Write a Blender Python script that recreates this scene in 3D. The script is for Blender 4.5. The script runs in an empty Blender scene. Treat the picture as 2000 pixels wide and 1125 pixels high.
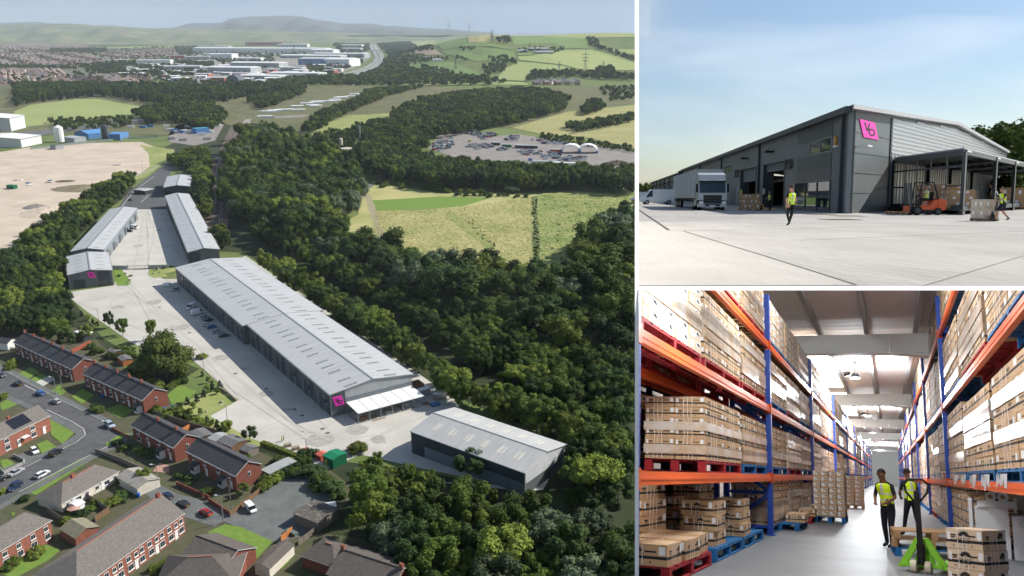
import bpy, bmesh, math, random
from mathutils import Vector as V, Matrix as MX
random.seed(11)
R = random.random
def U(a, b): return a + (b - a) * random.random()
sc = bpy.context.scene
col = sc.collection
# ---------------------------------------------------------------- camera
F, PX, PY, HOR, H = 1650., 1000., 562.5, 58., 120.
PITCH = math.atan((PY - HOR) / F)
cd = bpy.data.cameras.new('camera'); cam = bpy.data.objects.new('camera', cd); col.objects.link(cam)
cd.sensor_width = 36; cd.lens = 36 * F / 2000; cd.clip_start = .5; cd.clip_end = 60000
cam.location = (0, 0, H); cam.rotation_euler = (math.pi / 2 - PITCH, 0, 0); sc.camera = cam
EYE = V((0, 0, H)); CR = V((1, 0, 0)); CU = V((0, math.sin(PITCH), math.cos(PITCH))); CF = V((0, math.cos(PITCH), -math.sin(PITCH)))
def ray(px, py): return CR * ((px - PX) / F) + CU * (-(py - PY) / F) + CF
# ---------------------------------------------------------------- light
EL, AZ = math.radians(36), math.atan2(.905, .425)      # azimuth clockwise from +Y
SUN = V((math.cos(EL) * math.sin(AZ), math.cos(EL) * math.cos(AZ), math.sin(EL)))
sl = bpy.data.lights.new('sun', 'SUN'); so = bpy.data.objects.new('sun', sl); col.objects.link(so)
sl.energy = 5.0; sl.angle = math.radians(.53); sl.color = (1, .955, .88)
so.rotation_euler = SUN.to_track_quat('Z', 'Y').to_euler()
HTR = 384.                                             # horizon row of the eye-level yard
PTR = PITCH - math.atan((PY - HTR) / F)                # that yard's level against the valley floor
FTR = V((0, math.cos(PTR), -math.sin(PTR))); UTR = V((0, math.sin(PTR), math.cos(PTR)))
w = bpy.data.worlds.new('World'); sc.world = w; w.use_nodes = True
nt = w.node_tree; bgn = nt.nodes['Background']
sky = nt.nodes.new('ShaderNodeTexSky'); sky.sky_type = 'NISHITA'; sky.sun_disc = False
sS = V((SUN.x, SUN.dot(FTR), SUN.dot(UTR)))
sky.sun_elevation = math.asin(sS.z); sky.sun_rotation = math.atan2(sS.x, sS.y)
sky.air_density = 1.0; sky.dust_density = .8; sky.ozone_density = 2.6; sky.altitude = 100
tc = nt.nodes.new('ShaderNodeTexCoord'); vr = nt.nodes.new('ShaderNodeVectorRotate')
vr.rotation_type = 'X_AXIS'; vr.inputs['Angle'].default_value = PTR
nt.links.new(tc.outputs['Generated'], vr.inputs['Vector']); nt.links.new(vr.outputs[0], sky.inputs['Vector'])
cn = nt.nodes.new('ShaderNodeTexNoise'); cm = nt.nodes.new('ShaderNodeMapping'); cm.inputs['Scale'].default_value = (1.3, 1.6, 7); cm.inputs['Rotation'].default_value = (0, .35, 0); cn.inputs['Scale'].default_value = 2.2; cn.inputs['Detail'].default_value = 7; cn.inputs['Distortion'].default_value = .6
nt.links.new(vr.outputs[0], cm.inputs[0]); nt.links.new(cm.outputs[0], cn.inputs['Vector']); crp = nt.nodes.new('ShaderNodeValToRGB'); crp.color_ramp.elements[0].position = .46; crp.color_ramp.elements[1].position = .78; crp.color_ramp.elements[0].color = (0, 0, 0, 1); crp.color_ramp.elements[1].color = (.35, .35, .35, 1)
nt.links.new(cn.outputs['Fac'], crp.inputs[0]); cmx = nt.nodes.new('ShaderNodeMixRGB'); cmx.inputs[2].default_value = (9.3, 9.6, 9.9, 1); nt.links.new(crp.outputs[0], cmx.inputs[0]); nt.links.new(sky.outputs[0], cmx.inputs[1])   # thin cirrus
nt.links.new(cmx.outputs[0], bgn.inputs[0]); bgn.inputs[1].default_value = .09
sc.view_settings.view_transform = 'Standard'; sc.view_settings.look = 'None'; sc.view_settings.exposure = .45; sc.view_settings.gamma = 1
sc.cycles.use_denoising = True
sc.cycles.max_bounces = 7; sc.cycles.diffuse_bounces = 4; sc.cycles.glossy_bounces = 3; sc.cycles.transmission_bounces = 4
sc.cycles.transparent_max_bounces = 6; sc.cycles.volume_bounces = 0; sc.cycles.caustics_reflective = False; sc.cycles.caustics_refractive = False
sc.cycles.use_adaptive_sampling = True; sc.cycles.adaptive_threshold = .03; sc.cycles.sample_clamp_indirect = 6; sc.render.use_persistent_data = False
# ---------------------------------------------------------------- frames: valley = world, yard, aisle
def frame(x, y, z, s=1.):
    return MX.Translation(EYE) @ MX(((x.x, y.x, z.x, 0), (x.y, y.y, z.y, 0), (x.z, y.z, z.z, 0), (0, 0, 0, 1))) @ MX.Scale(s, 4)
I4 = MX.Identity(4)
STR = .5
TRF = frame(CR, FTR, UTR, STR)
VBX, VBY = 1735., 932.
_d = ray(VBX, VBY).normalized()
_u1 = (CU - _d * CU.dot(_d)).normalized(); _u2 = _d.cross(-ray(VBX - (F * F + (VBY - PY) ** 2 + (VBX - PX) ** 2) / (VBX - PX), VBY)).normalized()
if _u2.dot(CU) < 0: _u2 = -_u2
_u = (_u1 * .5 + _u2 * .5).normalized(); _u = (_u - _d * _u.dot(_d)).normalized()
BRF = frame(_d.cross(_u), _d, _u, 1.)
def lray(fr, px, py):
    r = fr.to_3x3().inverted() @ ray(px, py); return r
def hit(fr, px, py, p0, n):
    r = lray(fr, px, py); p0 = V(p0); n = V(n); return r * (p0.dot(n) / r.dot(n))
# ---------------------------------------------------------------- terrain
def sst(a, b, x):
    t = min(1, max(0, (x - a) / (b - a))); return t * t * (3 - 2 * t)
def hgt(X, Y):
    if Y < 1500: return 0.
    az = X / Y
    h = sst(-.17, -.02, az) * (sst(1650, 3500, Y) * 100 + 6 * math.sin(Y * .003 + az * 30) * sst(1900, 2600, Y)) + sst(3600, 4600, Y) * -60 * sst(-.17, -.02, az)
    h += sst(2200, 6000, Y) * 10 * math.sin(az * 14 + Y * .0007) * (1 - sst(-.3, -.1, az))
    return h
def G(px, py, z=0.):
    r = ray(px, py); return EYE + r * ((z - H) / r.z)
def GT(px, py, up=0.):
    r = ray(px, py)
    if py > 185 and r.z < 0: return G(px, py, up)
    t = 1200.
    while t < 30000:
        p = EYE + r * t
        if p.z <= hgt(p.x, p.y) + up: break
        t *= 1.012
    lo = t / 1.012
    for _ in range(12):
        m = (lo + t) / 2; p = EYE + r * m
        if p.z <= hgt(p.x, p.y) + up: t = m
        else: lo = m
    return EYE + r * t
def proj(p):
    q = p - EYE; d = q.dot(CF); return PX + F * q.dot(CR) / d, PY - F * q.dot(CU) / d
def ppm(p): return F / (p - EYE).dot(CF)
# ---------------------------------------------------------------- materials
MATS = {}
def nd(nt, t, **k):
    n = nt.nodes.new(t)
    for a, b in k.items(): setattr(n, a, b)
    return n
def mat(name, c, rough=.8, c2=None, scale=1., detail=4., metal=0., spec=.3, bump=0., bscale=None, emit=None, estr=0., coord='Object', rnd=0., trans=0., lo=.35, hi=.65, stretch=None, wave=None):
    """Principled: colour c to c2 by noise, optional bump and a per-object brightness spread"""
    if name in MATS: return MATS[name]
    m = bpy.data.materials.new(name); m.use_nodes = True; MATS[name] = m
    t = m.node_tree; b = t.nodes['Principled BSDF']; L = t.links.new
    c4 = (*c, 1)
    b.inputs['Roughness'].default_value = rough; b.inputs['Metallic'].default_value = metal; b.inputs['Specular IOR Level'].default_value = spec
    src = None
    tcn = nd(t, 'ShaderNodeTexCoord'); vec = tcn.outputs[coord]
    if stretch:
        mp = nd(t, 'ShaderNodeMapping'); mp.inputs['Scale'].default_value = stretch; L(vec, mp.inputs[0]); vec = mp.outputs[0]
    if c2 is not None:
        n = nd(t, 'ShaderNodeTexNoise'); n.inputs['Scale'].default_value = scale; n.inputs['Detail'].default_value = detail; n.inputs['Roughness'].default_value = .65
        L(vec, n.inputs['Vector'])
        cr = nd(t, 'ShaderNodeValToRGB'); cr.color_ramp.elements[0].position = lo; cr.color_ramp.elements[1].position = hi
        cr.color_ramp.elements[0].color = c4; cr.color_ramp.elements[1].color = (*c2, 1)
        L(n.outputs['Fac'], cr.inputs[0]); src = cr.outputs[0]
    if rnd:
        oi = nd(t, 'ShaderNodeObjectInfo'); mr = nd(t, 'ShaderNodeMapRange'); mr.inputs[3].default_value = 1 - rnd; mr.inputs[4].default_value = 1 + rnd
        L(oi.outputs['Random'], mr.inputs[0]); hs = nd(t, 'ShaderNodeHueSaturation'); L(mr.outputs[0], hs.inputs['Value'])
        if src: L(src, hs.inputs['Color'])
        else: hs.inputs['Color'].default_value = c4
        src = hs.outputs[0]
    if src: L(src, b.inputs['Base Color'])
    else: b.inputs['Base Color'].default_value = c4
    if wave:
        wv = nd(t, 'ShaderNodeTexWave', bands_direction=wave[0]); wv.inputs['Scale'].default_value = wave[1]; L(vec, wv.inputs['Vector'])
        bp = nd(t, 'ShaderNodeBump'); bp.inputs['Strength'].default_value = wave[2]; bp.inputs['Distance'].default_value = wave[3] if len(wave) > 3 else .05
        L(wv.outputs['Fac'], bp.inputs['Height']); L(bp.outputs[0], b.inputs['Normal'])
    elif bump:
        n2 = nd(t, 'ShaderNodeTexNoise'); n2.inputs['Scale'].default_value = bscale or scale * 4; n2.inputs['Detail'].default_value = 5; L(vec, n2.inputs['Vector'])
        bp = nd(t, 'ShaderNodeBump'); bp.inputs['Strength'].default_value = bump; bp.inputs['Distance'].default_value = .1; L(n2.outputs['Fac'], bp.inputs['Height']); L(bp.outputs[0], b.inputs['Normal'])
    if emit: b.inputs['Emission Color'].default_value = (*emit, 1); b.inputs['Emission Strength'].default_value = estr
    if trans:
        tr = nd(t, 'ShaderNodeBsdfTranslucent'); mx = nd(t, 'ShaderNodeMixShader'); mx.inputs[0].default_value = trans
        if src: L(src, tr.inputs[0])
        else: tr.inputs[0].default_value = c4
        L(b.outputs[0], mx.inputs[1]); L(tr.outputs[0], mx.inputs[2]); L(mx.outputs[0], t.nodes['Material Output'].inputs[0])
    return m
# ---------------------------------------------------------------- mesh builder
class MB:
    def __init__(s): s.v = []; s.f = []; s.m = []
    def face(s, pts, m=0):
        n = len(s.v); s.v += [tuple(p) for p in pts]; s.f.append(tuple(range(n, n + len(pts)))); s.m.append(m); return s
    def box(s, x0, x1, y0, y1, z0, z1, m=0, M=None):
        p = [V((x, y, z)) for z in (z0, z1) for y in (y0, y1) for x in (x0, x1)]
        if M is not None: p = [M @ q for q in p]
        n = len(s.v); s.v += [tuple(q) for q in p]
        for f in ((0, 2, 3, 1), (4, 5, 7, 6), (0, 1, 5, 4), (2, 6, 7, 3), (0, 4, 6, 2), (1, 3, 7, 5)): s.f.append(tuple(n + i for i in f)); s.m.append(m)
        return s
    def prism(s, poly, a, b, m=0, axis='y', M=None):
        """poly of 2D points extruded along an axis from a to b"""
        def P(q, t): return V((q[0], t, q[1])) if axis == 'y' else V((q[0], q[1], t)) if axis == 'z' else V((t, q[0], q[1]))
        A = [P(q, a) for q in poly]; B = [P(q, b) for q in poly]
        if M is not None: A = [M @ q for q in A]; B = [M @ q for q in B]
        k = len(poly); n = len(s.v); s.v += [tuple(q) for q in A + B]
        s.f.append(tuple(range(n, n + k))); s.f.append(tuple(range(n + 2 * k - 1, n + k - 1, -1))); s.m += [m, m]
        for i in range(k): j = (i + 1) % k; s.f.append((n + i, n + k + i, n + k + j, n + j)); s.m.append(m)
        return s
    def cyl(s, p0, p1, r0, r1=None, n=8, m=0):
        p0 = V(p0); p1 = V(p1); r1 = r0 if r1 is None else r1
        d = (p1 - p0).normalized(); a = d.orthogonal().normalized(); b = d.cross(a); k = len(s.v)
        for p, r in ((p0, r0), (p1, r1)):
            for i in range(n):
                t = 2 * math.pi * i / n; s.v.append(tuple(p + a * math.cos(t) * r + b * math.sin(t) * r))
        for i in range(n): j = (i + 1) % n; s.f.append((k + i, k + j, k + n + j, k + n + i)); s.m.append(m)
        s.f.append(tuple(range(k + n - 1, k - 1, -1))); s.f.append(tuple(range(k + n, k + 2 * n))); s.m += [m, m]
        return s
    def bar(s, p0, p1, w, h=None, m=0, up=(0, 0, 1)):
        p0 = V(p0); p1 = V(p1); h = h or w; d = (p1 - p0).normalized(); up = V(up)
        x = d.cross(up)
        if x.length < 1e-4: x = d.orthogonal()
        x.normalize(); z = x.cross(d); k = len(s.v)
        for p in (p0, p1):
            for i, j in ((-1, -1), (1, -1), (1, 1), (-1, 1)): s.v.append(tuple(p + x * (i * w / 2) + z * (j * h / 2)))
        for f in ((3, 2, 1, 0), (4, 5, 6, 7), (0, 1, 5, 4), (1, 2, 6, 5), (2, 3, 7, 6), (3, 0, 4, 7)): s.f.append(tuple(k + i for i in f)); s.m.append(m)
        return s
    def mesh(s, name, mats):
        me = bpy.data.meshes.new(name); me.from_pydata(s.v, [], s.f)
        for q in (mats if isinstance(mats, (list, tuple)) else [mats]): me.materials.append(q)
        me.polygons.foreach_set('material_index', s.m); me.update(); return me
    def build(s, name, mats, parent=None, smooth=False, M=None, VM=None):
        if VM is not None: s.v = [tuple(VM @ V(q)) for q in s.v]
        me = s.mesh(name, mats)
        if smooth: me.polygons.foreach_set('use_smooth', [True] * len(me.polygons))
        return add(name, me, parent, M)
def add(name, me, parent=None, M=None):
    o = bpy.data.objects.new(name, me); col.objects.link(o)
    if parent is not None: o.parent = parent
    if M is not None: o.matrix_local = M
    return o
def tag(o, label=None, cat=None, group=None, kind=None):
    if label: o['label'] = label
    if cat: o['category'] = cat
    if group: o['group'] = group
    if kind: o['kind'] = kind
    return o
def thing(name, label, cat, M=I4, group=None):
    o = bpy.data.objects.new(name, None); col.objects.link(o); o.empty_display_size = .1; o.matrix_world = M
    return tag(o, label, cat, group)
CH = {}
def kids(o):
    return [c for c in bpy.data.objects if c.parent is o]
def cp(o, M=None, label=None, group=None, mats=None, ch=None):
    """copy of a thing with its parts (and theirs)"""
    c = o.copy(); col.objects.link(c)
    if M is not None: c.matrix_world = M
    if label: c['label'] = label
    if group: c['group'] = group
    for k in (CH[o.name] if o.name in CH else CH.setdefault(o.name, [(q, kids(q)) for q in kids(o)])):
        d = k[0].copy(); col.objects.link(d); d.parent = c
        for g in k[1]: e = g.copy(); col.objects.link(e); e.parent = d
    return c
def recol(o, slot, m, names=None):
    """give this one copy its own paint on shared mesh data"""
    for q in [o] + list(o.children):
        if q.type == 'MESH' and len(q.material_slots) > slot and (names is None or q.name.split('.')[0] in names):
            q.material_slots[slot].link = 'OBJECT'; q.material_slots[slot].material = m
def at(p, rz=0., s=1.): return MX.Translation(V(p)) @ MX.Rotation(rz, 4, 'Z') @ MX.Scale(s, 4)
def basis(o, x, y, z=V((0, 0, 1))):
    return MX(((x.x, y.x, z.x, o.x), (x.y, y.y, z.y, o.y), (x.z, y.z, z.z, o.z), (0, 0, 0, 1)))
def patch(name, pts, m, off=.05, grid=0, kind='structure', label=None, world=False, thick=0):
    """ground patch from picture outline points laid on the terrain"""
    P = [V(p) for p in pts] if world else [GT(*p) for p in pts]
    bm = bmesh.new(); f = bm.faces.new([bm.verts.new((p.x, p.y, 0)) for p in P])
    if f.normal.z < 0 or f.calc_area() and (f.normal_update() or f.normal.z < 0): f.normal_flip()
    if grid:
        xs = [p.x for p in P]; ys = [p.y for p in P]
        for lo, hi, n in ((min(xs), max(xs), V((1, 0, 0))), (min(ys), max(ys), V((0, 1, 0)))):
            t = lo + grid
            while t < hi: bmesh.ops.bisect_plane(bm, geom=bm.verts[:] + bm.edges[:] + bm.faces[:], plane_co=n * t, plane_no=n); t += grid
    bmesh.ops.triangulate(bm, faces=bm.faces[:])
    for v in bm.verts: v.co.z = hgt(v.co.x, v.co.y) + off
    me = bpy.data.meshes.new(name); bm.to_mesh(me); bm.free(); me.materials.append(m)
    o = add(name, me); o['kind'] = kind
    if label: o['label'] = label
    return o
def text_mesh(s, size, depth, bold=0.):
    cu = bpy.data.curves.new('t', 'FONT'); cu.body = s; cu.size = size; cu.extrude = depth; cu.offset = bold; cu.align_x = 'CENTER'; cu.align_y = 'CENTER'; cu.resolution_u = 3
    o = bpy.data.objects.new('t', cu); me = bpy.data.meshes.new_from_object(o); bpy.data.objects.remove(o); bpy.data.curves.remove(cu); return me
# ================================================================ materials of the valley
concrete = mat('concrete', (.36, .343, .305), .85, (.50, .478, .43), .07, 14, bump=.1, bscale=2, lo=.22, hi=.62)
concrete2 = mat('concrete_pale', (.40, .38, .34), .85, (.51, .485, .435), .1, 12, lo=.25, hi=.6)
asphalt = mat('asphalt', (.075, .076, .08), .9, (.11, .11, .112), .35, 8)
asphalt2 = mat('asphalt_worn', (.10, .11, .105), .9, (.15, .155, .15), .25, 8)
line = mat('road_paint', (.65, .64, .6), .8, (.45, .45, .43), 3)
earth = mat('bare_earth', (.44, .36, .275), .95, (.56, .475, .375), .045, 10, bump=.3, bscale=.8)
gmat = mat('grassland', (.085, .13, .03), .95, (.16, .19, .06), .02, 9, bump=.4, bscale=.6)
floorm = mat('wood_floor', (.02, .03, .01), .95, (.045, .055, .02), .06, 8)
meadow = mat('meadow_dry', (.40, .37, .16), .95, (.22, .26, .08), .03, 12, bump=.8, bscale=1.2, lo=.42, hi=.72)
meadow2 = mat('meadow_green', (.17, .23, .06), .95, (.32, .32, .12), .05, 10, bump=.6, bscale=.9)
path_m = mat('path_dirt', (.36, .31, .22), .95, (.24, .22, .12), .3)
fieldy = mat('field_straw', (.34, .31, .13), .95, (.26, .26, .10), .02, 8, bump=.4, bscale=.5)
fieldg = mat('field_green', (.12, .20, .05), .95, (.17, .24, .075), .01, 8)
fieldp = mat('field_pale', (.30, .33, .12), .95, (.24, .29, .10), .01, 8)
fieldb = mat('field_brown', (.36, .27, .19), .95, (.42, .34, .25), .02, 8)
lawn = mat('lawn', (.11, .20, .025), .95, (.16, .24, .045), .5, 8, bump=.3, bscale=4)
garden = mat('garden_soil', (.06, .075, .03), .95, (.10, .085, .055), .35, 8)
metal_roof = mat('metal_roof', (.36, .37, .368), .5, (.46, .467, .465), .35, 9, spec=.4, stretch=(.12, 2., 1), wave=('Y', .5, .35, .06), lo=.25, hi=.6)
metal_roof2 = mat('metal_roof_ribbed', (.42, .42, .415), .5, (.57, .57, .56), .1, 6, spec=.4, wave=('Y', .55, .8, .08))
clad = mat('cladding_grey', (.105, .115, .12), .55, (.12, .13, .135), .5, 3, spec=.3)
clad_d = mat('cladding_dark', (.04, .05, .06), .5, (.05, .06, .07), .5, 3)
clad_l = mat('cladding_silver', (.30, .32, .33), .4, (.36, .375, .385), .3, 3, metal=.3, wave=('Z', 1.6, .9, .08))
clad_v = mat('cladding_slate_blue', (.16, .19, .21), .5, (.19, .22, .24), .3, 3, wave=('X', 1.6, .8, .08))
trim = mat('trim_grey', (.20, .22, .23), .45)
white = mat('white_paint', (.78, .78, .76), .5, (.68, .68, .66), 1.2)
whiteclad = mat('white_cladding', (.62, .63, .63), .5, (.56, .57, .58), .05, 4, wave=('Z', .8, .3))
skyl = mat('rooflight_pane', (.22, .235, .215), .3, (.17, .18, .165), 2)
brick = mat('brick', (.23, .075, .05), .9, (.16, .055, .04), 1.3, 10, bump=.3, bscale=9)
brick2 = mat('brick_pale', (.31, .12, .08), .9, (.22, .08, .055), 1.1, 10, bump=.3, bscale=9)
slate = mat('slate_roof', (.04, .04, .046), .7, (.10, .098, .105), 3.0, 12, stretch=(.6, 1.6, 1), wave=('Y', 1.3, .7, .08), lo=.35, hi=.75)
tile = mat('concrete_tile_roof', (.30, .27, .245), .85, (.15, .135, .12), 2.2, 12, stretch=(.6, 1.6, 1), wave=('Y', 1.1, 1., .12), lo=.3, hi=.7)
tile2 = mat('brown_tile_roof', (.22, .19, .165), .85, (.11, .095, .085), 2.2, 12, stretch=(.6, 1.6, 1), wave=('Y', 1.1, 1., .12), lo=.3, hi=.7)
felt = mat('roof_felt', (.16, .16, .16), .9, (.11, .11, .11), 1.5)
render_w = mat('cream_render', (.62, .58, .5), .9, (.55, .5, .42), .6)
glass = mat('window_glass', (.03, .04, .05), .08, spec=.6)
black = mat('black_paint', (.012, .012, .013), .6)
pink = mat('pink_sign', (.80, .035, .42), .45)
wood = mat('timber', (.30, .17, .08), .8, (.22, .12, .055), 2, 6, stretch=(1, 1, 6))
wood_g = mat('grey_timber', (.22, .19, .16), .9, (.14, .12, .10), 2, 6)
steel = mat('galvanised_steel', (.42, .43, .44), .4, metal=.6)
steel_d = mat('steel_dark', (.06, .07, .075), .45, metal=.3)
rust = mat('rail_ballast', (.16, .115, .095), .95, (.10, .075, .065), .4, 8)
water = mat('water', (.10, .16, .22), .12, (.13, .19, .25), .01, spec=.6)
stone = mat('stone', (.34, .29, .22), .9, (.25, .21, .16), 1)
terracotta = mat('terracotta', (.38, .13, .06), .8)
panel_pv = mat('solar_panel', (.008, .01, .018), .25, spec=.5)
fencem = mat('fence_boards', (.20, .11, .055), .9, (.13, .08, .045), 2)
leafhedge = None
# ================================================================ terrain sheet
def ground_sheet():
    Ys = [-150, -60, 0, 60, 120, 160]
    while Ys[-1] < 9000: Ys.append(Ys[-1] * 1.045)
    cols = [-700 + i * (1242 + 700) / 70 for i in range(71)]
    vs = []; fs = []
    for y in Ys:
        for c in cols:
            yy = max(y, 1); x = 0; z = 0
            for _ in range(4):
                d = yy * math.cos(PITCH) + (H - z) * math.sin(PITCH); x = (c - PX) / F * d; z = hgt(x, y) if y > 0 else 0
            vs.append((x, y, z))
    n = len(cols)
    for i in range(len(Ys) - 1):
        for j in range(n - 1): a = i * n + j; fs.append((a, a + 1, a + n + 1, a + n))
    me = bpy.data.meshes.new('ground'); me.from_pydata(vs, [], fs); me.materials.append(gmat)
    for p in me.polygons: p.use_smooth = True
    return tag(add('ground', me), kind='structure')
ground_sheet()
P = patch
# woodland floor, town ground and fields
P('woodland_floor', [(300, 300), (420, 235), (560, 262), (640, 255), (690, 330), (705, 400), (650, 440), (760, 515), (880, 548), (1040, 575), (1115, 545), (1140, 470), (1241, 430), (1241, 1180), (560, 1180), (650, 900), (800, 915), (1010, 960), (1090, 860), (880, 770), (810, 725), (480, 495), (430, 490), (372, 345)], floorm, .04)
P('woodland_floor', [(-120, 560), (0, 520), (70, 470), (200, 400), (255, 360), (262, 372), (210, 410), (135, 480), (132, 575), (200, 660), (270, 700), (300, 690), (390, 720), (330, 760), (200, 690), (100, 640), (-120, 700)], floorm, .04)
P('scrub_ground', [(-400, 185), (30, 168), (830, 168), (1241, 168), (1241, 200), (1060, 250), (830, 250), (690, 290), (420, 240), (330, 265), (28, 262), (-400, 300)], mat('scrub', (.085, .10, .04), .95, (.16, .15, .07), .03, 9), .3)
P('meadow', [(700, 385), (735, 358), (850, 377), (1045, 379), (1130, 374), (1241, 382), (1241, 445), (1140, 475), (1110, 545), (1040, 575), (880, 552), (770, 522), (690, 474), (650, 442), (700, 420)], meadow, .07)
P('meadow_rough', [(1050, 380), (1130, 374), (1241, 382), (1241, 445), (1140, 475), (1110, 545), (1045, 573), (1040, 480)], meadow2, .1)
P('meadow_strip', [(720, 392), (860, 384), (960, 386), (905, 403), (820, 410), (735, 412)], lawn, .1)
P('meadow_strip', [(880, 412), (905, 430), (960, 470), (972, 500), (955, 505), (940, 475), (890, 440), (870, 420)], meadow2, .1)
P('footpath', [(712, 380), (722, 378), (735, 410), (742, 440), (775, 505), (765, 510), (735, 450), (722, 415)], path_m, .12)
P('track', [(700, 378), (705, 365), (722, 358), (738, 356), (720, 368), (714, 384), (704, 386)], asphalt2, .12)
P('meadow_slope', [(605, 262), (640, 240), (720, 212), (770, 196), (828, 208), (838, 240), (770, 268), (690, 282), (650, 288)], meadow2, .35)
P('hay_field', [(1000, 250), (1110, 218), (1241, 205), (1241, 290), (1140, 268), (1060, 263)], fieldy, .35)
P('pasture', [(28, 218), (60, 205), (150, 194), (215, 193), (300, 206), (290, 228), (150, 238), (28, 250)], fieldp, .35)
P('pasture', [(420, 232), (440, 205), (480, 190), (490, 200), (470, 232)], meadow2, .35)
P('dual_carriageway', [(20, 262), (150, 246), (300, 230), (420, 222), (420, 229), (300, 238), (150, 256), (20, 273)], asphalt2, .5)
P('bare_earth_site', [(-160, 320), (0, 297), (55, 288), (150, 280), (275, 277), (330, 297), (322, 318), (262, 345), (226, 382), (150, 440), (60, 505), (0, 545), (-160, 640)], earth, .07)
P('grass_verge', [(272, 283), (340, 292), (342, 305), (285, 345), (248, 358), (293, 325), (290, 300)], meadow2, .1)
P('access_road', [(228, 409), (252, 374), (300, 338), (340, 308), (385, 290), (400, 296), (350, 320), (328, 345), (323, 372), (325, 409)], asphalt, .1)
P('scrapyard_ground', [(836, 290), (860, 262), (905, 252), (960, 268), (1010, 262), (1070, 272), (1241, 296), (1241, 342), (1150, 330), (1040, 322), (920, 312), (880, 306)], mat('yard_dirt', (.27, .24, .215), .95, (.20, .185, .175), .08, 8), .3)
P('dealer_yard', [(330, 262), (345, 245), (400, 232), (440, 240), (420, 275), (380, 285), (330, 278)], mat('yard_dirt', (.3, .27, .24)), .3)
P('caravan_park', [(505, 222), (560, 205), (640, 182), (740, 170), (760, 176), (660, 205), (590, 230), (540, 232)], mat('yard_dirt', (.3, .27, .24)), .5)
P('concrete_yard', [(125, 572), (222, 558), (232, 535), (240, 528), (292, 524), (318, 545), (345, 545), (480, 500), (815, 728), (885, 778), (1015, 955), (800, 910), (705, 888), (640, 916), (480, 852), (410, 813), (465, 782), (388, 713), (372, 700), (300, 692), (255, 668), (165, 605)], concrete, .06)
P('concrete_yard', [(198, 522), (229, 408), (324, 406), (369, 514), (366, 524), (292, 526), (240, 528), (222, 524)], concrete2, .06)
P('residential_ground', [(-200, 640), (30, 640), (165, 640), (260, 735), (380, 790), (480, 855), (640, 915), (700, 960), (620, 1040), (760, 1060), (900, 1180), (-200, 1180)], garden, .05)
P('street', [(-60, 695), (0, 722), (60, 752), (130, 790), (205, 825), (245, 850), (234, 862), (150, 905), (60, 952), (0, 985), (-60, 1015), (-60, 955), (0, 928), (60, 905), (130, 873), (163, 849), (158, 836), (95, 806), (0, 765), (-60, 738)], asphalt, .1)
for a in ([(-60, 684), (0, 711), (130, 778), (210, 818), (205, 825), (130, 790), (0, 722), (-60, 695)], [(0, 765), (95, 806), (158, 836), (167, 848), (130, 873), (60, 905), (0, 928), (0, 918), (60, 896), (122, 868), (150, 848), (90, 815), (0, 775)], [(262, 846), (243, 868), (150, 914), (0, 997), (0, 987), (150, 905), (234, 862), (248, 849)]):
    P('pavement', a, asphalt2, .16)
P('car_park', [(436, 1018), (468, 990), (500, 965), (560, 925), (590, 925), (625, 945), (660, 985), (640, 1010), (585, 1050), (550, 1058), (520, 1058)], asphalt2, .11)
P('alley', [(255, 905), (300, 940), (345, 965), (385, 975), (440, 1000), (470, 990), (436, 1018), (420, 1030), (330, 1000), (262, 950)], asphalt2, .1)
for a in ([(96, 815), (146, 845), (122, 868), (100, 850)], [(72, 868), (92, 860), (110, 873), (84, 890)], [(0, 900), (14, 897), (36, 910), (8, 922)], [(0, 790), (14, 780), (36, 790), (4, 803)], [(48, 960), (130, 913), (152, 900), (190, 888), (190, 893), (150, 917), (70, 968)], [(205, 868), (235, 848), (262, 846), (262, 855), (212, 873)], [(0, 1122), (45, 1085), (90, 1065), (118, 1075), (95, 1095), (30, 1130)],
          [(405, 1040), (440, 1025), (470, 1030), (533, 1058), (497, 1097), (430, 1060)], [(327, 772), (352, 752), (385, 765), (360, 785), (335, 790)], [(16, 978), (38, 965), (48, 972), (26, 984)], [(130, 765), (110, 780), (90, 770), (118, 752)], [(25, 1010), (22, 1000), (30, 1003)], [(540, 1100), (575, 1075), (570, 1092), (550, 1112)], [(35, 730), (60, 718), (78, 728), (52, 742)], [(60, 742), (80, 730), (97, 740), (75, 752)], [(140, 775), (160, 760), (185, 772), (160, 790)], [(205, 800), (235, 790), (262, 803), (235, 818)]):
    P('lawn', a, lawn, .14)
P('planted_bank', [(345, 800), (395, 765), (440, 762), (466, 781), (410, 813), (480, 852), (590, 900), (560, 905), (440, 850), (370, 815)], meadow2, .13)
P('planted_bank', [(222, 524), (238, 527), (248, 540), (256, 552), (250, 558), (228, 558)], lawn, .13)
P('planted_bank', [(292, 524), (318, 518), (348, 520), (342, 530), (322, 535), (328, 541), (300, 543), (289, 537)], meadow2, .13)
P('lay_by', [(325, 378), (323, 396), (298, 398), (300, 380)], asphalt, .16)
P('patio', [(1640 / 5.63 - 0 + 20, 905), (330, 910), (330, 925), (298, 922)], mat('paving_pink', (.42, .25, .19), .9, (.36, .21, .16), 1), .18)
P('driveway', [(24, 893), (55, 882), (80, 890), (48, 905)], asphalt2, .15)
P('driveway', [(68, 748), (95, 735), (107, 742), (84, 755)], concrete2, .15)
P('site_path', [(830, 340 + 600), (1010, 958), (1060, 958), (1093, 900), (1090, 895), (1055, 945), (1010, 950)], concrete2, .1)
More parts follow.
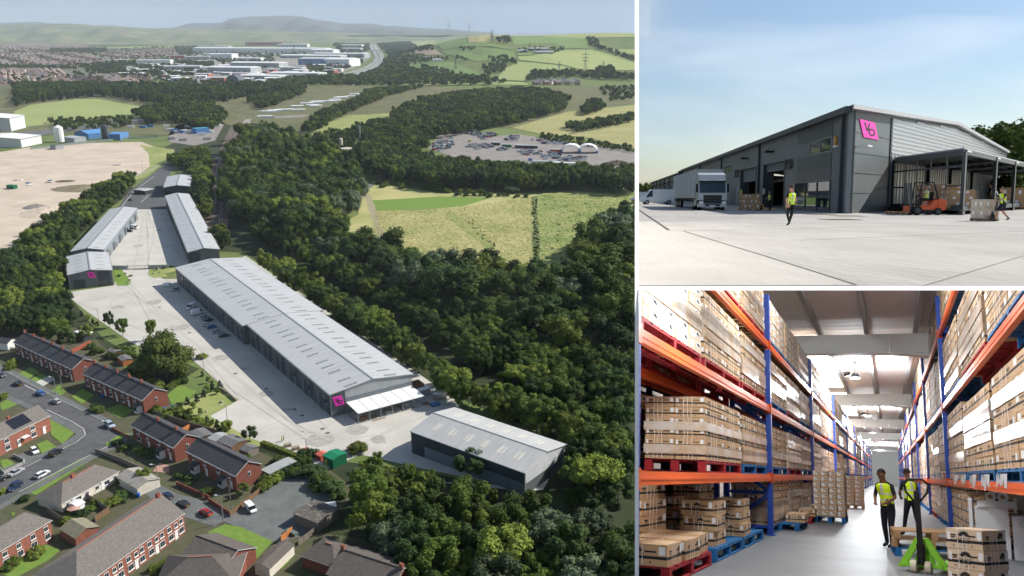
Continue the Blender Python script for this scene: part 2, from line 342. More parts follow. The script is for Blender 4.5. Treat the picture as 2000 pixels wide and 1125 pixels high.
# road paint
def strip(name, pts, wd, m, off=.2, kind='structure'):
    g = [GT(*p) for p in pts]; mb = MB()
    for i in range(len(g) - 1):
        d = (g[i + 1] - g[i]).normalized(); n = V((-d.y, d.x, 0)) * wd / 2
        a, b = g[i] + V((0, 0, off)), g[i + 1] + V((0, 0, off)); mb.face([a - n, b - n, b + n, a + n])
    o = mb.build(name, m); o['kind'] = kind; return o
strip('road_marking', [(48, 753), (70, 764)], .3, line)
strip('kerb_line', [(92, 801), (140, 824), (163, 838), (167, 850), (150, 864), (60, 908), (0, 933)], .22, line)
strip('kerb_line', [(0, 720), (120, 782), (205, 824)], .22, mat('kerb', (.3, .29, .28)))
strip('kerb_line', [(232, 862), (150, 903), (60, 950), (38, 962)], .22, line)
strip('kerb_line', [(237, 405), (262, 374), (300, 345)], .4, line, .2)
strip('road_marking', [(275, 396), (290, 382)], .4, line, .2)
for a in ([(322, 545), (480, 672), (640, 838)], [(240, 530), (300, 640), (420, 740), (600, 860)], [(560, 885), (660, 820), (800, 770)], [(150, 590), (400, 700), (470, 782)], [(230, 560), (470, 690)], [(480, 850), (700, 760)], [(285, 408), (291, 524)], [(620, 905), (860, 800)]):
    strip('concrete_joint', a, .13, mat('joint', (.27, .26, .235)), .1)
for a, b in (((410, 300), (420, 240)),): pass
FOOT = []
# ================================================================ industrial sheds
def shed(name, label, FL, FR, BL, h, rise, wm, rm, over=.35, ax=0, W=None):
    a = GT(*FL, up=h); b = GT(*FR, up=h); c = GT(*BL, up=h)
    x = (b - a); y = (c - a); x.z = y.z = 0
    if x.length > y.length or ax: Wd = x.length; x.normalize(); y = V((-x.y, x.x, 0)); L = (c - a).dot(y)
    else: L = y.length; y.normalize(); x = V((y.y, -y.x, 0)); Wd = (b - a).dot(x)
    Wd = W or Wd
    FOOT.append([(a + x * p + y * q).to_2d() for p, q in ((-5, -3), (Wd + 3, -3), (Wd + 3, L + 3), (-5, L + 3))])
    o = V((a.x, a.y, hgt(a.x, a.y)))
    t = thing(name, label, 'warehouse', basis(o, x, y)); m = Wd / 2
    mb = MB(); mb.prism([(0, 0), (Wd, 0), (Wd, h), (m, h + rise), (0, h)], 0, L, 0)
    mb.build('wall', wm, t)
    for s in (0, 1):
        A = [(-over, h - .1), (m, h + rise + .05), (m, h + rise + .3), (-over, h + .15)]
        if s: A = [(Wd - q[0], q[1]) for q in A][::-1]
        MB().prism(A, -over, L + over).build('roof', rm, t)
    MB().prism([(m - .5, h + rise + .24), (m + .5, h + rise + .24), (m, h + rise + .42)], -over - .02, L + over + .02).build('ridge_cap', trim, t)
    for s in (0, 1):
        x0 = -over - .3 if s == 0 else Wd + over
        MB().box(x0, x0 + .3, -over, L + over, h - .25, h + .05).build('gutter', trim, t)
    t['d'] = (Wd, L); return t, Wd, L
def rooflights(t, Wd, L, h, rise, n0, n, side, w=4.6, d=1.15, panes=3, rows=None, inset=.5):
    m = Wd / 2; sl = rise / m
    for i in range(n):
        y = (i + n0) * L / n
        if rows: y += rows[i % len(rows)]
        for s in side:
            cx = m * (inset if s == 0 else 2 - inset)
            mb = MB()
            for k in range(panes):
                x0 = cx - w / 2 + k * w / panes + .08; x1 = x0 + w / panes - .16
                zz = lambda x: h + rise * (1 - abs(x - m) / m) + .27
                mb.face([(x0, y - d / 2, zz(x0)), (x1, y - d / 2, zz(x1)), (x1, y + d / 2, zz(x1)), (x0, y + d / 2, zz(x0))])
                for (xa, ya, xb, yb) in ((x0, y - d / 2, x1, y - d / 2), (x1, y - d / 2, x1, y + d / 2), (x1, y + d / 2, x0, y + d / 2), (x0, y + d / 2, x0, y - d / 2)):
                    mb.face([(xa, ya, zz(xa) - .15), (xb, yb, zz(xb) - .15), (xb, yb, zz(xb)), (xa, ya, zz(xa))], 1)
            mb.build('rooflight', [skyl, trim], t)
def logo(parent, w, M, name='sign'):
    """pink slanted board with black V and ringed o"""
    h = w * .98
    s = MB().prism([(-.62 * w, .5 * h), (-.33 * w, -.5 * h), (.62 * w, -.5 * h), (.33 * w, .5 * h)], -.09 * w, 0).build(name, pink, parent, M=M)
    q = MB(); e = -.1 * w; y1 = -.092 * w
    q.prism([(-.36 * w, .36 * h), (-.25 * w, .36 * h), (-.15 * w, .02 * h), (-.18 * w, -.12 * h)], e, y1)
    q.prism([(-.06 * w, .36 * h), (.04 * w, .36 * h), (-.12 * w, -.12 * h), (-.18 * w, -.12 * h), (-.15 * w, .02 * h)], e - .002 * w, y1)
    cx, cz, r0, r1 = .15 * w, -.13 * h, .13 * w, .22 * w
    for i in range(20):
        a, b = 2 * math.pi * i / 20, 2 * math.pi * (i + 1) / 20
        q.prism([(cx + r0 * math.cos(a), cz + r0 * math.sin(a)), (cx + r1 * math.cos(a), cz + r1 * math.sin(a)), (cx + r1 * math.cos(b), cz + r1 * math.sin(b)), (cx + r0 * math.cos(b), cz + r0 * math.sin(b))], e, y1)
    q.prism([(-.07 * w, .10 * h), (-.0 * w, .10 * h), (-.01 * w, -.1 * h), (-.07 * w, -.1 * h)], e - .004 * w, y1)
    q.build('lettering', black, s)
    return s
def unit_front(t, L, h, n, off=0., flip=False, num=None):
    """left long wall (x = 0) of a shed: rows of roller doors, glazed offices and pipes"""
    u = L / n
    for i in range(n):
        y = i * u
        for nm, a, b, z0, z1, mm, pr in (('dark_panel', .02, .30, 3.2, h - 1.0, clad_d, .05), ('office_glazing', .04, .28, .1, 2.9, glass, .03), ('window', .12, .29, 4.4, 5.6, glass, .09), ('roller_door', .42, .72, .05, 4.7, clad_d, .08)):
            MB().box(-pr, .02, y + a * u, y + b * u, z0, z1).build(nm, mm, t)
        MB().box(-.22, -.02, y + .985 * u, y + 1.0 * u - .02, 0, h - .25).build('downpipe', trim, t)
        MB().box(-.5, -.02, y + .55 * u, y + .59 * u, 5.5, 5.62).build('wall_lamp', black, t)
        MB().box(-.12, .02, y + .39 * u, y + .415 * u, 0, 5).build('door_jamb', trim, t); MB().box(-.12, .02, y + .725 * u, y + .75 * u, 0, 5).build('door_jamb', trim, t)
h8 = 8.
t, Wd, L = shed('long_warehouse', 'long grey warehouse with pale roof, near section beside the canopy, pink sign on its gable', (645.3, 770.6), (805.7, 731.6), (484, 634), h8, 1.7, clad, metal_roof)
LW = t; WN = (Wd, L)
rooflights(t, Wd, L, h8, 1.7, .2, 13, (0, 1), rows=(0, -1.2, .6), inset=.52)
unit_front(t, L, h8, 6)
MB().box(4.9, Wd - .05, -.06, .02, 0.02, h8 - 2.6).build('gable_lower_cladding', clad_v, t)
mg = MB(); mg.prism([(4.9, h8 - 2.55), (Wd - .05, h8 - 2.55), (Wd - .05, h8 - .1), (Wd / 2, h8 + 1.5), (4.9, h8 + .55 - .18)], -.10, .02); mg.build('gable_upper_cladding', clad_l, t)
MB().box(-.12, .25, -.12, .3, 0, h8 - .2).build('corner_trim', trim, t)
logo(t, 3.2, MX.Translation((2.5, -.1, 5.2)))
for i, s in enumerate(('23', '22', '21')):
    me = text_mesh(s, 1.6, .06, .03); me.materials.append(black)
    o = add('number', me, t); o.matrix_local = MX.Translation((-.16, L / 6 * i + .35 * L / 6, 3.9)) @ MX.Rotation(math.radians(-90), 4, 'Z') @ MX.Rotation(math.pi / 2, 4, 'X')
t, Wd, L = shed('long_warehouse', 'long grey warehouse, far section with pale roof behind the parked vans', (474.9, 636), (632, 606), (343.7, 523), h8 + .06, 1.8, clad, metal_roof, W=WN[0] + 3.6)
rooflights(t, Wd, L, h8 + .06, 1.8, .2, 15, (0, 1), rows=(0, -1.4, .4), inset=.52)
unit_front(t, L, h8, 8)
t, Wd, L = shed('warehouse', 'ribbed pale-roofed grey warehouse standing beside the dark wood, nearest the camera', (803.5, 842.8), (1025.3, 923.7), (875, 782), 7., 1.9, clad_v, metal_roof2)
# this one has its ridge along the front: rebuild as a side-on shed
for o in kids(t): bpy.data.objects.remove(o)
hh, rs = 7., 1.9; L *= .86; m = L / 2
MB().prism([(0, 0), (L, 0), (L, hh), (m, hh + rs), (0, hh)], 0, Wd, axis='x').build('wall', clad_v, t)
for s in (0, 1):
    A = [(-.35, hh - .1), (m, hh + rs + .05), (m, hh + rs + .3), (-.35, hh + .15)]
    if s: A = [(L - q[0], q[1]) for q in A][::-1]
    MB().prism(A, -.35, Wd + .35, axis='x').build('roof', mat('metal_roof_ribbed_x', (.36, .36, .355), .5, (.46, .46, .452), .35, 9, spec=.4, stretch=(2., .12, 1), wave=('X', .3, 1., .12), lo=.25, hi=.6), t)
MB().prism([(m - .4, hh + rs + .24), (m + .4, hh + rs + .24), (m, hh + rs + .4)], -.37, Wd + .37, axis='x').build('ridge_cap', trim, t)
MB().box(.05, Wd - .05, -.06, .02, 0, 3.6).build('lower_cladding', clad_v, t); MB().box(5, Wd - .1, -.09, .02, 3.65, hh - .3).build('upper_cladding', clad_d, t)
MB().box(.1, 5, -.1, .02, 0, hh - .3).build('dark_panel', clad_d, t)
MB().box(-.1, .25, -.13, .2, 0, hh).build('corner_trim', trim, t); MB().box(Wd - .2, Wd + .12, -.13, .2, 0, hh).build('corner_trim', trim, t)
MB().box(Wd - .02, Wd + .06, .3, L - .3, 0, 3.6).build('gable_lower_cladding', clad, t)
MB().prism([(.3, 3.65), (L - .3, 3.65), (L - .3, hh - .2), (m, hh + rs - .25), (.3, hh - .2)], Wd, Wd + .1, axis='x').build('gable_upper_cladding', clad_l, t)
MB().box(Wd, Wd + .12, L * .55, L * .6, 0, 2.2).build('door', clad_d, t)
zf = lambda y: hh + rs * (1 - abs(y - m) / m) + .3
for s in (0, 1):
    for i in range(6):
        x = 5 + i * (Wd - 9) / 5.4; mb = MB(); yc = m * (.5 if s == 0 else 1.5)
        for k in range(3):
            x0 = x + k * .75; x1 = x0 + .4; y0, y1 = yc - 1.7, yc + 1.7
            mb.face([(x0, y0, zf(y0)), (x1, y0, zf(y0)), (x1, y1, zf(y1)), (x0, y1, zf(y1))]); mb.face([(x0, y0, zf(y0) - .2), (x1, y0, zf(y0) - .2), (x1, y0, zf(y0)), (x0, y0, zf(y0))], 0)
        mb.build('rooflight', [mat('rooflight_cream', (.62, .6, .5), .4)], t)
t, Wd, L = shed('small_warehouse', 'small grey warehouse by the left gate with pink sign and two dark openings', (133.3, 537.2), (218.6, 530.4), (131.2, 501.6), 7.5, 1.3, clad, metal_roof)
rooflights(t, Wd, L, 7.5, 1.3, .3, 5, (0, 1), w=3.5)
MB().box(1.6, Wd * .36, -.08, .02, .02, 4.6).build('roller_door', clad_d, t); MB().box(Wd * .66, Wd - 1.2, -.06, .02, 3.2, 7.6).build('dark_panel', clad_d, t)
MB().box(Wd * .66, Wd - 1.2, -.09, .02, .05, 3.1).build('office_glazing', glass, t); MB().box(-.1, .3, -.1, .3, 0, 7.2).build('corner_trim', trim, t); MB().box(Wd - .3, Wd + .1, -.1, .3, 0, 7.2).build('corner_trim', trim, t)
logo(t, 2.9, MX.Translation((Wd * .52, -.1, 6.3)))
t, Wd, L = shed('row_of_units', 'left-hand row of grey units with long pale roof along the earth site', (138.7, 491.4), (199.4, 491), (216, 409.2), 7., 1.2, clad_v, metal_roof)
rooflights(t, Wd, L, 7., 1.2, .3, 12, (0, 1), w=3.2)
for i in range(6):
    y = (i + .3) * L / 6; MB().box(Wd - .02, Wd + .08, y, y + L * .055, 0, 4.6).build('roller_door', clad_d, t); MB().box(Wd - .02, Wd + .07, y + L * .075, y + L * .11, 0, 2.8).build('office_glazing', glass, t)
t, Wd, L = shed('row_of_units', 'right-hand row of grey units with long pale roof and shaded yard side', (368, 492.6), (428.6, 488.4), (323.2, 382.5), 7.5, 1.3, clad, metal_roof)
rooflights(t, Wd, L, 7.5, 1.3, .3, 14, (0, 1), w=3.2); unit_front(t, L, 7.5, 8)
MB().box(.1, Wd * .36, -.06, .02, 0, 7.3).build('dark_panel', clad_d, t)
t, Wd, L = shed('warehouse', 'small dark-walled unit with grey roof at the far site entrance', (320, 366.5), (370, 365.4), (327.5, 345.2), 7., 1.2, clad_d, metal_roof)
MB().box(.5, Wd * .3, -.07, .02, 0, 4).build('roller_door', black, t)
t, Wd, L = shed('white_warehouse', 'large white shed beside the bare earth at the left edge', (-80, 270), (40, 271.5), (-80, 262), 9., 2., whiteclad, white, ax=1)
t, Wd, L = shed('white_warehouse', 'tall white shed behind the white shed at the left edge', (-80, 232), (18, 231), (-80, 226), 16., 2.5, whiteclad, white, ax=1)
t, Wd, L = shed('reception_building', 'small dark flat gatehouse in the middle of the entrance road', (261, 371), (283, 373), (264, 366), 3., .1, clad_d, metal_roof, ax=1)
# canopy of six framed bays against the gable
cz = 3.4; Wg, Lg = WN; Mg = LW.matrix_world
nb = 6; y0 = -9.2; cx0, cx1 = 5.1, Wg - .4; bw = (cx1 - cx0) / nb
t = thing('canopy', 'row of six white-roofed framed bays against the long warehouse gable', 'canopy', Mg @ MX.Translation((cx0, 0, 0)))
for i in range(nb):
    MB().prism([(y0, cz), (-.15, cz + .5), (-.15, cz + .62), (y0, cz + .12)], i * bw + .08, (i + 1) * bw - .08, axis='x').build('roof_panel', white, t)
for i in range(nb + 1):
    for yy, zt in ((y0 + .1, cz), (-.3, cz + .5)): MB().box(i * bw - .12, i * bw + .12, yy - .12, yy + .12, 0, zt).build('post', trim, t)
    MB().bar((i * bw, y0, cz - .05), (i * bw, -.2, cz + .45), .16, .2).build('beam', trim, t); MB().bar((i * bw, y0, .12), (i * bw, -.2, .12), .16, .2).build('beam', trim, t)
for z in (.12, cz - .1): MB().box(0, cx1 - cx0, y0 - .08, y0 + .08, z - .1, z + .1).build('beam', trim, t)
for (a, b, c, d, hgt_, mm, nm, lb) in ((1.2, -8.2, 2.2, 1.2, 1.1, wood, 'crate', 'wooden crate of dark goods under the first canopy bay'), (5.5, -8, 1.6, 1, .5, wood, 'timber_pile', 'low pile of timber under the second canopy bay'), (10, -8.6, 3, 1.4, .9, steel, 'blue_sheet_pile', 'pale wrapped pile under the fourth canopy bay'), (17.5, -7.5, 3.5, 4, 1.6, steel, 'ladder_pile', 'pile of blue and white goods under the last canopy bay'), (4.5, -10.4, 4.5, .4, .25, wood, 'plank', 'loose timber plank on the concrete in front of the canopy')):
    o = MB().box(a, a + c, b, b + d, .02, hgt_ * .55).box(a + .1, a + c - .2, b + .1, b + d - .15, hgt_ * .55, hgt_).build(nm, mm); o.matrix_world = Mg @ MX.Translation((cx0, 0, 0.05)); tag(o, lb, 'pile')
# pallets of goods beside the canopy
def crate(px, py, w, d, h, mm, nm, lb, rz=.6, top=None):
    p = GT(px, py); mb = MB()
    mb.box(-w / 2, w / 2, -d / 2, d / 2, .12, h, 0); mb.box(-w / 2 - .05, w / 2 + .05, -d / 2 - .05, d / 2 + .05, 0, .12, 1)
    if top: mb.box(-w / 2 - .03, w / 2 + .03, -d / 2 - .03, d / 2 + .03, h, h + .15, 2)
    o = mb.build(nm, [mm, wood, top or mm]); o.matrix_world = at(p, rz); return tag(o, lb, 'crate')
crate(827, 771, 4.5, 2.2, 2.2, steel, 'wrapped_crate', 'silver wrapped crate behind the canopy corner', .6, white)
crate(859, 778, 4.2, 2., 2., steel, 'wrapped_crate', 'silver wrapped crate by the ribbed warehouse roof corner', .6, white)
crate(850, 792, 3, 2, .8, mat('tarpaulin_blue', (.08, .16, .3)), 'tarpaulin_pile', 'blue sheeted pile beside the ribbed warehouse', .6)
crate(832, 789, 2, 2, .3, wood, 'broken_pallets', 'scattered broken timber pallets on the concrete', .4)
t = thing('timber_enclosure', 'open timber bin enclosure at the back corner of the long warehouse', 'enclosure', at(GT(816, 765), .6))
for a in ((-2.5, 2.5, -.08, .08), (-2.5, -2.35, 0, 4), (2.35, 2.5, 0, 4), (-2.5, 2.5, 3.9, 4.05)): MB().box(*a, 0, 2.6).build('panel', wood, t)
# ================================================================ houses
def house(name, label, p0, p1, depth, h, rise, wm, rm, units=1, hip=(0, 0), wins=None, doors=None, chim=(), gable_win=True, porch=(), over=.3, chm=None):
    a = G(*p0, h); b = G(*p1, h); x = b - a; L = x.length; x.normalize(); y = V((-x.y, x.x, 0))
    t = thing(name, label, 'house', basis(V((a.x, a.y, .05)), x, y)); D = depth; m = D / 2
    MB().box(0, L, 0, D, 0, h).build('wall', wm, t)
    h0, h1 = hip; o = over
    ra, rb = (h0 * m - (0 if h0 else o)), L - (h1 * m - (0 if h1 else o))
    z0 = h - o * rise / m; zr = h + rise; T = .14
    mb = MB(); A, B, C, E = (-o, -o, z0), (L + o, -o, z0), (L + o, D + o, z0), (-o, D + o, z0); r0, r1 = (ra, m, zr), (rb, m, zr)
    up = lambda q: (q[0], q[1], q[2] + T)
    for f in ([A, B, r1, r0], [C, E, r0, r1]): mb.face([up(q) for q in f])
    mb.face([up(q) for q in ([E, A, r0])], 0 if h0 else 1); mb.face([up(q) for q in ([B, C, r1])], 0 if h1 else 1)
    if not h0: mb.v[-6:-3] = [tuple((q[0] + o, q[1], q[2] - .02)) for q in mb.v[-6:-3]]
    if not h1: mb.v[-3:] = [tuple((q[0] - o, q[1], q[2] - .02)) for q in mb.v[-3:]]
    for q, s in ((A, B), (B, C), (C, E), (E, A)):
        if (q in (B, C) and s in (B, C) and not h1) or (q in (E, A) and s in (E, A) and not h0): continue
        mb.face([q, s, up(s), up(q)], 2)
    for e, r, fl in ((A, r0, h0), (E, r0, h0), (B, r1, h1), (C, r1, h1)):
        if not fl: mb.face([e, r, up(r), up(e)], 2)
    mb.build('roof', [rm, wm, white], t)
    MB().bar((ra, m, zr + T), (rb, m, zr + T), .3, .16).build('ridge_tiles', rm if not hip[0] else mat('ridge_red', (.32, .13, .09)), t)
    u = L / units
    def win(face, s, z, w, hh, nm='window'):
        if face == 'f': f = MB().box(s - w / 2, s + w / 2, -.09, .02, z, z + hh).build(nm, white, t); MB().box(s - w / 2 + .1, s - .04, -.12, -.05, z + .1, z + hh - .1).box(s + .04, s + w / 2 - .1, -.12, -.05, z + .1, z + hh - .1).build('pane', glass, f); MB().box(s - w / 2 - .12, s + w / 2 + .12, -.2, .0, z - .16, z - .01).build('sill', white, f)
        else:
            X = L if face == 'r' else 0; sg = 1 if face == 'r' else -1
            f = MB().box(X - .02 if sg > 0 else X - .09, X + .09 if sg > 0 else X + .02, s - w / 2, s + w / 2, z, z + hh).build(nm, white, t); MB().box(X + sg * .05 - .04, X + sg * .05 + .08, s - w / 2 + .1, s + w / 2 - .1, z + .1, z + hh - .1).build('pane', glass, f)
    for i in range(units):
        for s, z, w, hh in (wins if wins is not None else ((.28, 3.1, 1.3, 1.2), (.72, 3.1, 1.1, 1.2), (.3, .8, 1.7, 1.5))): win('f', (i + s) * u, z, w, hh)
        for s in (doors if doors is not None else (.78,)):
            d = MB().box((i + s) * u - .5, (i + s) * u + .5, -.08, .02, 0, 2.2).build('door', white, t); MB().box((i + s) * u - .65, (i + s) * u + .65, -.35, -.02, 2.25, 2.4).build('door_hood', white, d)
    if gable_win and not h1 and h > 3.5: win('r', D * .52, 3.0, .8, 1.3)
    for s in chim:
        c = MB().box(s * L - .45, s * L + .45, m - .35, m + .35, zr - .8, zr + 1.1).box(s * L - .52, s * L + .52, m - .42, m + .42, zr + .9, zr + 1.05).build('chimney', chm or brick2, t)
        q = MB()
        for k in (-.25, .25): q.cyl((s * L + k, m, zr + 1.05), (s * L + k, m, zr + 1.4), .12, .1, 6)
        q.build('chimney_pot', terracotta, c)
    for s, w, d, hp in porch:
        q = MB().box(s * L - w / 2, s * L + w / 2, -d, -.02, 0, hp).build('porch', white, t); MB().prism([(-d - .15, hp), (0, hp + .7), (0, hp + .85), (-d - .15, hp + .12)], s * L - w / 2 - .15, s * L + w / 2 + .15, axis='x').build('porch_roof', slate, q)
        MB().box(s * L - w / 2 + .15, s * L + w / 2 - .15, -d - .04, -d + .02, .9, hp - .15).build('pane', glass, q)
    return t, L
def gut(t, L, D, h): MB().box(-.3, L + .3, -.45, -.31, h - .3, h - .15).build('gutter', white, t)
t, L = house('terrace_row', 'brick terrace of six houses with slate roof, nearest the white shed', (27.6, 668.2), (141.3, 720.3), 8.6, 5., 2.5, brick, slate, 6, chim=(.005, .17, .335, .5, .665, .83)); gut(t, L, 8, 5)
t, L = house('terrace_row', 'brick terrace of five houses with slate roof beside the big round evergreen', (163.6, 729.6), (279.1, 781.1), 8.6, 5., 2.5, brick, slate, 5, chim=(.005, .2, .4, .6, .8), porch=((.93, 2, 1.6, 2.4),)); gut(t, L, 8, 5)
t, L = house('semi_detached_house', 'pair of brick houses with slate roof beside the young hedge bank', (257.8, 830.7), (339.6, 873.3), 8., 5., 2.4, brick, slate, 2, chim=(.36, .8), porch=((.73, 2, 1.8, 2.3),)); gut(t, L, 8, 5)
t, L = house('semi_detached_house', 'pair of brick houses with slate roof and white glazed porch above the car park', (365.4, 880.4), (460.5, 928.5), 8., 5., 2.4, brick, slate, 2, chim=(), porch=((.2, 2.2, 1.8, 2.3), (.76, 2.2, 1.6, 2.3))); gut(t, L, 8, 5)
t, L = house('brick_house', 'brick house with a black solar panel on its grey tiled roof', (-60, 888), (96, 812), 8.5, 5., 2.6, brick2, tile, 3, chim=(.62,), wins=((.3, 3., 1.6, 1.3), (.3, .8, 1.7, 1.5)), doors=(.72,))
sl_ = 2.6 / 4.25
pv = MB()
for i in range(3):
    for j in range(2): pv.face([(L * .56 + i * 2.1, .55 + j * 1.7, 5.25 + (.55 + j * 1.7) * sl_), (L * .56 + i * 2.1 + 2.03, .55 + j * 1.7, 5.25 + (.55 + j * 1.7) * sl_), (L * .56 + i * 2.1 + 2.03, 2.2 + j * 1.7, 5.25 + (2.2 + j * 1.7) * sl_), (L * .56 + i * 2.1, 2.2 + j * 1.7, 5.25 + (2.2 + j * 1.7) * sl_)])
pv.build('solar_panel', panel_pv, t); MB().box(L * .6, L * .6 + 2.2, -1.5, 0, 2.4, 2.6).build('door_hood', white, t)
t, L = house('bungalow', 'cream bungalow with pale hipped tiled roof and red hips', (120, 983.7), (231, 921), 9., 2.7, 2.5, render_w, tile, 2, hip=(1, 1), chim=(.42,), wins=((.2, .9, 1.2, 1.2), (.55, .9, 1.8, 1.2), (.85, .9, 1., 1.2)), doors=(.4,))
house('brick_house', 'brick house with pale hipped roof in the bottom left corner', (-70, 1118), (98.7, 1016.6), 9., 5.2, 2.6, brick2, tile, 3, hip=(0, 1), chim=(), wins=((.3, 3.1, 1.3, 1.3), (.78, 3.1, 1.2, 1.3), (.3, .9, 1.6, 1.5), (.8, .9, 1.5, 1.5)), doors=())
house('brick_block', 'long brick housing block with pale tiled roof at the bottom left', (150, 1152), (358, 1003), 13., 5.4, 3.6, brick2, tile, 5, hip=(1, 0), chim=(.97,), chm=brick, wins=((.2, 3.2, 1.3, 1.3), (.55, 3.2, 1.1, 1.2), (.82, 3.2, 1.2, 1.3), (.25, .8, 1.7, 1.5), (.8, .8, 1.6, 1.5)), doors=(.52,))
house('tiled_roof_house', 'house with brown tiled roof at the bottom edge left of the lawn', (300, 1150), (460, 1140), 12., 4., 3.2, brick, tile2, 2, hip=(1, 1), wins=(), doors=())
house('tiled_roof_house', 'low house with brown tiled roof beside the small lawn', (352, 1090), (430, 1120), 11., 3.6, 2.6, brick, tile2, 2, hip=(0, 0), wins=(), doors=(), gable_win=False)
house('tiled_roof_house', 'dark brick house with brown tiled roof at the bottom edge near the wood', (640, 1120), (760, 1160), 11., 4.6, 2.8, brick, tile2, 2, hip=(0, 0), chim=(.02, .98), wins=((.5, 2.6, 1.6, 1.3),), doors=())
house('tiled_roof_house', 'small hipped brown roof beside the bottom edge chimney house', (590, 1085), (655, 1108), 8., 3., 2.2, brick, tile2, 1, hip=(1, 1), wins=(), doors=())
# outbuildings
def outb(name, label, p0, p1, D, h, rise, wm, rm, door=None, cat='shed'):
    a = G(*p0, h); b = G(*p1, h); x = b - a; L = x.length; x.normalize(); y = V((-x.y, x.x, 0))
    t = thing(name, label, cat, basis(V((a.x, a.y, .08)), x, y))
    MB().prism([(0, 0), (D, 0), (D, h), (D / 2, h + rise), (0, h)], 0, L, axis='x').build('wall', wm, t)
    for s in (0, 1):
        A = [(-.2, h - .02), (D / 2, h + rise + .03), (D / 2, h + rise + .13), (-.2, h + .08)]
        if s: A = [(D - q[0], q[1]) for q in A][::-1]
        MB().prism(A, -.2, L + .2, axis='x').build('roof', rm, t)
    if door: MB().box(L * door[0], L * door[1], -.06, .02, 0, min(2.1, h - .2)).build('door', door[2], t)
    return t
outb('garage', 'pale concrete garage with asbestos roof beside the bungalow', (228, 932), (268, 955), 6.5, 2.4, 1., render_w, mat('asbestos_roof', (.34, .32, .28), .9, (.26, .24, .21), 1), cat='garage')
outb('shed', 'brick outbuilding with hipped green-grey roof between the brick houses', (117, 1034), (147, 1052), 6, 2.4, 1.2, brick2, mat('mossy_roof', (.24, .22, .15), .9, (.17, .16, .11), 1))
outb('shed', 'flat-roofed grey garage block littered with leaves in the car park', (573, 1003), (620, 1022), 7.5, 2.8, .05, wood_g, mat('littered_felt', (.10, .09, .08), .95, (.40, .35, .28), .9, 8, lo=.55, hi=.75), cat='garage')
outb('shed', 'brown square garden shed with grey roof behind the pair of houses', (370, 845), (388, 858), 4.5, 2.4, .3, fencem, felt)
outb('shed', 'grey-roofed low shed beside the brown garden shed', (406, 856), (422, 864), 5, 2.1, .5, fencem, mat('felt_light', (.3, .31, .31)))
outb('shed', 'wide dark felt-roofed shed behind the porch houses', (424, 862), (452, 874), 5.5, 2.3, .6, fencem, felt)
outb('shed', 'small grey-roofed shed with open side beside the garden fence', (468, 878), (484, 884), 4, 2.0, .6, wood_g, felt)
outb('shed', 'long grey flat-roofed shed at the end of the porch house garden', (511, 918), (527, 926), 9, 2.4, .1, wood_g, mat('felt_light', (.3, .31, .31)))
outb('shed', 'white flat-roofed shed above the far terrace garden', (146, 648), (162, 655), 4, 2.6, .1, clad_d, white)
outb('shed', 'small grey-roofed shed in the terrace back garden', (210, 684), (222, 690), 3, 2.1, .3, fencem, felt)
outb('shed', 'orange timber shed with grey roof in the terrace back garden', (229, 698), (240, 706), 3.5, 2.0, .4, mat('orange_wood', (.45, .17, .05)), felt)
outb('shed', 'white-walled building peeping in at the left edge behind the terrace', (-20, 668), (14, 672), 5, 2.8, 1.2, white, slate)
outb('outbuilding', 'L-shaped cream outbuilding with grey roof below the small lawn', (526, 1112), (574, 1066), 4, 2.5, .9, render_w, tile2)
outb('shed', 'green shipping-container shed on the concrete yard edge', (631, 890), (650, 899), 5, 2.9, .35, mat('green_steel', (.005, .11, .045), .5), mat('green_steel_roof', (.01, .17, .08), .5), door=(.2, .35, mat('sign_yellow', (.6, .5, .05))), cat='container')
outb('skip', 'red tilted skip beside the green container', (617, 888), (626, 892), 2.6, 1.6, .4, mat('red_steel', (.4, .06, .04)), mat('red_steel2', (.5, .12, .08)), cat='skip')
outb('container', 'green small container on the earth site at the left edge', (12, 362), (25, 363), 4, 2.8, .1, mat('green_steel', (.005, .11, .045)), mat('green_steel_roof', (.01, .17, .08)), cat='container')
outb('conservatory', 'white glazed extension roof on the bungalow garden side', (150, 990), (165, 982), 3, 2.2, .4, white, white, cat='conservatory')
# garden walls, fences and hedges as runs
def run(name, label, pts, h, wd, m, cat, post=0, pm=None, z=.05):
    g = [GT(*p) for p in pts]; t = thing(name, label, cat, MX.Translation(g[0])); o = g[0]
    for i in range(len(g) - 1):
        a, b = g[i] - o, g[i + 1] - o; L = (b - a).length; n = max(1, round(L / post)) if post else 1
        for k in range(n):
            p, q = a.lerp(b, k / n), a.lerp(b, (k + .96) / n)
            MB().bar(p + V((0, 0, h / 2 + z)), q + V((0, 0, h / 2 + z)), wd, h).build('panel', m, t)
            if post: MB().box(-.08, .08, -.08, .08, 0, h + .12).build('post', pm or m, t, M=MX.Translation(p + V((0, 0, z))))
    return t
run('garden_wall', 'low brown wall along the garden below the junction', [(187, 884), (236, 902), (280, 922), (300, 940)], 1.3, .2, wood_g, 'wall', 2.5)
run('garden_fence', 'timber fence along the car park below the porch houses', [(450, 1010), (487, 980), (535, 942)], 1.6, .08, fencem, 'fence', 2, wood_g)
run('garden_fence', 'orange timber fence panels at the car park end', [(549, 1060), (572, 1040)], 1.8, .08, mat('orange_wood', (.45, .17, .05)), 'fence', 2, wood_g)
run('garden_fence', 'grey timber fence beside the flat-roofed garage block', [(583, 1066), (625, 1035)], 1.7, .1, wood_g, 'fence', 2, wood_g)
run('garden_fence', 'low timber fence between the terrace back gardens', [(141, 690), (178, 672)], 1.6, .08, mat('red_wood', (.3, .07, .04)), 'fence', 2, wood_g)
run('garden_fence', 'timber fence panels between bungalow and brick block', [(187, 1020), (215, 1000)], 1.7, .08, fencem, 'fence', 2.2, wood_g)
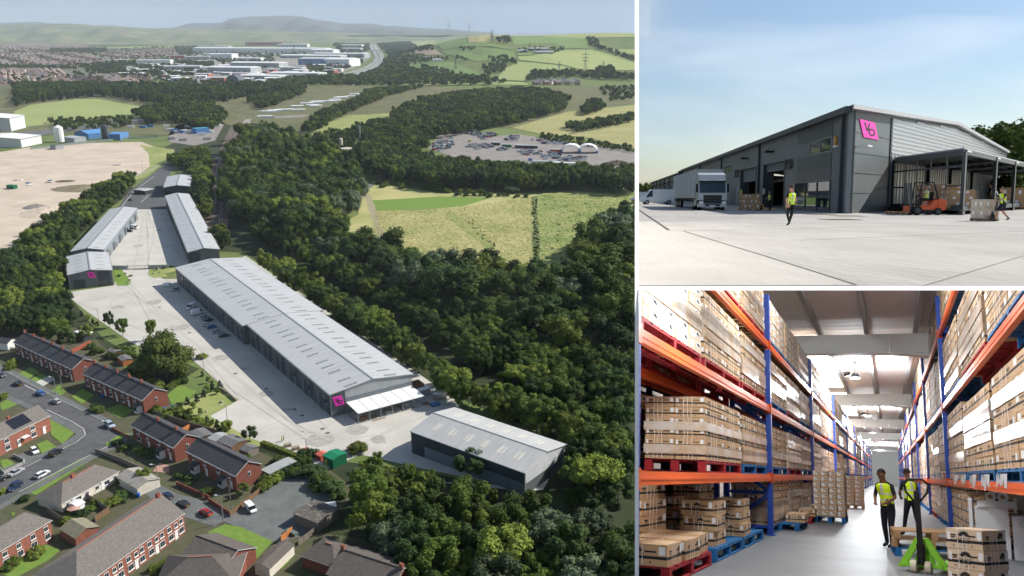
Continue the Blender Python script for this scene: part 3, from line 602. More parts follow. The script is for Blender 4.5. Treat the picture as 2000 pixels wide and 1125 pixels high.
run('garden_fence', 'dark fence along the bungalow rear garden', [(165, 970), (210, 1000)], 1.6, .08, wood_g, 'fence', 2.2)
run('garden_fence', 'dark fence beside the left brick house', [(92, 1000), (127, 1024)], 1.6, .08, wood_g, 'fence', 2.2)
run('garden_wall', 'pale low wall round the solar panel house drive', [(0, 918), (8, 927), (46, 908), (48, 902), (26, 892)], 1.0, .2, mat('grey_wall', (.32, .31, .29)), 'wall')
run('garden_wall', 'low red brick wall beside the parked blue-grey car at the junction', [(217, 838), (255, 858)], .9, .25, brick, 'wall')
run('garden_wall', 'brick wall round the lower porch house garden', [(345, 948), (400, 972), (410, 976)], 1.2, .25, brick, 'wall')
run('garden_wall', 'low wall along the alley corner by the lamp post', [(408, 980), (450, 1008)], 1.2, .25, brick, 'wall')
run('garden_fence', 'orange fence panel behind the semi-detached pair', [(357, 846), (371, 838)], 1.7, .08, mat('orange_wood', (.45, .17, .05)), 'fence', 2)
run('garden_fence', 'dark fence beside the young planted bank', [(306, 812), (370, 834), (420, 848), (470, 868), (487, 882)], 1.7, .1, wood_g, 'fence', 2.4)
run('garden_fence', 'broken picket fence behind the porch house', [(466, 895), (498, 880)], 1.4, .1, wood_g, 'fence', 1.2)
run('perimeter_fence', 'thin grey palisade fence along the earth site and blue factory', [(60, 292), (150, 282), (250, 272), (310, 268)], 2.4, .12, mat('fence_green', (.2, .25, .22)), 'fence', 8)
run('roadside_barrier', 'pale roadside railing along the access road', [(240, 356), (290, 335), (325, 318)], 1.2, .15, steel, 'railing', 5)
run('garden_wall', 'grey retaining wall running along the planted bank by the yard', [(425, 758), (447, 772), (462, 785)], 1., .3, stone, 'wall')
# yard gate
gp = [GT(250, 526), GT(291, 525)]; t = thing('sliding_gate', 'dark barred sliding gate between the two concrete yards', 'gate', MX.Translation(gp[0])); d = gp[1] - gp[0]
for z in (.25, 1.9): MB().bar(V((0, 0, z)), d + V((0, 0, z)), .12).build('rail', steel_d, t)
for k in range(15): MB().bar(d * k / 14 + V((0, 0, .2)), d * k / 14 + V((0, 0, 1.95)), .12 if k % 2 else .06).build('bar', steel_d, t)
for k in (0, 1): MB().bar(d * k, d * k + V((0, 0, 2.4)), .3).build('post', steel_d, t)
run('mesh_fence', 'thin mesh fence joining the gate to the small warehouse', [(213, 526), (249, 526)], 2., .03, mat('wire', (.4, .42, .42)), 'fence', 3)
run('mesh_fence', 'thin mesh fence joining the gate to the right-hand units', [(292, 525), (330, 524)], 2., .03, mat('wire', (.4, .42, .42)), 'fence', 3)
# rocks on the planted banks
for i, (x, y) in enumerate(((250, 553), (254, 548), (251, 541), (246, 535), (308, 526), (318, 523), (330, 521), (312, 533), (302, 529), (433, 787), (403, 805), (300, 535))):
    bm = bmesh.new(); bmesh.ops.create_icosphere(bm, subdivisions=1, radius=U(.5, .9))
    for v in bm.verts: v.co *= U(.7, 1.2)
    me = bpy.data.meshes.new('boulder'); bm.to_mesh(me); bm.free(); me.materials.append(stone)
    o = add('boulder', me); o.matrix_world = at(GT(x, y) + V((0, 0, .3))); tag(o, 'pale boulder on the planted banks beside the yard gate' if i < 9 or i == 11 else ('upper pale boulder on the young hedge bank' if i == 9 else 'lower pale boulder on the young hedge bank'), 'boulder', 'boulders on the planted banks')
# spoil heaps
def heap(px, py, r, h, m, lb):
    bm = bmesh.new(); bmesh.ops.create_grid(bm, x_segments=24, y_segments=24, size=1)
    for v in bm.verts:
        d = v.co.length; v.co.z = max(0, (1 - d)) ** .8 * h * U(.75, 1.1) - .1; v.co.x *= r[0] * U(.95, 1.05); v.co.y *= r[1]
    me = bpy.data.meshes.new('spoil_heap'); bm.to_mesh(me); bm.free(); me.materials.append(m); o = add('spoil_heap', me); o.matrix_world = at(GT(px, py)); tag(o, lb, 'heap')
heap(105, 412, (20, 26), 3.2, earth, 'broad pale heap of earth on the bare site')
heap(70, 405, (9, 8), 2.8, mat('rubble', (.16, .15, .14), .95, (.28, .26, .23), .8, 6, bump=.6, bscale=1.5), 'dark grey rubble heap at the foot of the pale earth heap')
heap(165, 368, (26, 18), 3., mat('weedy_heap', (.16, .14, .08), .95, (.25, .21, .14), .2, 8), 'dark weedy mound on the bare site beside the trees')
heap(127, 354, (9, 7), 1., mat('weedy_heap2', (.1, .09, .06), .95), 'small flat dark heap left of the weedy mound')
for i, (x, y) in enumerate(((30, 353), (55, 358), (62, 362), (95, 357), (98, 353), (40, 352), (228, 323), (232, 347))):
    crate(x, y, U(3, 6), U(2, 4), U(.5, 1.1), [steel, mat('tarpaulin_blue', (.08, .16, .3)), white][i % 3], 'rubbish_pile', 'low pile of pale and blue rubbish on the bare earth site', U(0, 3))['group'] = 'rubbish on the earth site'
# railway
rp = [(425, 470), (422, 440), (425, 400), (428, 360), (430, 325), (440, 300), (455, 262), (470, 232), (482, 205), (490, 195)]
strip('railway_bed', rp, 14, rust, .25)
for k in (-3.4, -2., 1.6, 3.):
    g = [GT(*p) for p in rp]; mb = MB()
    for i in range(len(g) - 1):
        d = (g[i + 1] - g[i]).normalized(); n = V((-d.y, d.x, 0)) * k; mb.bar(g[i] + n + V((0, 0, .45)), g[i + 1] + n + V((0, 0, .45)), .22, .2)
    o = mb.build('rail', mat('rail_steel', (.35, .33, .32), .35, metal=.5)); tag(o, 'steel rail on the railway, %s' % {-3.4: 'leftmost of four', -2.: 'second from the left', 1.6: 'third from the left', 3.: 'rightmost of four'}[k], 'rail', 'rails of the railway')
strip('railway_bed', [(475, 250), (490, 225), (500, 208)], 9, mat('ballast_pale', (.3, .26, .24)), .4)
strip('track_road', [(430, 232), (442, 212), (450, 198)], 7, asphalt2, .4)
t = thing('railway_bridge', 'dark girder road bridge crossing the railway', 'bridge', MX.Translation(GT(402, 318))); d = GT(447, 318) - GT(402, 318)
for s in (0, 7): MB().bar(V((0, s, 6)), d + V((0, s, 6)), .5, 2.2).build('girder', mat('bridge_green', (.06, .09, .08)), t)
MB().box(0, d.x, 0, 7, 5.2, 5.5).build('deck', asphalt, t)
for k in range(12): MB().box(d.x * k / 12 + .3, d.x * k / 12 + .9, -.32, -.22, 5.6, 6.8).build('panel', white, t)
for k in (.0, 1.): MB().box(d.x * k - 1, d.x * k + 1, 0, 7, 0, 5.2).build('abutment', stone, t)

# tall dry grass standing on the meadow
def tufts(name, poly, n, m, h, lean, lb):
    W = [GT(*p) for p in poly]; pl = [(p.x, p.y) for p in W]; xs = [p[0] for p in pl]; ys = [p[1] for p in pl]; vs = []; fs = []; r = random.Random(5); k = 0
    while k < n:
        x, y = r.uniform(min(xs), max(xs)), r.uniform(min(ys), max(ys)); ok = False; j = len(pl) - 1
        for i in range(len(pl)):
            if (pl[i][1] > y) != (pl[j][1] > y) and x < (pl[j][0] - pl[i][0]) * (y - pl[i][1]) / (pl[j][1] - pl[i][1]) + pl[i][0]: ok = not ok
            j = i
        if not ok: continue
        k += 1; a = r.uniform(0, 3.14); w_ = r.uniform(.25, .7); hh = r.uniform(.5, 1.2) * h; c, s_ = math.cos(a) * w_, math.sin(a) * w_; lx, ly = lean[0] * hh + r.uniform(-.3, .3), lean[1] * hh + r.uniform(-.3, .3); b = len(vs)
        vs.extend([(x - c, y - s_, .05), (x + c, y + s_, .05), (x + c * .5 + lx, y + s_ * .5 + ly, hh), (x - c * .5 + lx, y - s_ * .5 + ly, hh)]); fs.append((b, b + 1, b + 2, b + 3))
    me = bpy.data.meshes.new(name); me.from_pydata(vs, [], fs); me.materials.append(m); tag(add(name, me), lb, 'grass', kind='stuff')
straw = mat('dry_grass', (.50, .46, .22), .9, (.38, .38, .15), .03, 6, trans=.5); greeng = mat('green_grass', (.20, .27, .07), .9, (.33, .34, .13), .05, 6, trans=.5)
tufts('dry_grass', [(735, 412), (900, 405), (1042, 384), (1042, 565), (960, 545), (880, 548), (770, 515), (700, 470), (730, 440)], 15000, straw, .38, (-1.2, -.5), 'tall dry grass blowing across the meadow')
tufts('green_grass', [(1050, 382), (1130, 378), (1238, 386), (1238, 445), (1140, 472), (1110, 540), (1047, 570)], 6000, greeng, .45, (-1., -.5), 'rough green grass on the right of the meadow')
tufts('hay_stubble', [(1000, 250), (1110, 218), (1238, 205), (1238, 290), (1140, 268), (1060, 263)], 4000, straw, .6, (-.6, -.3), 'straw-coloured grass in the far hay field')
patch('ditch', [(1037, 384), (1050, 383), (1049, 430), (1056, 470), (1052, 510), (1060, 566), (1041, 572), (1042, 520), (1038, 470), (1043, 430)], mat('ditch_green', (.07, .10, .03), .95, (.15, .18, .06), .3, 8), .13)

# tyre tracks, stains and painted bays on the concrete
tyrem = mat('tyre_mark', (.40, .385, .35), .9); stainm = mat('stain', (.27, .255, .23), .9, (.40, .38, .35), .6, 8)
for i, a in enumerate(([(250, 560), (300, 610), (400, 690), (520, 790), (600, 850)], [(256, 556), (310, 612), (412, 695), (530, 795), (612, 850)], [(240, 575), (215, 590), (225, 625), (270, 640), (340, 660)], [(470, 740), (560, 820), (640, 860), (740, 850), (800, 820)], [(330, 640), (380, 690), (430, 750)], [(280, 420), (272, 470), (262, 522)], [(300, 420), (300, 470), (285, 522)], [(560, 840), (660, 850), (760, 800)])): strip('tyre_track', a, .45, tyrem, .075)
for x, y, r_ in ((430, 700, 3), (350, 640, 4), (520, 770, 3), (620, 860, 5), (560, 800, 2), (700, 840, 4), (300, 590, 4), (270, 480, 3), (310, 450, 3), (740, 860, 3), (230, 600, 3), (480, 720, 2)):
    c = GT(x, y); patch('stain', [c + V((r_ * U(.6, 1.2) * math.cos(k * .7), r_ * U(.6, 1.2) * math.sin(k * .7), 0)) for k in range(9)], stainm, .07, world=True)
for k in range(9):
    x, y = 335 + k * 14, 570 + k * 11.2; strip('bay_line', [(x, y), (x - 22, y + 6)], .2, line, .1)
for i, (x, y) in enumerate(((575, 800), (590, 812), (520, 760), (630, 838), (640, 846), (700, 820), (312, 600), (300, 560), (370, 650), (460, 730))):
    o = MB().box(-.6, .6, -.6, .6, 0, .05).build('drain_cover', rust); o.matrix_world = at(GT(x, y) + V((0, 0, .07)), .6); tag(o, 'small dark drain cover set in the concrete yard', 'drain cover', 'drain covers in the yard')
# ================================================================ trees
def leafmat(name, c, c2, tr=.22):
    m = mat(name, c, .75, c2, .35, 3, rnd=.42, trans=tr, spec=.15, coord='Object', lo=.3, hi=.7); return m
LEAF = [leafmat('leaf_mid', (.05, .088, .014), (.105, .145, .026)), leafmat('leaf_dark', (.028, .055, .014), (.065, .10, .028)), leafmat('leaf_light', (.11, .155, .02), (.19, .22, .045)), leafmat('leaf_silver', (.09, .125, .065), (.14, .175, .10)), leafmat('leaf_conifer', (.025, .042, .02), (.045, .065, .03))]
bark = mat('bark', (.09, .065, .045), .95, (.14, .11, .08), 3); bark_b = mat('birch_bark', (.4, .38, .34), .9, (.2, .18, .16), 2)
def crown_mesh(name, m, clumps, leaves, leaf, shape, seed, core=.8):
    """unit-height crown: clumps of leaf quads round dark cores"""
    r = random.Random(seed); vs = []; fs = []
    def quad(c, n, s):
        a = n.orthogonal().normalized(); a.rotate(MX.Rotation(r.uniform(0, 6.28), 3, n)); b = n.cross(a)
        k = len(vs); q = r.uniform(.55, 1.)
        vs.extend([tuple(c - a * s), tuple(c + b * s * q), tuple(c + a * s), tuple(c - b * s * q)]); fs.append((k, k + 1, k + 2, k + 3))
    cl = []
    for i in range(clumps):
        for _ in range(50):
            t = i / max(1, clumps - 1) if shape == 'cone' else r.random()
            if shape == 'round': z = .32 + .55 * t; w = .36 * math.sqrt(max(0, 1 - ((z - .55) / .48) ** 2)) + .04; rr = r.uniform(.10, .17)
            elif shape == 'tall': z = .22 + .66 * t; w = .21 * math.sqrt(max(0, 1 - ((z - .5) / .52) ** 2)) + .03; rr = r.uniform(.075, .13)
            elif shape == 'cone': z = .1 + .8 * t; w = .26 * (1 - t) ** .8 + .015; rr = .05 + .075 * (1 - t)
            elif shape == 'dome': z = .18 + .62 * t; w = .46 * math.sqrt(max(0, 1 - ((z - .2) / .68) ** 2)) + .02; rr = r.uniform(.13, .19)
            else: z = .2 + .4 * t; w = .55 * (1 - .5 * t); rr = r.uniform(.16, .24)     # bush
            a = r.uniform(0, 6.283); d = w * math.sqrt(r.uniform(.25, 1)); c = V((d * math.cos(a), d * math.sin(a), z))
            if all((c - q[0]).length > .5 * (rr + q[1]) * .75 for q in cl): break
        cl.append((c, rr))
    per = leaves // clumps
    for c, rr in cl:
        for _ in range(per):
            n = V((r.gauss(0, 1), r.gauss(0, 1), r.gauss(0, 1) + .25)).normalized(); p = c + n * rr * r.uniform(.72, 1.12) * V((1, 1, .85)).length / 1.65
            if p.z < .03: p.z = .03
            quad(p, (n + V((r.uniform(-.7, .7), r.uniform(-.7, .7), r.uniform(-.3, .9)))).normalized(), leaf * r.uniform(.6, 1.25))
        if core:
            bm = bmesh.new(); bmesh.ops.create_icosphere(bm, subdivisions=1, radius=rr * core); k = len(vs)
            for v in bm.verts: vs.append(tuple(v.co * r.uniform(.85, 1.1) + c))
            for f in bm.faces: fs.append(tuple(k + v.index for v in f.verts))
            bm.free()
    me = bpy.data.meshes.new(name); me.from_pydata(vs, [], fs); me.materials.append(m); me.update(); return me
def trunk_mesh(name, m, top, r0, seed, limbs=5):
    rr = random.Random(seed); mb = MB(); p = V((0, 0, -.02)); 
    for i in range(4):
        q = V((rr.uniform(-.015, .015), rr.uniform(-.015, .015), top * (i + 1) / 4)); mb.cyl(p, q, r0 * (1 - i * .2), r0 * (1 - (i + 1) * .2), 6); p = q
    for i in range(limbs):
        z = top * rr.uniform(.45, .95); a = rr.uniform(0, 6.28); l = rr.uniform(.12, .24); mb.cyl((0, 0, z), (math.cos(a) * l, math.sin(a) * l, z + l * .8), r0 * .4, r0 * .15, 5)
    return mb.mesh(name, m)
KIND = {}
def kind(k, shapes, mats_, clumps, leaves, leaf, n, top, r0, bm_=bark, limbs=5):
    KIND[k] = [(crown_mesh('crown', mats_[i % len(mats_)], clumps, leaves, leaf, shapes, hash(k) % 1000 + i * 7 if False else len(KIND) * 50 + i), trunk_mesh('trunk', bm_, top, r0, i, limbs)) for i in range(n)]
kind('broad', 'round', LEAF[:3], 17, 2600, .029, 6, .5, .022)
kind('dark', 'round', [LEAF[1], LEAF[0]], 17, 2600, .029, 4, .5, .022)
kind('birch', 'tall', [LEAF[0], LEAF[2]], 20, 1700, .026, 4, .7, .014, bark_b)
kind('willow', 'round', [LEAF[3]], 26, 2600, .028, 2, .45, .025)
kind('conifer', 'cone', [LEAF[4]], 22, 1500, .028, 2, .8, .016)
kind('dome', 'dome', [leafmat('leaf_yew', (.03, .05, .012), (.10, .115, .02))], 40, 5200, .026, 1, .4, .03)
kind('bush', 'bush', [LEAF[0], LEAF[2], LEAF[1]], 12, 1100, .055, 3, .25, .03)
ntree = 0
def tree(k, p, h, label, group=None, wd=1., name=None, i=None):
    global ntree; ntree += 1
    cm, tm = KIND[k][(i if i is not None else random.randrange(99)) % len(KIND[k])]
    t = thing(name or {'birch': 'birch_tree', 'willow': 'willow_tree', 'conifer': 'conifer_tree', 'bush': 'bush', 'dome': 'evergreen_tree'}.get(k, 'broadleaf_tree'), label, 'bush' if k == 'bush' else 'tree', at(p, U(0, 6.28)) @ MX.Diagonal((h * wd, h * wd, h, 1)), group)
    add('crown', cm, t); add('trunk', tm, t); return t
def inside(x, y, poly):
    c = False; j = len(poly) - 1
    for i in range(len(poly)):
        if (poly[i][1] > y) != (poly[j][1] > y) and x < (poly[j][0] - poly[i][0]) * (y - poly[i][1]) / (poly[j][1] - poly[i][1]) + poly[i][0]: c = not c
        j = i
    return c
def scatter(pxpoly, sp, jit=.45, holes=()):
    W = [GT(*p) for p in pxpoly]; poly = [(p.x, p.y) for p in W]; hs = [[(GT(*q).x, GT(*q).y) for q in h] for h in holes]
    xs = [p[0] for p in poly]; ys = [p[1] for p in poly]; out = []; y = min(ys); row = 0
    while y < max(ys):
        x = min(xs) + (row % 2) * sp / 2
        while x < max(xs):
            a, b = x + U(-jit, jit) * sp, y + U(-jit, jit) * sp
            if inside(a, b, poly) and not any(inside(a, b, h) for h in hs): out.append(V((a, b, hgt(a, b))))
            x += sp
        y += sp * .87; row += 1
    return out
WOODS = [  # outline, spacing, heights, kinds, label, group
 ([(665, 960), (700, 960), (760, 990), (860, 1008), (960, 1032), (1040, 1048), (1120, 1062), (1241, 1070), (1241, 1200), (830, 1200), (760, 1100), (700, 1030)], 7.4, (6, 13), ('dark', 'broad', 'dark', 'broad', 'willow'), 'dense dark tree in the wood at the bottom right below the ribbed warehouse', 'wood at the bottom right'),
 ([(705, 912), (740, 912), (800, 928), (900, 956), (1010, 992), (1120, 1020), (1241, 1050), (1241, 1070), (1120, 1062), (960, 1032), (760, 990), (690, 945)], 4.4, (2.6, 5), ('broad', 'dark', 'broad', 'birch'), 'sunlit shrub tree on the bank in front of the ribbed warehouse', 'bank in front of the ribbed warehouse'),
 ([(1095, 900), (1150, 885), (1243, 930), (1243, 1050), (1130, 1015), (1085, 965)], 8.5, (6, 12), ('broad', 'dark'), 'tree on the rough ground right of the ribbed warehouse', 'trees right of the ribbed warehouse'),
 ([(872, 768), (960, 790), (1090, 835), (1243, 885), (1243, 935), (1120, 880), (1000, 832), (885, 782)], 4.8, (7, 11), ('birch', 'broad', 'birch'), 'tree in the belt right behind the ribbed warehouse', 'tree belt behind the ribbed warehouse'),
 ([(375, 335), (410, 340), (412, 420), (440, 480), (500, 515), (600, 568), (700, 628), (800, 690), (880, 760), (960, 800), (1090, 850), (1241, 900), (1241, 940), (1110, 870), (890, 790), (815, 735), (700, 662), (560, 565), (480, 498), (436, 490), (400, 430)], 5.2, (8, 12), ('birch', 'birch', 'broad'), 'slender sunlit tree in the belt along the back of the long warehouse', 'tree belt behind the long warehouse'),
 ([(440, 300), (500, 262), (560, 285), (640, 300), (670, 325), (700, 345), (705, 400), (650, 445), (690, 480), (760, 525), (860, 550), (960, 560), (1040, 580), (1110, 555), (1140, 485), (1241, 440), (1244, 700), (1200, 735), (1100, 690), (1000, 665), (880, 625), (780, 575), (680, 535), (600, 500), (500, 455), (450, 420), (445, 380)], 12.5, (11, 22), ('dark', 'broad', 'broad', 'broad', 'dark', 'willow', 'broad', 'dark'), 'tall tree in the large dark wood right of the long warehouse', 'large dark wood'),
 ([(1244, 700), (1200, 735), (1100, 690), (1000, 665), (880, 625), (780, 575), (680, 535), (600, 500), (500, 455), (500, 470), (600, 525), (700, 590), (800, 645), (900, 710), (1000, 765), (1100, 810), (1244, 860)], 6.5, (6, 11), ('dark', 'dark', 'broad'), 'low shaded tree in the dark dip between the belt and the large wood', 'shaded dip trees'),
 ([(0, 530), (60, 480), (130, 430), (200, 385), (255, 352), (262, 368), (210, 412), (135, 480), (130, 570), (90, 600), (0, 600)], 7.0, (8, 12), ('broad', 'dark', 'broad'), 'green tree in the belt between the earth site and the left-hand units', 'tree belt beside the earth site'),
 ([(0, 600), (100, 585), (125, 600), (150, 640), (130, 690), (90, 670), (30, 660), (0, 680)], 6.6, (7, 11), ('dark', 'broad'), 'shady tree behind the far brick terrace', 'trees behind the terrace'),
 ([(845, 330), (1000, 345), (1120, 350), (1241, 355), (1241, 382), (1130, 372), (1045, 377), (850, 372), (740, 352), (690, 318), (720, 290), (800, 300)], 8.5, (11, 15), ('dark', 'broad', 'dark'), 'dark tree in the line below the scrapyard', 'trees below the scrapyard'),
 ([(330, 318), (350, 310), (400, 300), (420, 330), (385, 345), (375, 420), (395, 470), (372, 385), (372, 345)], 6.5, (7, 10), ('broad', 'birch'), 'bright green tree between the units and the railway', 'trees by the railway'),
 ([(260, 225), (330, 212), (420, 210), (440, 232), (420, 260), (330, 240), (300, 250)], 12, (9, 13), ('dark', 'broad'), 'tree among the yards beyond the bare earth', 'trees beyond the earth site'),
]
INDIV = 300; ALL = []
for wi, (poly, sp, hr, ks, lb, gr) in enumerate(WOODS):
    holes = []
    for p in scatter(poly, sp, holes=holes):
        h = U(*hr); x, y = proj(p + V((0, 0, h * .6))); s = ppm(p)
        if x > 1243 or x < -120 or y > 1230 or any(inside(p.x, p.y, q) for q in FOOT): continue
        edge_ = x + h * .45 * s > 1246
        if 'large dark' in gr and inside(*proj(p), [(405, 480), (410, 300), (452, 250), (500, 195), (500, 250), (452, 310), (440, 400), (436, 480)]): continue
        if ('belt behind' in gr or 'railway' in gr) and inside(*proj(p), [(405, 480), (412, 300), (450, 250), (470, 260), (445, 310), (440, 400), (434, 470)]): continue
        ALL.append((s * h * (1 if y < 1140 else .2) + (1e4 if edge_ else 0), p, h, random.choice(ks), lb, gr))
MID = [  # smaller woods farther off
 ([(760, 240), (790, 215), (830, 200), (900, 190), (1000, 182), (1060, 184), (1110, 200), (1100, 220), (1000, 245), (900, 265), (845, 275), (800, 262)], 11, (12, 16), ('dark', 'dark', 'broad')),
 ([(690, 262), (760, 245), (830, 275), (830, 300), (720, 300)], 10, (11, 15), ('dark', 'broad')),
 ([(590, 262), (610, 235), (700, 200), (720, 182), (830, 172), (760, 190), (700, 215), (650, 240), (620, 262)], 11, (10, 14), ('dark', 'broad')),
 ([(30, 172), (160, 170), (300, 172), (400, 175), (480, 172), (600, 172), (590, 182), (480, 190), (420, 205), (340, 212), (215, 190), (150, 192), (60, 203), (30, 212)], 15, (13, 17), ('conifer', 'dark', 'dark')),
 ([(480, 200), (560, 180), (600, 182), (560, 200), (510, 218)], 13, (9, 12), ('dark', 'broad')),
 ([(1100, 250), (1241, 228), (1241, 240), (1120, 262)], 9, (7, 10), ('dark', 'broad')),
 ([(1130, 222), (1150, 205), (1170, 200), (1180, 215), (1150, 228)], 10, (9, 13), ('dark',)),
 ([(1060, 265), (1100, 268), (1241, 292), (1241, 300), (1100, 282), (1050, 272)], 7, (3, 6), ('dark', 'broad')),
 ([(1040, 388), (1049, 388), (1053, 470), (1056, 562), (1043, 566), (1041, 470)], 3.2, (.7, 1.7), ('bush',)),
 ([(905, 405), (925, 430), (970, 480), (960, 490), (915, 440)], 5, (.6, 1.2), ('bush',)),
 ([(600, 300), (640, 262), (690, 262), (690, 300), (650, 310)], 9, (6, 10), ('dark', 'broad')),
 ([(1060, 400), (1238, 395), (1238, 440), (1120, 520), (1060, 560)], 11, (.5, 1.3), ('bush',)),
 ([(880, 380), (1050, 383), (1050, 388), (880, 386)], 8, (2.5, 4), ('bush',)),
 ([(740, 358), (850, 372), (960, 380), (960, 386), (740, 366)], 7, (3, 6), ('bush', 'broad')),
 ([(1170, 172), (1241, 170), (1241, 195), (1190, 200)], 16, (6, 9), ('dark', 'broad')),
 ([(0, 150), (200, 140), (330, 145), (420, 168), (0, 168)], 48, (9, 13), ('dark', 'broad')),
 ([(150, 130), (330, 118), (420, 126), (400, 150), (300, 152), (200, 150)], 26, (10, 14), ('dark', 'dark')),
 ([(0, 96), (160, 100), (300, 92), (420, 95), (420, 112), (300, 116), (0, 136)], 60, (9, 13), ('dark', 'broad')),
 ([(0, 132), (150, 130), (150, 137), (0, 137)], 24, (10, 13), ('dark',)),
 ([(100, 97), (210, 95), (205, 103), (100, 107)], 32, (10, 14), ('dark',)),
 ([(340, 92), (420, 90), (420, 104), (345, 108)], 40, (10, 14), ('dark',)),
 ([(0, 66), (250, 67), (480, 66), (800, 68), (760, 78), (480, 82), (300, 82), (0, 82)], 75, (12, 18), ('dark', 'dark', 'broad')),
 ([(500, 68), (800, 69), (800, 74), (500, 76)], 60, (14, 22), ('dark',)),
 ([(660, 75), (722, 82), (722, 98), (700, 112), (715, 125), (690, 130), (650, 90)], 38, (10, 14), ('dark',)),
 ([(620, 150), (700, 152), (745, 135), (752, 118), (790, 130), (830, 150), (960, 155), (960, 168), (500, 168), (560, 158)], 18, (10, 14), ('dark', 'broad')),
 ([(735, 85), (800, 82), (840, 92), (830, 100), (760, 112), (748, 100)], 30, (9, 13), ('dark',)),
 ([(755, 112), (830, 108), (840, 122), (800, 130), (760, 125)], 24, (8, 12), ('dark', 'broad')),
 ([(820, 130), (930, 155), (1000, 162), (960, 166), (820, 160)], 20, (8, 12), ('dark',)),
 ([(955, 115), (995, 112), (1015, 128), (960, 125)], 20, (9, 13), ('dark',)), ([(942, 132), (985, 125), (990, 140), (950, 150)], 18, (9, 13), ('dark',)),
 ([(1025, 160), (1040, 143), (1130, 143), (1241, 150), (1241, 160), (1100, 152)], 15, (10, 14), ('dark', 'broad')), ([(1165, 138), (1195, 132), (1200, 150), (1165, 152)], 16, (10, 14), ('dark',)),
 ([(1145, 76), (1160, 76), (1180, 95), (1215, 105), (1241, 115), (1241, 123), (1190, 105), (1150, 90)], 18, (8, 12), ('dark',)),
 ([(970, 76), (995, 73), (997, 85), (972, 85)], 16, (8, 11), ('dark',)), ([(1010, 97), (1100, 93), (1110, 100), (1080, 106), (1015, 104)], 26, (7, 10), ('dark',)),
 ([(830, 115), (915, 113), (915, 122), (830, 121)], 26, (8, 11), ('dark',)), ([(892, 96), (930, 94), (930, 101), (892, 101)], 26, (8, 11), ('dark',)),
 ([(880, 66), (1241, 63.5), (1241, 67), (880, 69)], 60, (8, 12), ('dark',)), ([(820, 92), (845, 92), (850, 100), (825, 100)], 22, (8, 12), ('dark',)),
 ([(420, 118), (530, 112), (540, 122), (430, 128)], 34, (9, 12), ('dark',)), ([(600, 128), (690, 132), (640, 150), (600, 145)], 24, (9, 12), ('dark', 'broad')), ([(490, 128), (520, 128), (520, 140), (490, 140)], 20, (9, 12), ('dark',)),
 ([(410, 103), (560, 106), (600, 100), (600, 108), (540, 114), (410, 110)], 40, (8, 11), ('dark',)), ([(340, 160), (560, 158), (560, 168), (340, 168)], 34, (8, 11), ('dark', 'broad')),
 ([(90, 240), (130, 236), (260, 232), (250, 250), (130, 258)], 14, (6, 9), ('broad', 'dark')),
]
rest = []
for poly, sp, hr, ks in MID:
    pts_ = scatter(poly, sp); random.shuffle(pts_)
    for p in pts_[:1100]:
        h = U(*hr); x, y = proj(p + V((0, 0, h * .6))); s = ppm(p)
        if x + h * .38 * s > 1243 or x < -60: continue
        rest.append((p, h, random.choice(ks)))
ALL.sort(key=lambda q: -q[0])
nE = (CR * F - CF * 246.).normalized()
for s, p, h, k, lb, gr in ALL[:INDIV]:
    t = tree(k, p, h, lb, gr, U(1.0, 1.5) if 'large dark' in gr else U(.9, 1.3))
    if s > 9000:                                   # stands at the white border strip: trimmed against it
        M = t.matrix_world; c = t.children if False else kids(t)
        for o in c:
            bm = bmesh.new(); bm.from_mesh(o.data); bmesh.ops.bisect_plane(bm, geom=bm.verts[:] + bm.edges[:] + bm.faces[:], plane_co=M.inverted() @ EYE, plane_no=M.to_3x3().transposed() @ nE, clear_outer=True)
            me = bpy.data.meshes.new(o.data.name); bm.to_mesh(me); bm.free(); me.materials.append(o.data.materials[0]); o.data = me
print('edge trees', sum(q[0] > 9000 for q in ALL))
rest += [(q[1], q[2] * 1.1, q[3]) for q in ALL[INDIV:]]
und = scatter([(450, 310), (500, 275), (560, 295), (640, 310), (695, 350), (700, 400), (655, 445), (760, 530), (960, 566), (1040, 585), (1115, 560), (1145, 490), (1236, 450), (1236, 850), (1000, 760), (800, 640), (600, 520), (500, 465), (455, 420)], 8, .45)   # low understorey
for p in und:
    if not inside(*proj(p), [(405, 480), (410, 300), (452, 250), (500, 195), (500, 250), (455, 310), (442, 400), (438, 480)]) and not any(inside(p.x, p.y, q) for q in FOOT) and proj(p)[0] < 1222: rest.append((p, U(3, 6), 'dark'))
print('trees', len(ALL), 'rest', len(rest))
# the rest of the woods: one mass of instanced trees
lib = bpy.data.collections.new('woodland_library'); kidx = {}; n = 0
names = [(k, i) for k in KIND for i in range(len(KIND[k]))]
for k, i in names:
    o = bpy.data.objects.new('w%03d' % n, KIND[k][i][0]); lib.objects.link(o); kidx.setdefault(k, []).append(n); n += 1
me = bpy.data.meshes.new('woodland'); me.from_pydata([tuple(p) for p, h, k in rest], [], [])
for nm, ty, vals in (('idx', 'INT', [random.choice(kidx[k]) for p, h, k in rest]), ('hh', 'FLOAT', [h for p, h, k in rest]), ('rz', 'FLOAT', [U(0, 6.28) for _ in rest])):
    me.attributes.new(nm, ty, 'POINT').data.foreach_set('value', vals)
o = add('woodland', me); tag(o, 'far belts and blocks of dense dark woodland across the valley', 'woodland', kind='stuff')
ng = bpy.data.node_groups.new('woodland', 'GeometryNodeTree'); ng.interface.new_socket('Geometry', in_out='INPUT', socket_type='NodeSocketGeometry'); ng.interface.new_socket('Geometry', in_out='OUTPUT', socket_type='NodeSocketGeometry')
gi = ng.nodes.new('NodeGroupInput'); go = ng.nodes.new('NodeGroupOutput'); ip = ng.nodes.new('GeometryNodeInstanceOnPoints'); ci = ng.nodes.new('GeometryNodeCollectionInfo')
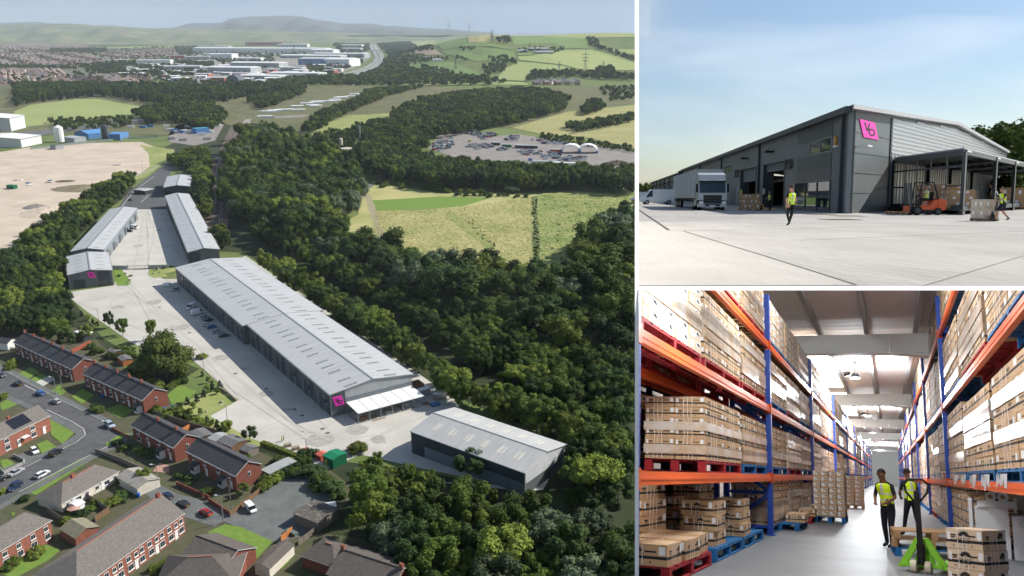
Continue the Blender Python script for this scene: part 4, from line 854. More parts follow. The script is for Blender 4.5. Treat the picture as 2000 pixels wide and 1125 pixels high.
ci.inputs['Collection'].default_value = lib; ci.inputs['Separate Children'].default_value = True; ci.inputs['Reset Children'].default_value = True
def na(nm, ty): q = ng.nodes.new('GeometryNodeInputNamedAttribute'); q.data_type = ty; q.inputs[0].default_value = nm; return q.outputs[0]
ng.links.new(gi.outputs[0], ip.inputs['Points']); ng.links.new(ci.outputs[0], ip.inputs['Instance']); ip.inputs['Pick Instance'].default_value = True
ng.links.new(na('idx', 'INT'), ip.inputs['Instance Index']); cx = ng.nodes.new('ShaderNodeCombineXYZ'); ng.links.new(na('rz', 'FLOAT'), cx.inputs[2]); ng.links.new(cx.outputs[0], ip.inputs['Rotation']); ng.links.new(na('hh', 'FLOAT'), ip.inputs['Scale'])
ng.links.new(ip.outputs[0], go.inputs[0]); md = o.modifiers.new('woodland', 'NODES'); md.node_group = ng
# single trees that stand out
def T(k, px, py, h, lb, wd=1., i=None, **kw): return tree(k, GT(px, py), h, lb, None, wd, i=i, **kw)
T('dome', 325, 742, 19, 'huge round evergreen tree between the brick terrace and the concrete yard', .95)
T('willow', 483, 352, 15, 'silvery willow nearest the railway bridge, upper of the two', 1.)
T('willow', 478, 400, 16, 'silvery willow beside the railway, lower of the two', 1.05)
T('willow', 640, 520, 17, 'big silvery-green tree at the edge of the dark wood by the meadow', 1.1)
T('willow', 1000, 378, 6, 'pale grey-green bush below the scrapyard tree line', 2., name='bush')
T('dark', 917, 935, 8, 'round dark green tree against the ribbed warehouse front wall', 1.25)
T('broad', 1165, 985, 13, 'tall spreading tree right of the ribbed warehouse gable', 1.15)
T('broad', 215, 640, 7, 'thin young tree on the bank beside the concrete yard', .7); T('dark', 240, 655, 7, 'small dark tree right of the thin young tree on the yard bank', .8)
T('broad', 168, 665, 7, 'light green tree beside the white shed', .9); T('broad', 300, 665, 9, 'sparse branching tree left of the huge evergreen', .6, i=2)
T('dark', 18, 655, 11, 'dense dark tree at the left edge behind the terrace', .9); T('broad', 283, 945, 4.5, 'bright leafy bush in front of the garage', 1.1, i=2, name='bush')
T('broad', 447, 850, 5, 'light green tree behind the garden sheds', .9, i=2); T('dark', 488, 862, 4.5, 'round bushy tree at the yard corner by the sheds', 1.2)
T('broad', 690, 410, 10, 'round tree at the left edge of the meadow', 1.1); T('dark', 665, 415, 12, 'broad dark tree beside the meadow path', 1.3)
T('dark', 475, 968, 3.5, 'dark ornamental bush outside the porch house gable', 1.1, name='bush'); T('broad', 480, 905, 3, 'garden bush beside the picket fence', 1.4, i=0, name='bush')
for i, (x, y, h) in enumerate(((352, 800, 3), (366, 790, 3), (378, 800, 3.2), (385, 785, 3), (392, 810, 2.6), (398, 775, 3), (405, 768, 3.4), (415, 765, 3), (425, 770, 2.6), (430, 758, 3.2), (345, 812, 2.4), (405, 826, 2.8), (415, 832, 2.4), (425, 836, 3.2), (436, 838, 2.4), (160, 618, 3), (172, 626, 3), (182, 634, 3), (190, 640, 3), (252, 680, 2.6), (262, 690, 2.8), (395, 735, 2.4), (407, 748, 2.6), (415, 755, 2.6), (372, 812, 3), (360, 820, 2.5))):
    t = tree('conifer' if i % 2 else 'birch', GT(x, y), h, 'young slim shrub in the row on the planted bank beside the yard', 'young shrubs on the planted bank', 1.1, name='shrub')
for i, (x, y, h) in enumerate(((330, 815, 2), (343, 806, 2), (357, 812, 2.2), (370, 822, 2), (385, 828, 2.2), (400, 836, 2), (300, 800, 2), (315, 806, 2), (440, 842, 2), (560, 912, 2.4), (575, 918, 2.6), (590, 905, 2.6), (545, 905, 2.2), (530, 940, 2.6), (545, 930, 2.6), (560, 925, 2.6), (575, 930, 2.4), (595, 930, 2.8), (615, 930, 3), (630, 950, 3.5), (648, 965, 3.5), (515, 955, 2), (525, 948, 2.2), (175, 1000, 1.6), (160, 1008, 1.8), (145, 1005, 1.6), (190, 985, 1.6), (220, 985, 2), (235, 975, 2.2), (130, 1020, 1.6), (90, 690, 2), (20, 720, 2), (22, 712, 2), (190, 805, 2), (186, 800, 2), (235, 690, 3), (220, 700, 2.5), (250, 700, 3), (270, 720, 3), (265, 740, 3), (190, 690, 2.4), (178, 680, 2), (240, 945, 2), (70, 1085, 2), (18, 1105, 2.4), (330, 1120, 2), (345, 1110, 2.2), (318, 1130, 2.4), (275, 885, 2), (290, 890, 2), (305, 880, 2.2), (230, 870, 1.6), (245, 878, 1.6), (600, 895, 3), (700, 882, 3), (300, 760, 3.5), (345, 745, 3.5), (395, 700, 2), (255, 540, .9), (232, 540, 1), (305, 528, .8), (320, 525, .9), (335, 522, .8), (50, 978, 1.6), (135, 865 + 130, 1.4), (400, 965, 1.6), (370, 940, 1.6), (365, 950, 1.4), (350, 935, 1.6), (410, 960, 1.6))):
    tree('bush', GT(x, y), h * 1.3, 'leafy green garden bush among the houses and banks beside the yard', 'garden and bank bushes', 1.5)
# hedges: clipped blocks with leafy skin
def hedge(pts, h, wd, lb):
    g = [GT(*p) for p in pts]; t = thing('hedge', lb, 'hedge', MX.Translation(g[0])); vs = []; fs = []; r = random.Random(len(pts) + int(pts[0][0])); core = MB()
    for i in range(len(g) - 1):
        a, b = g[i] - g[0], g[i + 1] - g[0]; d = (b - a); L = d.length; d.normalize(); nn = V((-d.y, d.x, 0)); core.bar(a + V((0, 0, h / 2)), b + V((0, 0, h / 2)), wd * .85, h * .92)
        for _ in range(int(L * 90)):
            s = r.random() * L; f = r.random()
            if f < .4: c = a + d * s + nn * r.uniform(-wd, wd) / 2 + V((0, 0, h)); n = V((0, 0, 1))
            else: sg = 1 if f < .7 else -1; c = a + d * s + nn * sg * wd / 2 + V((0, 0, r.uniform(.05, 1) * h)); n = nn * sg
            n = (n + V((r.uniform(-.8, .8), r.uniform(-.8, .8), r.uniform(-.3, .8)))).normalized(); q = n.orthogonal().normalized(); w2 = n.cross(q); k = len(vs); e = .16; c = c + n * r.uniform(-.05, .12)
            vs.extend([tuple(c - q * e), tuple(c + w2 * e), tuple(c + q * e), tuple(c - w2 * e)]); fs.append((k, k + 1, k + 2, k + 3))
    me = bpy.data.meshes.new('leaves'); me.from_pydata(vs, [], fs); me.materials.append(LEAF[2]); add('leaves', me, t); core.build('stems', LEAF[1], t)
hedge([(326, 766), (348, 750), (362, 742)], 1.9, 1.6, 'clipped hedge beside the brick terrace gable lawn')
hedge([(512, 872), (548, 885), (582, 900)], 1.8, 1.5, 'clipped hedge running along the yard corner behind the gardens')
hedge([(0, 783), (14, 776)], 1.8, 1.6, 'short clipped hedge at the left edge beside the street')
hedge([(290, 1120), (312, 1108), (328, 1100)], 1.3, 1.3, 'clipped hedge in front of the long brick block')
hedge([(0, 968), (12, 960)], 1.2, 1.2, 'low hedge at the left edge below the dark car')
# ================================================================ far country
def Z3(X, Y): return (820 + X * .215, Y * .215)
for nm, mm, pts in (('field', fieldy, [(445, 315), (820, 312), (815, 390), (705, 395), (440, 392)]), ('field', fieldg, [(150, 330), (435, 318), (432, 394), (700, 402), (850, 455), (200, 455), (140, 410)]), ('field', fieldg, [(190, 465), (860, 475), (870, 535), (640, 555), (500, 560), (240, 500)]),
                    ('field', fieldb, [(-90, 440), (100, 437), (200, 500), (0, 503), (-70, 470)]), ('field', fieldg, [(835, 340), (1100, 335), (1520, 350), (1540, 440), (1300, 440), (1200, 400), (850, 410)]), ('field', fieldp, [(1330, 460), (1560, 455), (1850, 530), (1962, 575), (1962, 640), (1480, 640), (1290, 590), (900, 550), (890, 515), (1030, 510)]),
                    ('field', fieldp, [(690, 722), (780, 620), (900, 565), (1290, 600), (1460, 650), (1040, 655), (1030, 690), (940, 740)]), ('field', fieldp, [(830, 322), (1962, 302), (1962, 338), (1400, 350), (1100, 333)]), ('field', fieldp, [(-200, 752), (940, 752), (1000, 778), (-200, 782)]), ('field', fieldg, [(-100, 560), (330, 580), (560, 680), (620, 710), (500, 720), (0, 650), (-100, 620)]),
                    ('field', fieldp, [(1650, 455), (1962, 450), (1962, 500), (1800, 482)]), ('field', fieldg, [(880, 480), (1020, 480), (1010, 505), (890, 505)]), ('field', fieldp, [(-240, 370), (0, 345), (130, 350), (150, 420), (0, 425), (-120, 420)])):
    patch(nm, [Z3(*p) for p in pts], mm, 1.2, grid=90)
patch('reservoir', [(-30, 81), (150, 82), (300, 86.5), (180, 88.5), (0, 85), (-30, 84)], water, 1.)
patch('field', [(180, 90), (290, 87), (400, 86), (350, 95), (210, 99)], fieldp, 1.)
patch('field', [(-20, 85), (180, 89), (180, 92), (-20, 89)], fieldp, 1.)
patch('field', [(365, 80), (470, 78), (470, 84), (360, 86)], fieldg, 1.)
patch('industrial_ground', [(230, 130), (330, 112), (420, 100), (560, 84), (720, 82), (725, 112), (690, 135), (620, 155), (540, 165), (420, 168), (250, 150)], mat('industrial_ground', (.20, .20, .16), .95, (.30, .29, .25), .008, 9), .8)
patch('town_ground', [(-40, 100), (200, 92), (360, 95), (330, 115), (200, 128), (300, 150), (290, 168), (-40, 168)], mat('town_ground', (.10, .12, .06), .95, (.17, .16, .13), .012, 9), .8)
mway = [[(640, 149.5), (680, 142), (712, 132), (728, 122), (733, 112), (728, 104), (722, 92), (719, 82)], [(729, 82), (737, 92), (746, 103), (751, 112), (747, 122), (735, 133), (700, 146), (655, 156)]]
patch('motorway', mway[0] + mway[1], mat('motorway_tarmac', (.26, .26, .26), .9, (.32, .32, .31), .02), 2., grid=60)
g = [GT(*[(a + b) / 2 for a, b in zip(p, q)]) for p, q in zip(mway[0], mway[1][::-1])]
mb = MB()
for i in range(len(g) - 1): mb.bar(g[i] + V((0, 0, 3)), g[i + 1] + V((0, 0, 3)), 3, 1.2)
tag(mb.build('central_reservation', mat('verge', (.2, .22, .1))), kind='structure')
a, b = GT(721, 104), GT(751, 104); o = MB().bar(a + V((0, 0, 14)), b + V((0, 0, 14)), 9, 3).box(a.x + 20, a.x + 24, a.y - 3, a.y + 3, a.z, a.z + 13).box(b.x - 24, b.x - 20, b.y - 3, b.y + 3, b.z, b.z + 13).build('motorway_bridge', concrete); tag(o, 'grey concrete road bridge over the distant motorway', 'bridge')
# moorland and the long mountain
def ridge(name, prof, D0, D1, z0, m, seed, back=3000):
    r = random.Random(seed); cols = 90; rows = 16; vs = []; fs = []; x0, x1 = prof[0][0], prof[-1][0]
    ph = [r.uniform(0, 6) for _ in range(6)]
    for j in range(rows + 4):
        for i in range(cols + 1):
            px = x0 + (x1 - x0) * i / cols
            for k in range(len(prof) - 1):
                if prof[k][0] <= px <= prof[k + 1][0]: t = (px - prof[k][0]) / (prof[k + 1][0] - prof[k][0]); t = t * t * (3 - 2 * t); py = prof[k][1] * (1 - t) + prof[k + 1][1] * t; break
            t = j / rows; D = D0 + (D1 - D0) * t if j <= rows else D1 + back * (j - rows) / 4
            zc = H + D1 * (HOR - py) / F / math.cos(0)
            if j <= rows: z = z0 + (zc - z0) * (t ** 1.15) + (zc - z0) * .10 * math.sin(px * .045 + ph[0] + t * 4) * math.sin(math.pi * t) + (zc - z0) * .07 * math.sin(px * .11 + ph[1] - t * 7) * math.sin(math.pi * t)
            else: z = zc * (1 - (j - rows) / 4) - 5
            dd = D * math.cos(PITCH) + (H - z) * math.sin(PITCH); vs.append(((px - PX) / F * dd, D, z))
    n = cols + 1
    for j in range(rows + 3):
        for i in range(cols): a = j * n + i; fs.append((a, a + 1, a + n + 1, a + n))
    me = bpy.data.meshes.new(name); me.from_pydata(vs, [], fs); me.materials.append(m); me.polygons.foreach_set('use_smooth', [True] * len(fs)); return tag(add(name, me), kind='structure')
moor = mat('moorland', (.09, .13, .06), .95, (.20, .20, .11), .0022, 10, lo=.4, hi=.6)
ridge('moor', [(-400, 52), (-100, 50), (60, 49), (130, 47), (150, 48), (200, 50.5), (300, 55.5), (420, 57), (600, 62), (800, 66), (960, 64)], 7000, 10500, 0, moor, 3)
ridge('mountain', [(200, 62), (330, 55), (378, 46), (430, 46), (452, 37.5), (500, 33.8), (560, 33.2), (585, 34), (625, 41), (680, 47), (720, 47), (760, 51), (850, 56), (960, 62)], 9500, 16500, 60, mat('mountain_haze_tint', (.06, .085, .085), .95, (.10, .115, .10), .0012, 10), 5)  # distance haze put into the colour: mountain tinted darker blue-grey
ridge('mountain', [(-300, 48), (0, 45.5), (70, 44), (120, 48), (330, 58)], 12000, 17000, 60, MATS['mountain_haze_tint'], 9)
# distant sheds
wl = mat('far_wall_white', (.68, .69, .69), .6); wg = mat('far_wall_grey', (.34, .36, .37), .6); wb = mat('far_wall_blue', (.16, .27, .46), .6); wr = mat('far_wall_red', (.36, .10, .07), .7); fr_ = mat('far_roof_pale', (.66, .67, .66), .6); fg_ = mat('far_roof_grey', (.42, .44, .45), .6)
FAR = [(395, 620, 90, 104, 90, wl, fr_, 'very long low white distribution shed below the mountain'), (607, 650, 97, 105, 70, wl, fr_, 'short white-roofed shed at the end of the very long white shed'), (610, 712, 104, 113.5, 60, wg, fr_, 'distant shed with a bright white end wall beside the motorway'), (549, 663, 108, 115.5, 70, wg, fr_, 'distant low shed behind the blue-walled shed'), (581, 636, 114, 130, 90, wb, fg_, 'blue-walled half of the largest distant warehouse'), (636, 684, 115, 130.5, 90, wl, fr_, 'white-walled half of the largest distant warehouse'), (443, 551, 122, 135, 60, wg, fr_, 'distant grey warehouse with a pale roof below the white sheds'),
       (400, 495, 131, 145, 60, wg, fr_, 'distant pale-roofed warehouse left of the tree clump'), (405, 457, 104, 118, 50, wl, wl, 'bright white block-like distant factory'), (457, 512, 113, 120, 40, wl, fr_, 'distant white shed with a red end panel'), (546, 592, 131, 141, 30, wg, fr_, 'distant grey office building with long windows'), (521, 628, 142, 153, 45, wl, fr_, 'distant flat pale shed beside the motorway bend'), (460, 551, 147, 158, 40, wg, fr_, 'distant low shed in front of the grey warehouse'), (410, 440, 151, 162, 40, wr, fg_, 'distant small brown shed by the dark arched hangar'),
       (543, 599, 86, 92, 40, wl, fr_, 'small distant white shed, left of three on the wooded skyline'), (623, 660, 78, 83, 40, wl, fr_, 'small distant white shed, middle of three on the wooded skyline'), (666, 706, 87, 93, 40, wl, fr_, 'small distant white shed near the motorway, right of three'), (666, 706, 94, 100, 40, wg, fr_, 'distant shed just below the right-hand skyline shed'), (267, 333, 117, 130, 50, wl, fg_, 'distant white-walled shed with three bays near the houses'), (321, 390, 129, 140, 50, wg, fg_, 'distant grey double shed below the white-walled one'), (392, 425, 131, 141, 40, wl, fr_, 'distant white shed right of the grey double shed'), (267, 305, 135, 142, 30, wl, wl, 'distant low white shed among the trees'), (316, 364, 138, 144, 30, wr, fr_, 'distant shed with a red trim line'), (228, 285, 142, 149, 25, wl, fr_, 'distant pale flat shed hidden in the trees'), (333, 362, 108, 115, 20, wr, fg_, 'distant brown brick building above the sheds'), (360, 410, 110, 118, 40, wg, fg_, 'distant grey arched shed by the white factory'), (395, 420, 104, 111, 30, wl, fr_, 'distant white tall shed behind the grey arched shed'), (390, 440, 90, 97, 50, wg, fr_, 'distant grey shed at the left end of the very long white shed'),
       (252, 288, 71.5, 80.5, 25, mat('far_dark', (.09, .1, .12)), fg_, 'distant dark office block beside the reservoir'), (296, 368, 73, 79.5, 40, wl, fr_, 'distant white industrial building beyond the reservoir'), (445, 480, 71, 77, 30, wl, fr_, 'distant white building left of the white tower'), (400, 430, 70, 76, 30, wl, fr_, 'distant pale building on the skyline left of the tower'), (486, 491.5, 63, 72, 12, wl, wl, 'distant slim white tower block on the skyline'), (485, 545, 82, 89, 20, wr, fg_, 'distant row of brown flats above the very long shed'), (208, 250, 116, 120, 20, wl, fr_, 'distant pale flat shed at the edge of the houses')]
for x0, x1, yt, yb, dep, wm, rm, lb in FAR:
    a = GT(x0, yb); b = GT(x1, yb); c = (a + b) / 2; w_ = (b - a).length; s = ppm(c); hh = max(4, (yb - yt) / s * .92 - dep * .0)
    hh = max(5, min(hh, 26)); t = thing('distant_shed' if 'tower' not in lb and 'office' not in lb else 'distant_building', lb, 'building', at((c.x, c.y, c.z), -.25 if x0 > 380 else .15))
    MB().box(-w_ / 2, w_ / 2, 0, dep, -3, hh).build('wall', wm, t)
    MB().prism([(-.5, hh), (dep / 2, hh + dep * .05), (dep + .5, hh), (dep + .5, hh - .6), (-.5, hh - .6)], -w_ / 2 - .5, w_ / 2 + .5, axis='x').build('roof', rm, t)
    nn = int(w_ // 28)
    for k in range(min(nn, 8)): MB().box(-w_ / 2 + (k + .5) * w_ / min(nn, 8) - 3, -w_ / 2 + (k + .5) * w_ / min(nn, 8) + 3, -.4, .05, .2, hh * .55).build('loading_door', [wg, mat('far_dark', (.09, .1, .12)), wb][k % 3] if wm is not wg else MATS['far_dark'], t)
t = thing('hangar', 'dark arched hangar in the distant industrial estate', 'hangar', at(GT(454, 163))); w_ = 14 / ppm(GT(454, 163)) 
MB().prism([(w_ * math.cos(math.pi * k / 12), 1.15 * w_ * math.sin(math.pi * k / 12)) for k in range(13)], 0, 45).build('shell', mat('far_dark', (.09, .1, .12)), t); MB().box(-3, 3, -.4, .1, 0, 7).build('door', black, t)
sm_ = [MB().box(-14, 14, -9, 9, -2, 6.5, 0).prism([(-9.4, 6.5), (0, 8.2), (9.4, 6.5)], -14.4, 14.4, 1, axis='x').box(-8, -3, -9.3, -8.9, 0, 4.5, 2).box(4, 9, -9.3, -8.9, 0, 4.5, 2).mesh('distant_unit', [a, b, MATS['far_dark']]) for a, b in ((wl, fr_), (wg, fr_), (wr, fg_))]
for p in scatter([(240, 138), (330, 120), (430, 112), (560, 104), (660, 100), (690, 128), (640, 148), (540, 162), (400, 166), (260, 152)], 92, .4)[:70]:
    o = add('distant_unit', random.choice(sm_)); o.matrix_world = at(p, U(-.4, .3), U(.8, 1.5)); tag(o, 'small pale industrial unit among the distant sheds', 'building', 'small units of the distant industrial estate')
# distant houses
hm = []
for i, (wm, rm) in enumerate(((mat('far_brick', (.27, .12, .085)), mat('far_slate', (.19, .18, .18))), (mat('far_brick2', (.34, .17, .12)), mat('far_tile', (.25, .185, .16))), (mat('far_render', (.55, .51, .46)), MATS['far_slate']), (MATS['far_brick'], mat('far_tile2', (.28, .20, .17))))):
    mb = MB(); mb.box(-4.5, 4.5, -4, 4, -1, 5, 0); mb.prism([(-4.4, 4.9), (0, 8), (4.4, 4.9)], -4.9, 4.9, 1, axis='x'); mb.box(-.5, .5, -.5, .5, 7, 9, 0)
    for sx in (-2.4, 2.4):
        for z in (.9, 3.2): mb.box(sx - .7, sx + .7, -4.06, -3.95, z, z + 1.2, 2)
    hm.append(mb.mesh('house', [wm, rm, white]))
hz = []
for poly, sp in (([(-20, 137), (118, 138), (128, 152), (60, 166), (-20, 166)], 18), ([(105, 158), (200, 150), (290, 152), (290, 166), (110, 167)], 18), ([(-20, 108), (150, 103), (205, 118), (150, 134), (40, 130), (-20, 128)], 20), ([(-20, 89), (170, 88), (170, 97), (60, 103), (-20, 105)], 24), ([(190, 104), (335, 95), (350, 108), (210, 118)], 24), ([(0, 69), (230, 70), (230, 79), (0, 80)], 60), ([(480, 78), (640, 72), (700, 78), (600, 82)], 70)):
    for p in scatter(poly, sp, .25):
        hz.append((ppm(p), p))
hz.sort(key=lambda q: -q[0]); print('far houses', len(hz))
ang = lambda p: .5 + .35 * math.sin(p.x * .006) + math.pi / 2 * (int(p.x * .013 + p.y * .009) % 2) + U(-.1, .1)
for s, p in hz[:300]:
    o = add('house', random.choice(hm)); o.matrix_world = at(p, ang(p), U(.9, 1.25)); tag(o, 'small gabled house in the distant housing estate at the upper left', 'house', 'houses of the distant estate')
vs = []; fs = []; ms = []
for s, p in hz[300:]:
    M = at(p, ang(p), U(.9, 1.3)); k = len(vs); wi = random.randrange(3)
    for q in ((-4.5, -4, -1), (4.5, -4, -1), (4.5, 4, -1), (-4.5, 4, -1), (-4.5, -4, 5), (4.5, -4, 5), (4.5, 4, 5), (-4.5, 4, 5), (-4.5, 0, 8), (4.5, 0, 8)): vs.append(tuple(M @ V(q)))
    for f, m in (((0, 1, 5, 4), 0), ((1, 2, 6, 9, 5), 0), ((2, 3, 7, 6), 0), ((3, 0, 4, 8, 7), 0), ((4, 5, 9, 8), 1), ((6, 7, 8, 9), 1)): fs.append(tuple(k + i for i in f)); ms.append(wi if m == 0 else 3 + random.randrange(2))
me = bpy.data.meshes.new('distant_houses'); me.from_pydata(vs, [], fs)
for m in (MATS['far_brick'], MATS['far_brick2'], MATS['far_render'], MATS['far_slate'], MATS['far_tile']): me.materials.append(m)
me.polygons.foreach_set('material_index', ms); tag(add('distant_houses', me), 'mass of small houses in the far town below the reservoir', 'houses', kind='stuff')
# farm and village on the hillside
for i, (X, Y, w_, lb) in enumerate(((1070, 460, 60, 'long grey farm shed on the green hillside'), (1130, 490, 55, 'lower dark farm shed on the hillside'), (940, 480, 30, 'left small farm building on the hillside'), (55, 540, 22, 'pale farmhouse below the brown field'), (160, 560, 26, 'second pale farm building below the brown field'))):
    o = MB().box(-w_ / 2, w_ / 2, 0, 14, -3, 6).prism([(-.5, 6), (7, 9), (14.5, 6)], -w_ / 2 - .5, w_ / 2 + .5, 1, axis='x').build('farm_building', [wg if i < 3 else wl, fg_]); o.matrix_world = at(GT(*Z3(X, Y)), .1); tag(o, lb, 'building')
for i in range(13):
    p = GT(*Z3(1050 + i * 32 + U(-8, 8), 772 - (i % 3) * 8)); o = add('house', hm[2 if i % 3 else 0]); o.matrix_world = at(p, U(-.6, .6), 1.3); tag(o, 'pale stone house in the hillside village at the right', 'house', 'houses of the hillside village')
# pylons
mb = MB(); legs = [((sx * 4, sy * 4, 0), (sx * .9, sy * .9, 34)) for sx in (-1, 1) for sy in (-1, 1)]
for a, b in legs: mb.bar(a, b, .55)
for sx in (-1, 1):
    mb.bar((sx * .9, 0, 34), (0, 0, 46), .5)
for k in range(7):
    z0, z1 = k * 5, (k + 1) * 5; w0, w1 = 4 - 3.1 * z0 / 34, 4 - 3.1 * z1 / 34
    for sy in (-1, 1): mb.bar((-w0, sy * w0, z0), (w1, sy * w1, z1), .3); mb.bar((w0, sy * w0, z0), (-w1, sy * w1, z1), .3); mb.bar((sy * w0, -w0, z0), (sy * w1, w1, z1), .3)
pm = mat('pylon_steel', (.16, .18, .19), .6); tower = mb.mesh('tower', pm)
arm = MB().bar((-8, 0, 0), (8, 0, 0), .6, .7).bar((-8, 0, 0), (0, 0, 2.2), .4).bar((8, 0, 0), (0, 0, 2.2), .4)
for s in (-7.6, 7.6): arm.bar((s, 0, 0), (s, 0, -2), .35)
arm = arm.mesh('arm', pm)
for i, (x, yt, yb, lb) in enumerate(((877, 39.5, 66.5, 'tall pylon on the skyline, left of the two large ones'), (917, 42, 66.5, 'tall pylon on the skyline, right of the two large ones'), (961, 57, 85, 'pylon standing over the straw-coloured hill field'), (828, 53, 65, 'small pylon on the left skyline'), (1034, 82, 99, 'faint pylon above the hillside farm'), (1092, 119, 140, 'left pylon of three in the pale hill field'), (1143, 101, 140, 'tallest pylon in the pale hill field'), (1178, 118, 138, 'right pylon of three in the pale hill field'), (890, 110, 136, 'faint pylon in the green field below the brown field'), (797, 57, 67, 'tiny skyline pylon above the motorway'), (648, 56, 68, 'tiny pylon against the mountain'), (382, 113, 128, 'pylon among the distant sheds'), (574, 89, 108, 'slim pylon in front of the very long white shed'), (708, 60, 68, 'tiny pylon right of the mountain slope'))):
    p = GT(x, yb); s = (yb - yt) / ppm(p) / 46; t = thing('pylon', lb, 'pylon', at(p, U(-.4, .4), s), 'electricity pylons'); add('tower', tower, t)
    for z in (24, 31, 38): add('arm', arm, t, MX.Translation((0, 0, z)))
# middle distance: blue factory, silos, chimney house, caravans, masts
t = outb('factory', 'blue-roofed factory shed beyond the bare earth', (172, 262), (212, 258), 30, 6, 3, mat('blue_wall', (.08, .2, .42)), mat('blue_roof', (.10, .25, .5)), cat='factory')
outb('factory', 'smaller blue shed right of the blue-roofed factory', (212, 262), (234, 262), 22, 7, 1, MATS['blue_wall'], MATS['blue_roof'], cat='factory')
outb('factory', 'blue box-shaped trade building above the access road', (382, 252), (408, 250), 14, 6, .3, MATS['blue_wall'], mat('teal_roof', (.05, .25, .35)), cat='factory')
outb('shed', 'grey works shed beside the blue factory silos', (125, 268), (145, 270), 14, 6, 1, wg, fg_, cat='factory')
outb('shed', 'green-roofed cabin beside the works fence', (97, 283), (108, 285), 8, 4, .5, wg, mat('green_felt', (.12, .17, .12)), cat='shed')
for i, (x, y, h_, r_, lb) in enumerate(((117, 277, 16, 5, 'pale silo beside the grey works shed'), (206, 272, 15, 3.4, 'dark silo in front of the blue factory'), (201, 272, 15, 1.5, 'slim silo left of the dark silo'), (667, 300, 15, 1.8, 'cream round tower beside the concrete works in the wood'), (704, 285, 21, .9, 'slim grey chimney behind the concrete works in the wood'))):
    o = MB().cyl((0, 0, 0), (0, 0, h_), r_, r_, 14).cyl((0, 0, h_), (0, 0, h_ + r_ * .5), r_, r_ * .2, 14).build('silo', [white, steel_d, steel, render_w, steel][i], smooth=False); o.matrix_world = at(GT(x, y)); tag(o, lb, 'silo' if i < 3 else 'tower')
outb('works_building', 'cream concrete works building rising from the wood', (671, 292), (691, 290), 12, 8, .3, render_w, mat('works_roof', (.5, .45, .38)), cat='building')
patch('works_yard', [(640, 290), (670, 290), (668, 305), (642, 305)], path_m, .3)
for i in range(26):
    a = U(0, 1); x = 515 + a * 225 + U(-8, 8); y = 226 - a * 50 + U(-2, 6); p = GT(x, y)
    o = MB().box(-U(6, 16), U(6, 14), -2, 2, 0, 3).prism([(-2.2, 3), (0, 3.9), (2.2, 3)], -10, 10, 1, axis='x').build('caravan', [white, wl]); o.matrix_world = at(p, U(.2, .5)); tag(o, 'long white caravan or stall roof in the distant park among the trees', 'caravan', 'white roofs of the distant park')
for i in range(26):
    p = GT(U(240, 425), U(240, 262)) if i < 16 else GT(U(335, 410), U(255, 280)); o = MB().box(-4, 4, -1.3, 1.3, .5, 3.2).box(-3.6, -2.4, -1.32, 1.32, 0, .5).box(2.2, 3.4, -1.32, 1.32, 0, .5).build('parked_lorry', [[white, steel, MATS['blue_wall'], white][i % 4]]); o.matrix_world = at(p, U(-.3, .6)); tag(o, 'pale lorry or van parked in the yards beyond the bare earth', 'lorry', 'vehicles in the far yards')
VEST = []
# ================================================================ vehicles, lamps, people helpers
PAINT = {k: mat('car_' + k, c, .3, spec=.5, metal=.1) for k, c in dict(white=(.75, .76, .77), silver=(.40, .42, .45), black=(.012, .012, .015), blue=(.02, .12, .45), navy=(.015, .03, .09), grey=(.10, .11, .12), red=(.30, .015, .02), dark=(.02, .022, .028), pale=(.36, .44, .52), yellow=(.6, .42, .03)).items()}
tyre = mat('tyre', (.015, .015, .015), .9); rim = mat('wheel_rim', (.45, .46, .47), .35, metal=.7); lampw = mat('lamp_glass', (.8, .8, .78), .2); lampr = mat('tail_lamp', (.4, .01, .01), .3); plate = mat('number_plate', (.7, .55, .05), .6); cglass = mat('car_glass', (.012, .018, .022), .06, spec=.7)
def loft(st):
    """stations (x, zb, zs, zt, w0, w1, wt): lower body, shoulder and glasshouse"""
    bd = MB(); gl = MB(); rg = []
    for x, zb, zs, zt, w0, w1, wt in st: rg.append([V((x, -w0, zb)), V((x, -w1, zs)), V((x, -wt, zt)), V((x, wt, zt)), V((x, w1, zs)), V((x, w0, zb))])
    for i in range(len(st) - 1):
        A, B = rg[i], rg[i + 1]; ga, gb = st[i][3] - st[i][2], st[i + 1][3] - st[i + 1][2]
        for k in range(6):
            l = (k + 1) % 6; f = [A[k], B[k], B[l], A[l]]
            g_ = (k in (1, 3) and (ga > .3 or gb > .3)) or (k == 2 and abs(ga - gb) > .3)
            (gl if g_ else bd).face(f[::-1])
    bd.face(rg[0]); bd.face(rg[-1][::-1]); return bd, gl
def wheel(mb, x, y, r, wd): mb.cyl((x, y - wd / 2, r), (x, y + wd / 2, r), r, r, 12, 0); mb.cyl((x, y - wd / 2 - .01, r), (x, y + wd / 2 + .01, r), r * .62, r * .62, 10, 1)
HATCH = [(-2.05, .35, .75, .8, .72, .78, .62), (-1.95, .28, .92, .98, .82, .86, .66), (-1.55, .25, .94, 1.40, .84, .88, .60), (-.4, .25, .92, 1.46, .84, .88, .62), (.35, .25, .90, 1.40, .84, .88, .60), (1.05, .25, .88, .95, .84, .87, .68), (1.75, .27, .78, .84, .82, .84, .64), (2.08, .35, .62, .66, .70, .72, .55)]
SALOON = [(-2.3, .4, .82, .88, .72, .78, .62), (-2.1, .28, .92, .98, .82, .86, .66), (-1.5, .25, .94, 1.02, .84, .88, .64), (-.8, .25, .92, 1.40, .84, .88, .60), (.25, .25, .90, 1.42, .84, .88, .60), (1.05, .25, .88, .95, .84, .87, .68), (1.95, .27, .78, .84, .82, .84, .64), (2.3, .35, .62, .66, .70, .72, .55)]
